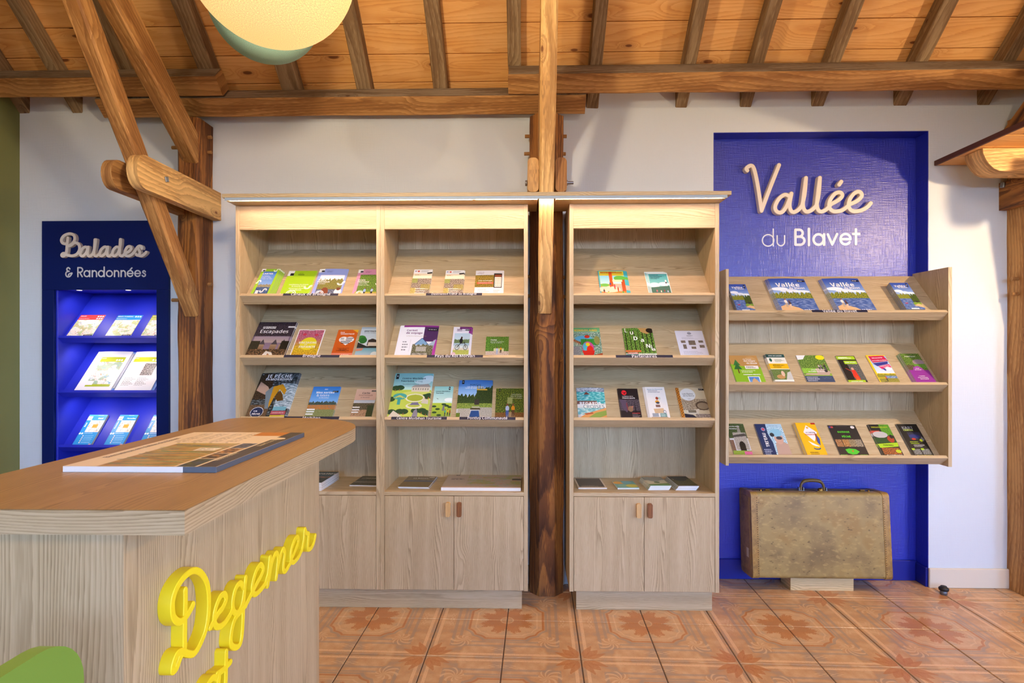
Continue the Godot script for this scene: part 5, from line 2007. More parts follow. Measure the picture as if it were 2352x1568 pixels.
			N(0.5, 0.82, 1, 1, "6a5c52", "94867a", "b8aca0", 0.06)
			E(0.38, 0.22, 0.26, 0.19, "dfe6e8")
			badge(0.8, 0.03, 0.18, 0.06)
		"vb", "vb_small":
			R(0, 0, 1, 0.5, "2a46a0", "a5c4e8")
			E(0.2, 0.32, 0.22, 0.05, "eef2f6")
			E(0.45, 0.38, 0.25, 0.05, "dfe8f2")
			E(0.78, 0.4, 0.2, 0.04, "e6eef4")
			N(0, 0.4, 1, 0.64, "3a4a14", "7a8a28", "c0a83a", 0.1, 1.0, 0.1)
			N(0, 0.61, 1, 1, "34508a", "4f6ca8", "8a98b8", 0.06, 0.3)
			if what == "vb":
				P([0.02, 1, 0.04, 0.84, 0.2, 0.78, 0.5, 0.88, 0.66, 1], "d8b080")
				walker(0.22, 0.86, 0.26, "e6ddd0", "b0a08a")
				walker(0.31, 0.88, 0.22, "4a3a40", "d0b8a0")
				S(0.62, 0.93, 0.94, 2, 0.03, "f2f2f2")
			else:
				N(0.62, 0.42, 1, 0.75, "1c2c10", "3a5018", "6a7a28", 0.1, 1.0, 0.08)
				P([0.55, 0.78, 0.75, 0.72, 1, 0.76, 1, 0.86, 0.6, 0.84], "7a9a30")
				P([0.55, 0.86, 0.8, 0.8, 1, 0.84, 1, 0.94], "d8b080")
				R(0.16, 0.77, 0.3, 0.8, "c8303a")
				E(0.82, 0.72, 0.1, 0.03, "2c2c30")
				R(0.3, 0.96, 0.7, 1, "e8ece8")
			badge(0.78 if what == "vb" else 0.84, 0.06 if what == "vb" else 0.03, 0.2 if what == "vb" else 0.08, 0.05 if what == "vb" else 0.14)
		"legend":
			R(0, 0, 1, 1, "c09050", "b88a4c")
			P([0, 0.3, 0.3, 0.36, 0.7, 0.42, 1, 0.4, 1, 1, 0, 1], "8ab828")
			E(0.72, 0.2, 0.22, 0.16, "c89c60")
			P([0.08, 0.34, 0.2, 0.14, 0.32, 0.34], "3a7a3a")
			P([0.06, 0.48, 0.2, 0.26, 0.34, 0.48], "2f6a34")
			R(0.18, 0.46, 0.22, 0.62, "6a4424")
			R(0.46, 0.36, 0.92, 0.47, "ece6dc")
			S(0.5, 0.39, 0.88, 2, 0.035, "3a342c")
			S(0.3, 0.52, 0.85, 2, 0.045, "eef2dc")
			S(0.32, 0.65, 0.85, 1, 0.05, "eef2dc")
			R(0.44, 0.72, 0.84, 0.98, "f0ece8")
			R(0.47, 0.74, 0.81, 0.95, "3f78c4", "8ab4e0")
			P([0.52, 0.95, 0.56, 0.84, 0.64, 0.76, 0.72, 0.84, 0.78, 0.95], "c8a070")
			S(0.04, 0.9, 0.36, 2, 0.05, "e8f0d0")
		"parc":
			R(0, 0, 1, 1, "e8e4d8")
			R(0, 0, 1, 0.12, "1f4a48")
			E(0.18, 0.2, 0.07, 0.06, "1c5a4c")
			S(0.4, 0.18, 0.85, 3, 0.04, "6a8a5a")
			R(0, 0.33, 1, 0.5, "e8b818")
			S(0.2, 0.37, 0.8, 2, 0.06, "5a4410")
			N(0, 0.52, 1, 0.9, "2c4418", "5a7a30", "a5a884", 0.1)
			E(0.4, 0.76, 0.22, 0.07, "b8905c")
			P([0.6, 0.9, 0.8, 0.62, 1, 0.58, 1, 0.9], "c4c4bc")
			E(0.56, 0.66, 0.09, 0.09, "d8b8a0")
			R(0, 0.86, 1, 0.92, "eeeae0")
			N(0, 0.92, 1, 1, "3a3a34", "7a7468", "a5a094", 0.14)
		"velo":
			N(0, 0, 1, 0.68, "2c4a18", "5a8030", "a5ba60", 0.08)
			P([0, 0, 0.34, 0, 0.2, 0.14, 0, 0.16], "e8e8e6")
			E(0.84, 0.08, 0.16, 0.08, "e8d81c")
			P([0.0, 0.68, 0.4, 0.46, 0.7, 0.44, 1, 0.56, 1, 0.68], "b8a090")
			N(0, 0.45, 0.5, 0.62, "6aa02c", "8ac03c", "a5cc58", 0.1)
			walker(0.66, 0.5, 0.2, "c8b8b8", "3a3a44")
			walker(0.74, 0.5, 0.2, "8a7a8a", "3a3a44")
			walker(0.86, 0.53, 0.24, "26262c", "4a4a54")
			E(0.84, 0.54, 0.06, 0.04, "2c2c30")
			R(0, 0.68, 1, 1, "3a4a68")
			P([0, 0.66, 0.9, 0.68, 0.96, 0.6, 1, 0.62, 1, 0.7, 0, 0.7], "8aa83a")
			S(0.06, 0.74, 0.55, 3, 0.055, "d8dce4")
			R(0.06, 0.92, 0.36, 0.97, "e0cc28")
			S(0.42, 0.93, 0.8, 2, 0.03, "c8ccd8")
			for k2 in 5:
				L(0.62 + k2 * 0.06, 0.76 + 0.02 * sin(k2 * 2.0), 0.68 + k2 * 0.06, 0.78 + 0.02 * cos(k2 * 2.4), 1, "7a8aa8")
		"kayak":
			R(0, 0, 1, 1, "1f1a1a")
			N(0.4, 0.2, 1, 0.85, "1c1c1c", "4a4a46", "a5a8a4", 0.1)
			R(0, 0.02, 0.96, 0.14, "a5c81c")
			R(0.28, 0.18, 0.95, 0.3, "a5c81c")
			E(0.54, 0.46, 0.07, 0.05, "c89a80")
			P([0.4, 0.72, 0.46, 0.5, 0.64, 0.5, 0.7, 0.8, 0.5, 0.84], "d83020")
			L(0.2, 0.44, 0.62, 0.62, 3, "c83a2c")
			P([0.44, 0.84, 0.56, 0.66, 0.7, 0.86], "e85024")
			R(0.02, 0.84, 0.9, 1, "a5c81c")
			S(0.1, 0.05, 0.75, 1, 0.08, "f0f8d8")
		"decouv":
			R(0, 0, 1, 1, "e8c41c")
			R(0.1, 0.04, 1, 0.62, "8ab0d8", "d8e4ea")
			P([0.1, 0.04, 0.9, 0.02, 1, 0.2, 0.16, 0.26], "c82050")
			P([0.14, 0.28, 0.95, 0.22, 0.9, 0.3, 0.3, 0.38], "34348a")
			P([0.34, 0.38, 0.95, 0.31, 0.98, 0.42, 0.46, 0.48], "d82c6a")
			P([0.48, 0.46, 0.72, 0.44, 0.6, 0.54], "34348a")
			E(0.8, 0.46, 0.17, 0.06, "dfe8ee")
			N(0.04, 0.62, 1, 0.76, "4a5a1c", "8a8a30", "c0a83a", 0.12, 1.0, 0.04)
			N(0.4, 0.7, 1, 0.8, "4a6aa0", "7a94b8", "a5b4c8", 0.08, 0.3)
			N(0.06, 0.78, 1, 1, "4a4a1c", "8a8a3a", "c8b04a", 0.14)
			walker(0.42, 0.88, 0.2, "c83a34", "2a2a30")
			E(0.32, 0.93, 0.09, 0.055, "2a2a2c")
			E(0.32, 0.93, 0.07, 0.04, "8a7a3a")
		"purple":
			N(0, 0, 1, 0.62, "1a2e0c", "4a7222", "a8bc58", 0.08)
			E(0.72, 0.3, 0.3, 0.1, "98848c")
			N(0.4, 0.36, 1, 0.5, "3a6a1c", "5a9030", "8ab04a", 0.1)
			N(0, 0.4, 0.4, 0.6, "2c2418", "5a4a34", "8a7a5c", 0.1)
			R(0, 0.56, 1, 1, "8a2c8c")
			P([0.2, 0.57, 0.3, 0.46, 0.55, 0.42, 0.72, 0.5, 0.74, 0.57], "94389a")
		"fount":
			N(0, 0, 1, 0.45, "10180a", "34481c", "7a8a5a", 0.12)
			P([0.52, 0.28, 0.6, 0.06, 0.68, 0.06, 0.72, 0.28], "8a8478")
			N(0.25, 0.28, 0.95, 0.8, "6a6458", "a59c8c", "d0c8b8", 0.1)
			P([0.2, 0.36, 0.9, 0.3, 0.96, 0.38, 0.22, 0.42], "4a4640")
			E(0.6, 0.66, 0.16, 0.12, "1c1814")
			R(0.44, 0.66, 0.76, 0.82, "241e18")
			N(0, 0.5, 0.2, 0.82, "4a2c1c", "7a5a44", "a58a74", 0.14)
			N(0, 0.82, 1, 1, "4a7a24", "7aa03a", "d8c84a", 0.14)
			N(0.6, 0.84, 1, 1, "a5305a", "d85a8a", "f0a5c0", 0.16)
		"trieau":
			R(0, 0, 1, 1, "a8c8d8", "88a8b8")
			N(0.4, 0.1, 1, 1, "6a98b0", "a0c4d4", "e0ecf0", 0.07)
			P([0.5, 0.9, 0.55, 0.6, 0.7, 0.5, 1, 0.62, 1, 1, 0.5, 1], "b89a88")
			E(0.72, 0.45, 0.16, 0.18, "c8a08c")
			E(0.68, 0.28, 0.22, 0.12, "88bcd0")
			E(0.52, 0.34, 0.08, 0.06, "2a3038")
			E(0.74, 0.44, 0.11, 0.05, "3a3c44")
			P([0, 0, 0.4, 0, 0.38, 0.3, 0.46, 0.6, 0.44, 1, 0, 1], "1f3058")
			E(0.26, 0.17, 0.08, 0.06, "8a94b8")
			E(0.26, 0.17, 0.05, 0.04, "c84a5a")
			S(0.06, 0.78, 0.36, 4, 0.05, "c8d0e0")
		"carton":
			R(0, 0, 1, 1, "e8b414")
			R(0.78, 0, 1, 0.06, "b03020")
			P([0.24, 0.3, 0.5, 0.08, 0.92, 0.3, 0.62, 0.58], "ece4e2")
			E(0.52, 0.16, 0.06, 0.03, "d8b048")
			P([0.3, 0.56, 0.48, 0.62, 0.78, 0.72, 0.7, 0.76, 0.44, 0.68], "e6e4e6")
			P([0.8, 0.32, 0.92, 0.5, 0.84, 0.7, 0.74, 0.62], "2a4a9a")
			P([0.78, 0.32, 0.86, 0.36, 0.76, 0.6, 0.72, 0.58], "8a4a2c")
			E(0.62, 0.78, 0.17, 0.05, "2c4a80")
			E(0.62, 0.76, 0.15, 0.035, "e8b414")
			S(0.2, 0.9, 0.8, 2, 0.05, "5a4410")
		"guidage":
			R(0, 0, 1, 1, "241f20")
			R(0.3, 0.02, 0.7, 0.05, "3a3436")
			E(0.86, 0.07, 0.07, 0.045, "d8d4d0")
			R(0.04, 0.04, 0.18, 0.1, "b03a3a")
			R(0.04, 0.04, 0.09, 0.1, "2a3a8a")
			for p in [[0.06, "a5602c"], [0.3, "b8742a"], [0.52, "8a7a5a"], [0.74, "8a8478"]]:
				N(p[0], 0.46, p[0] + 0.22, 0.68, "3a2c1c", p[1], "d0b890", 0.1)
			P([0.26, 0.76, 0.4, 0.73, 0.62, 0.75, 0.72, 0.83, 0.6, 0.9, 0.44, 0.92, 0.3, 0.87], "4ac02c")
			E(0.5, 0.81, 0.03, 0.02, "d84a20")
			S(0.04, 0.92, 0.3, 2, 0.04, "7ac83a")
			S(0.7, 0.92, 0.96, 2, 0.04, "7ac83a")
		"simu":
			R(0, 0, 1, 1, "1c1c1c")
			N(0.5, 0, 1, 0.35, "4a8a1c", "6ab02c", "2c3a1c", 0.08)
			R(0.0, 0.2, 0.4, 0.28, "c04a3a")
			E(0.35, 0.32, 0.36, 0.1, "b8b4b0")
			N(0, 0.42, 1, 0.58, "0f1a0f", "1f4a24", "3a6a2c", 0.12)
			E(0.76, 0.46, 0.16, 0.1, "a53a24")
			E(0.84, 0.38, 0.08, 0.06, "17171a")
			P([0, 0.6, 1, 0.56, 0.96, 0.68, 0.04, 0.72], "a5cc1c")
			N(0.1, 0.72, 0.95, 0.92, "3a2418", "8a4a24", "d87a2c", 0.08)
			E(0.84, 0.82, 0.13, 0.05, "b8c820")
			R(0, 0.92, 1, 1, "141414")
		"kart":
			R(0, 0, 1, 1, "181818")
			N(0.3, 0.26, 0.9, 0.48, "17171f", "2c3050", "3a3a48", 0.1)
			E(0.56, 0.38, 0.26, 0.06, "2a3470")
			E(0.46, 0.46, 0.1, 0.03, "b83020")
			P([0.78, 0.46, 0.9, 0.38, 0.96, 0.48, 0.86, 0.54], "7a7c80")
			E(0.78, 0.5, 0.07, 0.04, "c8d420")
			S(0.2, 0.54, 0.8, 2, 0.05, "b0d020")
			S(0.3, 0.64, 0.9, 2, 0.04, "d8d8d8")
			N(0.12, 0.76, 0.48, 0.92, "2a2a2a", "6a6c68", "b8b8b4", 0.1)
			N(0.54, 0.76, 0.92, 0.92, "2a2a2a", "6a6c68", "b8b8b4", 0.1)
			R(0.1, 0.74, 0.24, 0.79, "a5c81c")
			R(0.54, 0.74, 0.68, 0.79, "a5c81c")
		"map_red", "map_blue", "map_olive":
			Mp(0, 0, 1, 1)
			R(0, 0, 1, 0.22, {"map_red": "d83a34", "map_blue": "2f8ac8", "map_olive": "b5b82a"}[what])
			S(0.04, 0.16, 0.5, 1, 0.03, "f4dcd8")
			for c in 3:
				E(0.74 + c * 0.09, 0.07, 0.035, 0.028, "f4f0ec")
				if what == "map_red":
					E(0.74 + c * 0.09, 0.16, 0.035, 0.028, "f4f0ec")
			R(0.34, 0.26, 0.72, 0.4, "f4efe8")
			R(0.64, 0.86, 0.98, 0.96, "26241f")
			S(0.68, 0.88, 0.94, 2, 0.035, "c8c4b8")
		"sheet_map":
			R(0, 0, 1, 1, "f0ebe8")
			Mp(0.22, 0.27, 0.9, 0.88, "f0ebe2", "a5c0a0", "c08a70")
			R(0.22, 0.16, 0.9, 0.28, "bcc42c")
			R(0.22, 0.84, 0.9, 0.9, "aab820")
			R(0.22, 0.76, 0.4, 0.86, "eeeae2")
			for c in 3:
				E(0.68 + c * 0.07, 0.23, 0.028, 0.022, "f4f4f0")
		"sheet_text":
			R(0, 0, 1, 1, "f0ebe8")
			R(0.08, 0.16, 0.78, 0.28, "bcc42c")
			for c in 2:
				E(0.62 + c * 0.08, 0.23, 0.028, 0.022, "f4f4f0")
			S(0.12, 0.34, 0.36, 7, 0.035, "d8c8bc")
			N(0.46, 0.32, 0.8, 0.62, "2a2622", "7a706a", "d0c8c0", 0.09)
			S(0.1, 0.68, 0.42, 7, 0.03, "9a948c")
			S(0.46, 0.68, 0.78, 7, 0.03, "9a948c")
		"hike":
			R(0, 0, 1, 1, "2f94d0")
			R(0, 0, 1, 0.05, "5ab4e0")
			R(0, 0.06, 0.26, 0.19, "f0ece6")
			S(0.5, 0.02, 0.95, 1, 0.03, "e8f4fa")
			Mp(0.26, 0.19, 1, 0.58, "f2ece4", "e8ded0", "d8a890")
			R(0.5, 0.33, 0.78, 0.44, "e8a030")
			E(0.06, 0.62, 0.05, 0.03, "f4f4f0")
			E(0.18, 0.62, 0.05, 0.03, "f4f4f0")
			S(0.28, 0.61, 0.85, 1, 0.04, "d8ecf6")
			for r in 5:
				E(0.3, 0.69 + r * 0.055, 0.035, 0.02, "e8d8d4")
				S(0.38, 0.685 + r * 0.055, 0.9, 1, 0.035, "c8e4f2")
			R(0.84, 0.95, 0.96, 1, "d8a8a0")
		"pile_navy":
			R(0, 0, 1, 0.5, "2c4654", "3f5a64")
			N(0, 0.46, 1, 0.6, "c87a5a", "8a6a60", "4a5054", 0.06, 0.3)
			N(0, 0.58, 1, 1, "1c262c", "2c3a3c", "4a5450", 0.06, 0.4)
		"pile_dark":
			N(0, 0, 1, 1, "2c2a20", "4a4838", "7a7258", 0.06)
			R(0.1, 0.2, 0.7, 0.3, "8a8472")
			R(0, 0.6, 1, 0.72, "8a8478")
		"pile_brown":
			N(0, 0, 1, 0.5, "5c4e38", "7a6a4c", "948460", 0.06, 0.3)
			R(0, 0.4, 1, 0.55, "4a526c")
			N(0, 0.52, 1, 1, "6a5830", "8a743c", "5a4a2c", 0.1)
			E(0.85, 0.1, 0.1, 0.05, "c8c0a8")
		"bigmap":
			Mp(0, 0, 1, 1, "b5a290", "a0a05a", "8a7a68")
			R(0, 0.0, 0.3, 0.9, "b5a290")
			R(0.88, 0.3, 1, 0.42, "2a2624")
			R(0.0, 0.92, 1, 1, "d8b8a4")
			S(0.08, 0.3, 0.26, 2, 0.06, "4a4038")
			badge(0.12, 0.0, 0.05, 0.06)
		"pile_rust":
			R(0, 0, 1, 1, "c8b49c")
			N(0.06, 0.04, 0.94, 0.9, "2c2418", "5a4028", "3a3a20", 0.07)
			S(0.15, 0.78, 0.85, 2, 0.05, "b8a894")
		"pile_dots":
			R(0, 0, 1, 1, "5a9a94", "7ab0a4")
			E(0.2, 0.25, 0.28, 0.2, "e0a43a")
			E(0.62, 0.2, 0.24, 0.2, "6aa8b4")
			E(0.35, 0.66, 0.24, 0.18, "86b8a0")
			E(0.75, 0.7, 0.28, 0.22, "c8c03a")
		"pile_leaf":
			N(0, 0, 1, 0.4, "6a6a5a", "8a8a78", "a8a898", 0.06)
			R(0, 0.36, 1, 1, "ccc4a4")
			E(0.5, 0.6, 0.14, 0.08, "4a6a30")
			P([0, 0.8, 1, 0.7, 1, 1, 0, 1], "6a8a4a")
			R(0, 0.94, 1, 1, "8ac0b0")
		"pile_valley":
			R(0, 0, 1, 0.3, "26261e")
			N(0, 0.28, 1, 1, "26281a", "4a4a28", "94883a", 0.07)
			E(0.25, 0.3, 0.14, 0.06, "b8b4a8")
			R(0, 0.94, 1, 1, "7a7c80")
		"strip":
			R(0, 0, 1, 1, "142440")
			N(0, 0, 1, 1, "10203c", "18305a", "1c4a84", 0.05)

const COVERS := ["cartes", "green", "lilac", "pink", "escapades", "enfants", "orange", "sea", "peche", "sorties", "carte_m", "dc", "dc_app", "carnet", "carte_t", "carte_sq", "cm", "cm_small", "pontivy", "forest", "kids", "teal", "king", "lud", "white", "regards", "bat", "white_t", "bains", "vb", "vb_small", "legend", "parc", "velo", "kayak", "decouv", "purple", "fount", "trieau", "carton", "guidage", "simu", "kart", "map_red", "map_blue", "map_olive", "sheet_map", "sheet_text", "hike", "pile_navy", "pile_dark", "pile_brown", "bigmap", "pile_rust", "pile_dots", "pile_leaf", "pile_valley", "strip"]

func paint_covers():
	atlas.resize(AW * 1040 * 3)
	atlas.fill(200)
	pn.seed = 5
	pn.noise_type = FastNoiseLite.TYPE_SIMPLEX_SMOOTH
	for k in COVERS.size():
		cell_at[COVERS[k]] = k
		ox = (k % 14) * CW
		oy = (k / 14) * CH
		paint(COVERS[k])
	var im := Image.create_from_data(AW, 1040, false, Image.FORMAT_RGB8, atlas)
	T.atlas = ImageTexture.create_from_image(im)
	# the counter's pad: a beige sheet with an aerial view, photographs along one side and columns of print
	atlas.fill(200)
	ox = 0
	oy = 0
	R(0, 0, 1, 1, "d8c0a0")
	N(0.22, 0.40, 0.72, 1, "94703c", "b08a4c", "a8905a", 0.03, 0.4)
	for k in 12:
		var y := 0.44 + k * 0.045
		L(0.24 + 0.05 * sin(k * 2.0), y, 0.46 + 0.1 * sin(k * 1.3), y + 0.03 * cos(k * 1.7), 2, "5a7a50" if k % 3 else "3f6a80")
		L(0.46 + 0.1 * sin(k * 1.3), y + 0.03 * cos(k * 1.7), 0.7, y + 0.02, 2, "5a7a50" if k % 3 else "8a6a34")
	R(0.22, 0.40, 0.70, 0.43, "b0984c")
	R(0.52, 0.54, 0.68, 0.62, "dcd0bc")
	S(0.53, 0.55, 0.67, 6, 0.011, "a09480")
	N(0.74, 0.40, 0.86, 0.54, "2a2a2c", "4a4a54", "7a8098", 0.06)
	N(0.74, 0.55, 0.86, 0.68, "3a2818", "7a5424", "c88a34", 0.08)
	N(0.74, 0.69, 0.86, 0.82, "2c241c", "5a4428", "b07a30", 0.06)
	N(0.74, 0.83, 0.86, 1.0, "3a4a6a", "3c3c24", "5a5a30", 0.06)
	R(0.88, 0.0, 1, 1, "3c332f")
	P([0.7, 0.19, 0.88, 0.19, 0.96, 0.21, 0.97, 0.24, 0.94, 0.27, 0.88, 0.27, 0.7, 0.27], "d8c0a0")
	R(0.62, 0.0, 0.88, 0.14, "b8701c")
	for c in 4:
		S(0.14 + c * 0.14, 0.05, 0.14 + c * 0.14 + 0.11, 22, 0.014, "a08a70")
		E(0.2 + c * 0.13, 0.38, 0.012, 0.006, "3a3430")
	T.pad = ImageTexture.create_from_image(Image.create_from_data(AW, 1040, false, Image.FORMAT_RGB8, atlas).get_region(Rect2i(0, 0, CW, CH)))

# ---------------------------------------------------------------- leaflets
func print_text(parent: Node, text: String, xf: Transform3D, width: float, c: Color, bold := false, italic := false, tall := 0.0):
	var f := SystemFont.new()
	f.font_names = PackedStringArray(["Droid Sans"])
	f.font_weight = 700 if bold else 400
	var tm := TextMesh.new()
	tm.text = text
	tm.font = f
	tm.font_size = 32
	tm.pixel_size = 0.001
	tm.depth = 0.0
	tm.curve_step = 3.0
	var bb := tm.get_aabb()
	var k := width / maxf(bb.size.x, 0.0001)
	var ky := k
	if tall > 0.0:
		ky = tall / maxf(bb.size.y, 0.0001)
	var mid := bb.get_center()
	var sh := Basis(Vector3(k, 0, 0), Vector3(0.2 * ky if italic else 0.0, ky, 0), Vector3(0, 0, 1))
	var key := "ink" + c.to_html()
	if not M.has(key):
		M[key] = plain(c, 0.5)
	var o := mesh_node("lettering", tm, M[key], parent)
	o.transform = xf * Transform3D(sh, -(sh * mid) + Vector3(0, 0, 0.0006))

# a bent sheet or block: x across, y up, z out of the page; bow lifts the middle of the top edge, curl the whole top
func page_mesh(w: float, h: float, z0: float, z1: float, curl: float, bow: float, cell: int, round_ := 0.0) -> ArrayMesh:
	var nx := 5
	var ny := 6
	var st := mb()
	var u0 := ((cell % 14) * CW + 1.0) / AW
	var v0 := ((cell / 14) * CH + 1.0) / 1040.0
	var du := (CW - 2.0) / AW
	var dv := (CH - 2.0) / 1040.0
	var at := func(i: int, j: int, z: float) -> Vector3:
		var s := float(i) / nx
		var t := float(j) / ny
		return Vector3(s * w, t * h, z + curl * t * t + bow * t * t * (1.0 - pow(2.0 * s - 1.0, 2)))
	for j in ny:
		for i in nx:
			var a: Vector3 = at.call(i, j, z1)
			var b: Vector3 = at.call(i + 1, j, z1)
			var c: Vector3 = at.call(i + 1, j + 1, z1)
			var d: Vector3 = at.call(i, j + 1, z1)
			var n := (b - a).cross(d - a).normalized()
			var q := []
			for p in [[i, j], [i + 1, j], [i + 1, j + 1], [i, j + 1]]:
				q.append(Vector2(u0 + du * p[0] / nx, v0 + dv * (1.0 - float(p[1]) / ny)))
			quad(st, a, b, c, d, n, q[0], q[1], q[2], q[3])
	var rim := []
	for i in nx:
		rim.append([i, 0, i + 1, 0])
		rim.append([i, ny, i + 1, ny])
	for j in ny:
		rim.append([0, j, 0, j + 1])
		rim.append([nx, j, nx, j + 1])
	for e in rim:
		var a: Vector3 = at.call(e[0], e[1], z1)
		var b: Vector3 = at.call(e[2], e[3], z1)
		var c: Vector3 = at.call(e[2], e[3], z0)
		var d: Vector3 = at.call(e[0], e[1], z0)
		var n := Vector3(0, -1, 0) if e[1] == 0 and e[3] == 0 else Vector3(0, 1, 0) if e[1] == ny and e[3] == ny else Vector3(-1, 0, 0) if e[0] == 0 else Vector3(1, 0, 0)
		var uv := Vector2(u0 + du * e[0] / nx * 0.98 + 0.01 * du, v0 + dv * (0.99 - 0.98 * float(e[1]) / ny))
		quad(st, a, b, c, d, n, uv, uv, uv, uv)
	var k := 4
	var bl: Vector3 = at.call(0, 0, z0)
	for j in ny:
		quad(st, at.call(0, j, z0), at.call(nx, j, z0), at.call(nx, j + 1, z0), at.call(0, j + 1, z0), Vector3(0, 0, -1), Vector2(u0, v0), Vector2(u0, v0), Vector2(u0, v0), Vector2(u0, v0))
	return st.commit()

const SHORT := {"cartes": "green and blue map leaflets", "green": "plain lime booklets", "lilac": "lilac booklets", "escapades": "dark castle magazines", "sea": "pale seaside leaflets", "peche": "fishing magazines", "sorties": "blue standing-stone booklets", "carte_m": "beige beach map leaflets", "dc": "cream rocky-stream leaflets", "dc_app": "white mobile phone leaflets", "carnet": "purple travel notebooks", "carte_t": "purple-edged cyclist leaflets", "carte_sq": "small square hiking leaflets", "cm": "large pale green illustrated magazines", "cm_small": "narrow pale green illustrated leaflets", "pontivy": "canal lock magazines", "kids": "bright cartoon leaflets", "teal": "teal lighthouse leaflets", "king": "amusement park leaflets", "lud": "green forest brochures", "bat": "black bat leaflets", "white_t": "white suitcase-tower leaflets", "pile_navy": "dark blue magazines", "pile_dark": "dark lying leaflets", "pile_brown": "brown lying leaflets", "pile_rust": "brown pale-bordered leaflets", "pile_dots": "teal leaflets with coloured blobs", "pile_leaf": "pale green lying booklets", "pile_valley": "dark valley booklets", "vb": "large lake magazines", "vb_small": "narrow lake leaflets", "legend": "brown and green chapel leaflets", "parc": "banded park leaflets", "velo": "slate and green cyclist leaflets", "kayak": "black and lime kayak leaflets", "decouv": "leaflets with slanted red banners", "purple": "purple bridge leaflets", "fount": "stone fountain leaflets", "trieau": "swimmer leaflets", "carton": "yellow leaflets with a white diamond", "guidage": "black fishing leaflets", "simu": "black racing simulator leaflets", "kart": "black kart leaflets"}

# a pile of n alike leaflets in the frame xf (origin at the lower left corner of the bottom one)
func pile(kind: String, label: String, category: String, cover: String, xf: Transform3D, w: float, h: float, n := 1, th := 0.002, fan := Vector2.ZERO, curl := 0.0, bow := 0.0, texts := [], pages: Material = null):
	var cell: int = cell_at[cover]
	var body := page_mesh(w, h, 0.0, th - 0.0006, curl, bow, cell)
	var front := page_mesh(w, h, th - 0.0006, th - 0.0001, curl, bow, cell)
	var pm: Material = pages if pages else M.paper
	var group := ""
	var short: String = SHORT.get(cover, category + "s")
	if cover.begins_with("vb"):
		short += " at left" if "left pile" in label or "left end" in label else " at right"
	if cover == "dc":
		short += " at left" if label.begins_with("left") else " at right"
	if n > 1:
		group = "pile of " + short
	for k in n:
		var from_top: String = ["", "second", "third", "fourth", "fifth", "sixth", "seventh", "eighth"][n - 1 - k]
		var o := thing(kind, label if k == n - 1 else ("lowest" if k == 0 and n > 2 else from_top + " from top") + " in the pile of " + short, category, Vector3.ZERO, group)
		var top := n - 1 - k
		var j := Vector3(fan.x * top, fan.y * top, th * k)
		if n > 1 and k < n - 1:
			j += Vector3(rng.randf_range(-0.0012, 0.0012), rng.randf_range(-0.001, 0.001), 0)
		o.transform = xf * Transform3D(Basis(Vector3(0, 0, 1), rng.randf_range(-0.006, 0.006) if n > 1 else 0.0), j)
		mesh_node("pages", body, pm, o)
		var cv := mesh_node("cover", front, M.cover, o)
		if k == n - 1:
			for t in texts:
				# [text, centre x, centre y from the top, width] as shares of the cover, colour, bold, turned
				var y: float = 1.0 - t[2]
				var z := th + curl * y * y + bow * y * y * (1.0 - pow(2.0 * t[1] - 1.0, 2)) + 0.0001
				var lean := atan(2.0 * curl * y / h) 
				var r := Basis(Vector3(1, 0, 0), lean)
				if t.size() > 6 and t[6]:
					r = r * Basis(Vector3(0, 0, 1), PI / 2 if t[6] is bool else deg_to_rad(t[6]))
				print_text(cv, t[0], Transform3D(r, Vector3(t[1] * w, y * h, z)), t[3] * (h if t.size() > 6 and t[6] is bool and t[6] else w), hx(t[4]), t[5] if t.size() > 5 else false)

func on_shelf(lip_y: float, lip_z: float, deg: float, lip: float, x: float, turn := 0.0, up := 0.015) -> Transform3D:
	var ax := tilt_axes(deg)
	var foot := shelf_foot(lip_y, lip_z, deg, lip)
	return Transform3D(Basis(Vector3(1, 0, 0), ax[1], ax[0]) * Basis(Vector3(0, 0, 1), turn), foot + Vector3(x, 0, 0) + ax[1] * up + ax[0] * 0.0004)

func cab(level: int, x: float, turn := 0.0, up := 0.012) -> Transform3D:
	return on_shelf([1.602, 1.2872, 0.972][level], 0.35, TILT, 0.06, x, turn, up)

func rack(level: int, x: float, turn := 0.0, up := 0.010) -> Transform3D:
	return on_shelf([1.5245, 1.142, 0.7545][level], 0.18, TILT, 0.06, x, turn, up)

func kiosk(level: int, x: float, turn := 0.0, up := 0.004) -> Transform3D:
	return on_shelf([1.3935, 1.0785, 0.763][level], 0.0, KTILT, 0.045, x, turn, up)

func lying(x: float, z: float, turn := 0.0, y := 0.6064) -> Transform3D:
	return Transform3D(Basis(Vector3.UP, turn) * Basis(Vector3(1, 0, 0), Vector3(0, 0, -1), Vector3(0, 1, 0)), Vector3(x, y, z))

func shelf_label(text: String, label: String, lip_y: float, lip_z: float, x0: float, x1: float):
	var ax := tilt_axes(TILT)
	var n: Vector3 = ax[0]
	var d: Vector3 = ax[1]
	var o := thing("shelf_label", label, "label", Vector3((x0 + x1) / 2, lip_y, lip_z) + d * 0.009 + n * 0.0004, "navy shelf labels")
	o.basis = Basis(Vector3(1, 0, 0), d, n)
	o.rotate_object_local(Vector3(0, 0, 1), rng.randf_range(-0.003, 0.003))
	var st := mb()
	box(st, Transform3D(), Vector3(x1 - x0, 0.0172, 0.0006), 0.0002)
	var strip := obj("strip", st, M.navy, o)
	print_text(strip, text, Transform3D(Basis(), Vector3(0, 0, 0.0003)), minf((x1 - x0) * 0.8, 0.0112 * text.length()), Color(0.94, 0.94, 0.95), false, false)

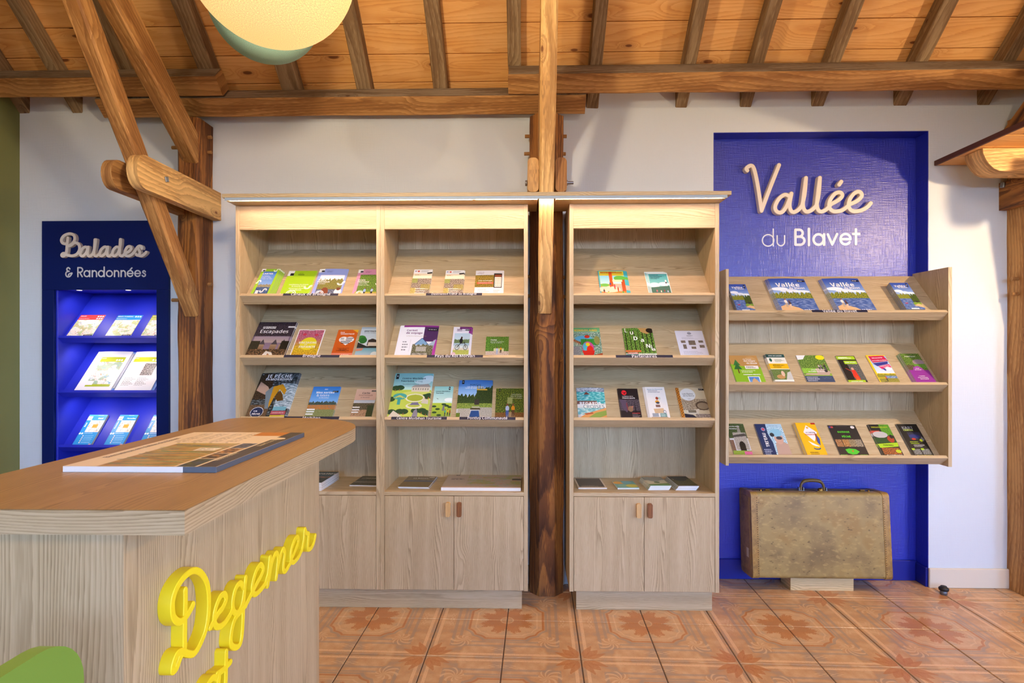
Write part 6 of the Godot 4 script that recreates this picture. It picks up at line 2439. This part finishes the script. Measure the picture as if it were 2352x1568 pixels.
func build_leaflets():
	var W := "f6f4f0"
	var K := "2a2628"
	# --- left joined cabinet, top shelf
	pile("leaflet", "green and blue map leaflet topping a thick fanned pile on the left cabinet", "leaflet", "cartes", cab(0, -1.42, 0.0), 0.1, 0.213, 8, 0.0024, Vector2(0.0032, -0.0016), 0.0, 0.0,
		[["CARTES", 0.42, 0.19, 0.56, W, true], ["en bateau,", 0.38, 0.28, 0.42, W], ["à pied, à vélo,", 0.42, 0.335, 0.54, W], ["à cheval, sur l'eau", 0.46, 0.39, 0.62, W]], M.paper_grey)
	pile("booklet", "plain lime green booklet with a white road-like swirl on the left cabinet's top shelf", "booklet", "green", cab(0, -1.277), 0.152, 0.215, 2, 0.0016, Vector2(0.002, 0), 0.0, 0.0,
		[["Coordonnées des écluses", 0.54, 0.53, 0.68, W, true], ["du canal du Blavet", 0.56, 0.59, 0.5, W, true], ["Daveennoù skluzioù", 0.52, 0.67, 0.55, W], ["Kanal Blavezh", 0.5, 0.73, 0.4, W, true]])
	pile("booklet", "lilac booklet with a boat party photo on the left cabinet's top shelf", "booklet", "lilac", cab(0, -1.111), 0.156, 0.224, 2, 0.0018, Vector2(0.002, 0), 0.004, 0.003,
		[["GUIDE", 0.22, 0.4, 0.27, W, true], ["PRATIQUE", 0.28, 0.47, 0.42, W, true], ["en bateau", 0.22, 0.525, 0.28, W]])
	pile("booklet", "pink booklet with cyclists, partly hidden at the right of the left cabinet's top shelf", "booklet", "pink", cab(0, -0.898), 0.145, 0.222, 1, 0.0022, Vector2.ZERO, 0.003, 0.002,
		[["GUIDE", 0.22, 0.39, 0.27, W, true], ["PRATIQUE", 0.3, 0.46, 0.42, W, true], ["à pied, à vélo,", 0.28, 0.52, 0.38, W], ["à cheval, sur l'eau", 0.32, 0.57, 0.46, W]])
	# second shelf
	pile("magazine", "dark heritage magazine with a castle at dusk on the left cabinet's middle shelf", "magazine", "escapades", cab(1, -1.4525, 0.0), 0.205, 0.26, 2, 0.005, Vector2(0.004, -0.002), 0.0, 0.0,
		[["PATRIMOINES", 0.33, 0.15, 0.34, W, true], ["DE BRETAGNE", 0.33, 0.185, 0.34, W, true], ["Escapades", 0.5, 0.29, 0.74, W]])
	pile("booklet", "pink and yellow children's booklet with a sun drawing and white border", "booklet", "enfants", cab(1, -1.222, 0.0), 0.144, 0.21, 1, 0.0025, Vector2.ZERO, 0.0, 0.0,
		[["BRETAGNE", 0.5, 0.47, 0.66, "f0e8d8", true], ["EN", 0.45, 0.535, 0.09, "f0e8d8"], ["ENFANTS", 0.52, 0.615, 0.6, "f0e8d8", true]])
	pile("leaflet", "orange leaflet with a black and white striped heart", "leaflet", "orange", cab(1, -1.007), 0.11, 0.208, 1, 0.002, Vector2.ZERO, 0.0, 0.0,
		[["PASS", 0.25, 0.1, 0.2, W, true], ["TOURISTIQUE", 0.5, 0.16, 0.68, W, true], ["Coups de coeur", 0.5, 0.66, 0.58, "4a1c0c"], ["en Bretagne", 0.5, 0.74, 0.6, "4a1c0c"], ["16", 0.56, 0.9, 0.15, W, true]])
	pile("leaflet", "pale seaside leaflet with a drawn harbour, cut by the left cabinet's divider", "leaflet", "sea", cab(1, -0.882), 0.124, 0.227, 2, 0.0018, Vector2(0.001, 0), 0.0, 0.0,
		[["BRETAGNE", 0.46, 0.14, 0.6, K, true], ["Bretoned - Bretagne", 0.42, 0.2, 0.5, "6a7078"]])
	# third shelf
	pile("magazine", "large dark fishing magazine with a hand holding a trout", "magazine", "peche", cab(2, -1.449, 0.012), 0.208, 0.305, 3, 0.003, Vector2(0.005, -0.001), 0.0, 0.004,
		[["JE PÊCHE", 0.5, 0.08, 0.66, W, true], ["EN", 0.22, 0.155, 0.1, W, true], ["MORBIHAN", 0.58, 0.155, 0.56, W, true], ["PÊCHE", 0.24, 0.91, 0.2, W, true], ["CAHIER PÊCHE", 0.78, 0.89, 0.3, "f0d8d8"]])
	pile("booklet", "blue booklet with a row of standing stones on the left cabinet's lowest tilted shelf", "booklet", "sorties", cab(2, -1.142, 0.0), 0.147, 0.213, 3, 0.002, Vector2(0.0022, -0.0012), 0.0, 0.0,
		[["2025", 0.5, 0.09, 0.12, W, true], ["Mes sorties", 0.5, 0.19, 0.66, W, true], ["& loisirs", 0.44, 0.28, 0.46, W], ["en Morbihan", 0.5, 0.36, 0.36, W]])
	pile("leaflet", "beige map leaflet with a beach path, right of the blue standing stone booklet", "leaflet", "carte_m", cab(2, -0.904), 0.112, 0.198, 2, 0.002, Vector2(0.001, 0), 0.0, 0.0,
		[["Carte", 0.5, 0.14, 0.36, K, true], ["touristique", 0.5, 0.22, 0.66, "8a5a48"], ["en Morbihan", 0.5, 0.29, 0.42, K]])
	# --- right joined cabinet
	for k in 2:
		pile("leaflet", ["left of two identical cream leaflets with a rocky stream, top shelf", "right of two identical cream leaflets with a rocky stream, top shelf"][k], "leaflet", "dc", cab(0, [-0.595, -0.421][k], 0.0), 0.1, [0.22, 0.212][k], 3, 0.0022, Vector2(0.0012, -0.0006), 0.0, 0.0,
			[["Carte touristique", 0.62, 0.05, 0.4, "6a645c"], ["Au naturel", 0.26, 0.215, 0.3, "8a6a40"], ["Reliez-vous à la nature", 0.58, 0.72, 0.7, W, true]])
	pile("leaflet", "white leaflet showing a mobile phone and yellow gorse", "leaflet", "dc_app", cab(0, -0.259), 0.15, 0.212, 2, 0.0015, Vector2(0.001, 0), 0.0, 0.002,
		[["Coeur de", 0.2, 0.07, 0.2, "8a2a30"], ["Bretagne", 0.18, 0.12, 0.22, "8a2a30"], ["Coeur de Bretagne", 0.36, 0.4, 0.5, W, true], ["L'APPLICATION MOBILE", 0.36, 0.48, 0.5, W, true]])
	pile("booklet", "large purple and white travel notebook with a castle photo", "booklet", "carnet", cab(1, -0.672, -0.01), 0.208, 0.236, 3, 0.002, Vector2(-0.002, 0.0), 0.0, 0.003,
		[["Carnet", 0.32, 0.16, 0.27, "6a2060", true], ["de voyage", 0.39, 0.25, 0.42, "6a2060", true], ["au Pays du roi Morvan en Morbihan", 0.46, 0.34, 0.52, "a58a5a"]])
	pile("leaflet", "purple-edged leaflet with a cyclist by a lake", "leaflet", "carte_t", cab(1, -0.381), 0.098, 0.224, 3, 0.0026, Vector2(0.0022, -0.0006), 0.0, 0.0,
		[["Carte", 0.36, 0.09, 0.24, "4a2050", true], ["touristique", 0.44, 0.13, 0.42, "4a2050"]])
	pile("leaflet", "small square green leaflet with two hikers on a sandy path", "leaflet", "carte_sq", cab(1, -0.202), 0.12, 0.154, 2, 0.002, Vector2(0.001, 0), 0.0, 0.0,
		[["Carte", 0.34, 0.16, 0.26, W, true], ["des circuits de randonnée", 0.5, 0.24, 0.6, W], ["Pays du roi Morvan", 0.46, 0.3, 0.5, W]])
	pile("magazine", "large pale green illustrated magazine with a château and carousel", "magazine", "cm", cab(2, -0.714, -0.002), 0.212, 0.308, 2, 0.003, Vector2(0.003, -0.002), 0.0, 0.002,
		[["Centre Morbihan", 0.52, 0.12, 0.6, "1c3038", true], ["Tourisme", 0.36, 0.18, 0.34, "1c3038", true], ["le mag", 0.66, 0.19, 0.18, "5a8a88"], ["Découvertes & confidences", 0.46, 0.25, 0.42, "1c3038"]])
	pile("leaflet", "narrow pale green illustrated leaflet with a standing stone and walkers", "leaflet", "cm_small", cab(2, -0.483), 0.1, 0.216, 3, 0.002, Vector2(0.001, 0), 0.0, 0.0,
		[["Centre Morbihan", 0.48, 0.16, 0.76, "1c3038", true], ["Tourisme", 0.32, 0.215, 0.42, "1c3038", true]])
	pile("magazine", "magazine with a canal lock under large trees and a blue sky", "magazine", "pontivy", cab(2, -0.354, -0.003), 0.182, 0.258, 2, 0.002, Vector2(0.003, -0.002), 0.003, 0.004,
		[["PONTIVY", 0.5, 0.13, 0.32, "1f3a64"], ["Lac de Guerlédan", 0.5, 0.18, 0.48, W], ["Canal de Nantes à Brest", 0.5, 0.215, 0.6, W]])
	pile("booklet", "square booklet with two walkers in a sunlit wood, cut by the cabinet's side", "booklet", "forest", cab(2, -0.1505), 0.1485, 0.205, 1, 0.003, Vector2.ZERO, 0.0, 0.0,
		[["PAYS À DÉFIER", 0.74, 0.2, 0.36, "dfe2c4"], ["Nos 42 circuits", 0.74, 0.26, 0.4, "dfe2c4"], ["de randonnée", 0.76, 0.32, 0.34, "dfe2c4"]])
	# --- separate cabinet
	pile("leaflet", "brightly coloured cartoon leaflet on the separate cabinet's top shelf", "leaflet", "kids", cab(0, 0.394), 0.142, 0.207, 4, 0.0012, Vector2(0.0045, 0.0), 0.0, 0.0,
		[["DES LIVRES ET DES HISTOIRES", 0.5, 0.08, 0.8, "b03018", true]])
	pile("leaflet", "teal leaflet with a lighthouse drawing on the separate cabinet's top shelf", "leaflet", "teal", cab(0, 0.656), 0.105, 0.19, 3, 0.0014, Vector2(-0.006, 0.006), 0.0, 0.0,
		[["Des sorties et des loisirs", 0.46, 0.15, 0.7, "163c48", true], ["pour les enfants", 0.36, 0.21, 0.46, "163c48", true], ["& les ados", 0.28, 0.27, 0.3, "163c48", true]])
	pile("leaflet", "colourful amusement park leaflet with a roller coaster", "leaflet", "king", cab(1, 0.256), 0.15, 0.22, 2, 0.0016, Vector2(-0.001, 0), 0.0, 0.0,
		[["KINGOLAND", 0.5, 0.09, 0.8, "e8b81c", true], ["Le grand parc de Bretagne", 0.52, 0.18, 0.56, W]])
	pile("magazine", "green forest brochure with scattered white letters", "brochure", "lud", cab(1, 0.528), 0.156, 0.215, 2, 0.0022, Vector2(-0.003, 0), 0.0, 0.003,
		[["L", 0.1, 0.08, 0.09, W], ["U", 0.28, 0.17, 0.11, W, true], ["D", 0.38, 0.35, 0.13, W, true], ["a", 0.6, 0.42, 0.11, W, true], ["N", 0.76, 0.6, 0.14, W, true], ["i", 0.87, 0.66, 0.03, W], ["a", 0.93, 0.72, 0.09, W, true], ["naturelle", 0.22, 0.835, 0.3, W, true]])
	pile("sheet", "white printed sheet with six small photos at the right of the middle shelf", "sheet", "white", cab(1, 0.805), 0.146, 0.2, 1, 0.0008, Vector2.ZERO, 0.0, 0.0,
		[["L'Eau Vive", 0.5, 0.185, 0.22, "6a6870"]])
	pile("leaflet", "blue and sandy painted seascape leaflet", "leaflet", "regards", cab(2, 0.279, -0.004), 0.148, 0.21, 1, 0.0022, Vector2.ZERO, 0.0, 0.004,
		[["REGARDS", 0.46, 0.5, 0.74, W, true], ["CROISÉS", 0.58, 0.585, 0.74, "3a6a74"]])
	pile("leaflet", "black leaflet with a flying bat and a red badge", "leaflet", "bat", cab(2, 0.502), 0.103, 0.203, 3, 0.002, Vector2(-0.002, 0.0005), 0.0, 0.0,
		[["La Maison de la", 0.44, 0.26, 0.54, W], ["Chauve-souris", 0.48, 0.315, 0.64, W, true]])
	pile("leaflet", "white leaflet with a drawn tower of suitcases", "leaflet", "white_t", cab(2, 0.645), 0.104, 0.212, 5, 0.0018, Vector2(-0.0026, 0.0006), 0.0, 0.0,
		[["Musée de l'Électricité", 0.5, 0.075, 0.78, "4a8aa8", true]])
	pile("leaflet", "leaflet with an orange patterned spine and a pale round title badge", "leaflet", "bains", cab(2, 0.809), 0.152, 0.21, 1, 0.0035, Vector2.ZERO, 0.0, 0.003,
		[["Les Bains", 0.38, 0.2, 0.36, K], ["de la Reine", 0.4, 0.26, 0.38, K], ["2025", 0.4, 0.36, 0.1, "6a7078"]])
	# --- lying on the flat bottom shelves
	pile("magazine", "dark blue magazine topping a stack on the left cabinet's flat shelf, beside the counter", "magazine", "pile_navy", lying(-1.24, 0.335, -0.03), 0.205, 0.25, 8, 0.0052, Vector2(0, 0.0), 0.0, 0.0, [["Vallée", 0.78, 0.2, 0.5, W, true]])
	pile("leaflet", "dark leaflet lying alone at the right of the left cabinet's flat shelf", "leaflet", "pile_dark", lying(-0.922, 0.24, -0.05), 0.155, 0.21, 2, 0.003, Vector2(0, 0), 0.0, 0.0, [["BRETAGNE", 0.5, 0.25, 0.5, "d8d4c8", true]])
	pile("leaflet", "brown leaflet topping a small pile on the right joined cabinet's flat shelf", "leaflet", "pile_brown", lying(-0.655, 0.29, -0.03), 0.16, 0.24, 4, 0.0026, Vector2(0.001, 0.002), 0.0, 0.0, [["Le Blavet", 0.5, 0.2, 0.5, W, true]])
	pile("map_pad", "thick pad of large folded maps lying on the right joined cabinet's flat shelf", "pad", "bigmap", lying(-0.425, 0.325, -0.004), 0.408, 0.285, 1, 0.0165, Vector2.ZERO, 0.0, 0.0, [["Bretagne", 0.17, 0.33, 0.14, "4a4038", true]])
	pile("leaflet", "brown leaflet with a pale border at the left of the separate cabinet's flat shelf", "leaflet", "pile_rust", lying(0.281, 0.275, 0.02), 0.148, 0.215, 2, 0.003, Vector2(-0.001, 0), 0.0, 0.0)
	pile("leaflet", "teal leaflet with orange and yellow blobs on the flat shelf", "leaflet", "pile_dots", lying(0.483, 0.278, 0.03), 0.112, 0.15, 3, 0.0024, Vector2.ZERO, 0.0, 0.0)
	pile("booklet", "pale green booklet topping an untidy stack on the separate cabinet's flat shelf", "booklet", "pile_leaf", lying(0.647, 0.3, 0.04), 0.108, 0.2, 7, 0.0034, Vector2(-0.0016, 0.001), 0.0, -0.002)
	pile("booklet", "dark valley booklet topping an untidy stack at the right of the flat shelf", "booklet", "pile_valley", lying(0.79, 0.3, 0.03), 0.105, 0.22, 7, 0.0034, Vector2(-0.002, 0.001), 0.0, -0.002, [["VALLÉE DU BLAVET", 0.55, 0.12, 0.7, "b8b4a8", true]])
	# --- niche rack
	var vb := [["Vallée", 0.46, 0.2, 0.64, W, true], ["du Blavet", 0.68, 0.3, 0.42, W, true]]
	pile("leaflet", "narrow lake leaflet topping a thick pile, left end of the rack's top shelf", "leaflet", "vb_small", rack(0, 1.142), 0.099, 0.215, 6, 0.0048, Vector2.ZERO, 0.0, 0.0, [["Vallée", 0.45, 0.13, 0.6, W, true], ["du Blavet", 0.56, 0.19, 0.5, W, true]], M.paper_grey)
	pile("magazine", "large lake magazine topping the left pile on the rack's top shelf", "magazine", "vb", rack(0, 1.383), 0.203, 0.27, 6, 0.0034, Vector2(-0.0022, 0.001), 0.0, 0.004, vb)
	pile("magazine", "large lake magazine topping the right pile on the rack's top shelf", "magazine", "vb", rack(0, 1.688), 0.203, 0.27, 6, 0.0034, Vector2(-0.0022, 0.001), 0.0, 0.004, vb)
	pile("leaflet", "narrow lake leaflet topping a very thick pile, right end of the rack's top shelf", "leaflet", "vb_small", rack(0, 2.033), 0.099, 0.213, 8, 0.0048, Vector2(0, 0), 0.0, 0.0, [["Vallée", 0.45, 0.13, 0.6, W, true], ["du Blavet", 0.56, 0.19, 0.5, W, true]], M.paper_grey)
	pile("leaflet", "brown and green leaflet with a small chapel photo, left end of the rack's middle shelf", "leaflet", "legend", rack(1, 1.152), 0.157, 0.213, 2, 0.0022, Vector2(-0.002, 0), 0.0, 0.0,
		[["Au Temps", 0.62, 0.14, 0.3, W], ["des Anges", 0.68, 0.2, 0.4, W, true], ["de Mesia", 0.74, 0.27, 0.36, W, true], ["une Appli", 0.46, 0.665, 0.24, W, true], ["des Défis", 0.78, 0.66, 0.24, W, true]])
	pile("leaflet", "white, green and yellow banded park leaflet on the rack's middle shelf", "leaflet", "parc", rack(1, 1.356), 0.102, 0.215, 5, 0.0026, Vector2(-0.0014, 0), 0.0, 0.0,
		[["PARC DE LOISIRS", 0.5, 0.06, 0.72, W, true], ["Le Grand Espace", 0.64, 0.22, 0.52, "5a7a4a"], ["À Pont Augan", 0.5, 0.38, 0.6, "5a4410"]])
	pile("leaflet", "green and slate blue leaflet of cyclists with a yellow disc", "leaflet", "velo", rack(1, 1.531), 0.15, 0.214, 2, 0.0025, Vector2(-0.002, 0), 0.0, 0.0,
		[["Circuits à vélo", 0.54, 0.5, 0.44, W, true], ["en Vallée du Blavet", 0.5, 0.56, 0.6, W, true]])
	pile("leaflet", "black and lime leaflet with a red kayak", "leaflet", "kayak", rack(1, 1.751), 0.102, 0.208, 3, 0.0022, Vector2(-0.002, 0), 0.0, 0.0,
		[["CANOË KAYAK", 0.42, 0.08, 0.7, W, true], ["PARC D'EAU", 0.6, 0.24, 0.54, W, true], ["LOCATION CANOË", 0.44, 0.89, 0.6, W, true], ["KAYAK ET PADDLE !", 0.46, 0.95, 0.74, W, true]])
	pile("leaflet", "yellow-edged leaflet with slanted red and violet banners", "leaflet", "decouv", rack(1, 1.919), 0.106, 0.216, 2, 0.0022, Vector2(-0.002, 0), 0.0, 0.0,
		[["Découverte", 0.52, 0.095, 0.54, W, true, 4.0], ["de la Vallée du Blavet", 0.56, 0.185, 0.76, W, true, 4.0], ["Canoë-Kayak", 0.66, 0.38, 0.52, W, true, 5.0], ["Vélo", 0.68, 0.43, 0.2, W, true, 5.0]])
	pile("leaflet", "purple leaflet with a stone bridge photo, right end of the middle shelf", "leaflet", "purple", rack(1, 2.100), 0.105, 0.215, 6, 0.003, Vector2(-0.002, 0), 0.0, 0.0,
		[["Poul-Fetan", 0.46, 0.1, 0.54, W, true], ["Village", 0.46, 0.51, 0.2, W, true], ["de l'an mil", 0.46, 0.555, 0.32, W, true], ["L'émotion", 0.46, 0.76, 0.3, W, true], ["d'une immersion", 0.46, 0.81, 0.5, W, true], ["dans le passé", 0.5, 0.86, 0.42, W, true]])
	pile("leaflet", "leaflet with a stone fountain among flowers, left end of the rack's bottom shelf", "leaflet", "fount", rack(2, 1.137), 0.1, 0.215, 2, 0.002, Vector2(-0.002, 0), 0.0, 0.003,
		[["Saint-Nicodème", 0.42, 0.09, 0.6, W], ["Pluméliau", 0.34, 0.16, 0.4, W]])
	pile("leaflet", "navy and pale blue leaflet of a swimmer splashing", "leaflet", "trieau", rack(2, 1.299), 0.147, 0.213, 3, 0.0022, Vector2(-0.002, 0), 0.0, 0.0,
		[["TRI'EAU", 0.23, 0.5, 0.42, W, true, true], ["Saison 2024 - 2025", 0.68, 0.06, 0.32, "2c4a70"]])
	pile("leaflet", "yellow leaflet with a white diamond and a blue sailing boat", "leaflet", "carton", rack(2, 1.519), 0.108, 0.212, 7, 0.003, Vector2(-0.0008, 0), 0.0, 0.0,
		[["LE CARTON", 0.58, 0.31, 0.46, K, true], ["VOYAGEUR", 0.52, 0.375, 0.5, "c0402c", true], ["DE 1900 À NOS JOURS", 0.42, 0.92, 0.44, "5a4410"]])
	pile("leaflet", "black leaflet with bright green fishing title and a row of fish photos", "leaflet", "guidage", rack(2, 1.704), 0.154, 0.208, 2, 0.002, Vector2(-0.002, 0), 0.0, 0.0,
		[["GUIDAGE", 0.47, 0.22, 0.42, "5ad02c", true], ["PÊCHE", 0.5, 0.36, 0.3, "5ad02c", true]])
	pile("leaflet", "black leaflet with a racing simulator and lime bands", "leaflet", "simu", rack(2, 1.93), 0.11, 0.212, 3, 0.0022, Vector2(-0.003, 0), 0.0, 0.0,
		[["SIMULATEUR AUTO", 0.48, 0.09, 0.8, "c8d420", true], ["PAINTBALL", 0.5, 0.645, 0.5, "1c3010", true], ["PLUMELIAU", 0.55, 0.955, 0.74, W, true]])
	pile("leaflet", "black leaflet with karts, right end of the rack's bottom shelf", "leaflet", "kart", rack(2, 2.09), 0.11, 0.215, 3, 0.0022, Vector2(-0.003, 0), 0.0, 0.0,
		[["KART", 0.44, 0.12, 0.54, "8a8c90", true], ["CENTER", 0.42, 0.19, 0.48, "c8e070", true], ["PLUMELIAU", 0.55, 0.965, 0.72, "d8d820", true]])
	# --- blue kiosk
	pile("folded_map", "folded walking map with a red header on the kiosk's top shelf", "map", "map_red", kiosk(0, -2.677), 0.152, 0.186, 1, 0.002, Vector2.ZERO, 0.0, 0.0, [["BIEUZY", 0.16, 0.06, 0.22, W, true]])
	pile("folded_map", "folded walking map with a blue header on the kiosk's top shelf", "map", "map_blue", kiosk(0, -2.447), 0.152, 0.184, 1, 0.002, Vector2.ZERO, 0.0, 0.0, [["BIEUZY / PLUMÉLIAU", 0.34, 0.06, 0.6, W, true]])
	pile("folded_map", "folded walking map with an olive header, half hidden at right of the kiosk's top shelf", "map", "map_olive", kiosk(0, -2.236), 0.124, 0.184, 1, 0.002, Vector2.ZERO, 0.0, 0.0, [["LE CLOÎTRE", 0.26, 0.06, 0.4, W, true]])
	build_binder()
	for k in 3:
		pile("folded_map", ["bright blue folded hiking map at the left of the kiosk's lowest lit shelf", "bright blue folded hiking map in the middle of the kiosk's lowest lit shelf", "bright blue folded hiking map at the right of the kiosk's lowest lit shelf, mostly hidden"][k], "map", "hike", kiosk(2, [-2.629, -2.442, -2.236][k], 0.0), 0.111, 0.212, 1, 0.013, Vector2.ZERO, 0.0, 0.0,
			[["IGN", 0.13, 0.13, 0.14, "b08a4a", true], [["Baud", "Plumeliau", "Pontivy"][k], 0.72, 0.12, [0.26, 0.46, 0.36][k], W, true], [["Baud", "Plumeliau", "Pontivy"][k], 0.1, 0.34, [0.13, 0.25, 0.2][k], W, true, true]], M.paper_grey)
	# --- navy labels on the lips
	var ly := [1.602, 1.2872, 0.972]
	shelf_label("Canaux de Bretagne", "navy label reading Canaux de Bretagne on a shelf lip", ly[0], 0.35, -1.232, -0.948)
	shelf_label("Bretagne", "navy label reading Bretagne alone on a shelf lip", ly[1], 0.35, -1.228, -0.942)
	shelf_label("Morbihan", "navy label reading Morbihan alone on a shelf lip, just above the counter", ly[2], 0.35, -1.228, -0.944)
	shelf_label("Destination Cœur de Bretagne", "navy label reading Destination Cœur de Bretagne on a shelf lip", ly[0], 0.35, -0.499, -0.2135)
	shelf_label("Pays du Roi Morvan", "wrinkled navy label reading Pays du Roi Morvan on a shelf lip", ly[1], 0.35, -0.4945, -0.209)
	shelf_label("Centre Morbihan Tourisme", "navy label reading Centre Morbihan Tourisme on a shelf lip", ly[2], 0.35, -0.6765, -0.3925)
	shelf_label("Pontivy Communauté", "navy label reading Pontivy Communauté on a shelf lip", ly[2], 0.35, -0.3284, -0.0437)
	shelf_label("Partenaires", "torn, wrinkled label on the separate cabinet's middle shelf lip", ly[1], 0.35, 0.463, 0.749)
	shelf_label("Vallée du Blavet", "navy label reading Vallée du Blavet on the rack's top lip", 1.5245, 0.18, 1.527, 1.8185)

func build_binder():
	var o := thing("ring_binder", "open binder of clear sleeves with walking sheets on the kiosk's middle shelf", "binder")
	o.transform = kiosk(1, -2.628, 0.0)
	var st := mb()
	box(st, Transform3D(Basis(), Vector3(0.2375, 0.150, 0.002)), Vector3(0.475, 0.305, 0.004), 0.001)
	obj("back_cover", st, plain(Color(0.45, 0.6, 0.85), 0.3), o)
	for s in 2:
		var w := 0.214
		var x := 0.008 if s == 0 else 0.245
		var sheet := page_mesh(w, 0.297, 0.0, 0.0006, 0.0, 0.004, cell_at[["sheet_map", "sheet_text"][s]])
		var stack := page_mesh(w, 0.297, 0.0, 0.0056, 0.0, 0.004, cell_at["sheet_text"])
		var b := mesh_node("sleeves", stack, M.paper, o)
		b.position = Vector3(x, 0.004, 0.0042)
		var sh := mesh_node("sheet", sheet, M.cover, b)
		sh.position = Vector3(0, 0, 0.0058)
		print_text(sh, "BAUD", Transform3D(Basis(), Vector3(0.065 if s == 0 else 0.03, 0.297 * 0.81, 0.004)), 0.026, Color(0.95, 0.95, 0.9), true)
	st = mb()
	rod(st, Vector3(0.2335, 0.02, 0.008), Vector3(0.2335, 0.285, 0.008), 0.006, 12)
	obj("spine", st, plain(Color(0.7, 0.7, 0.72), 0.35), o)
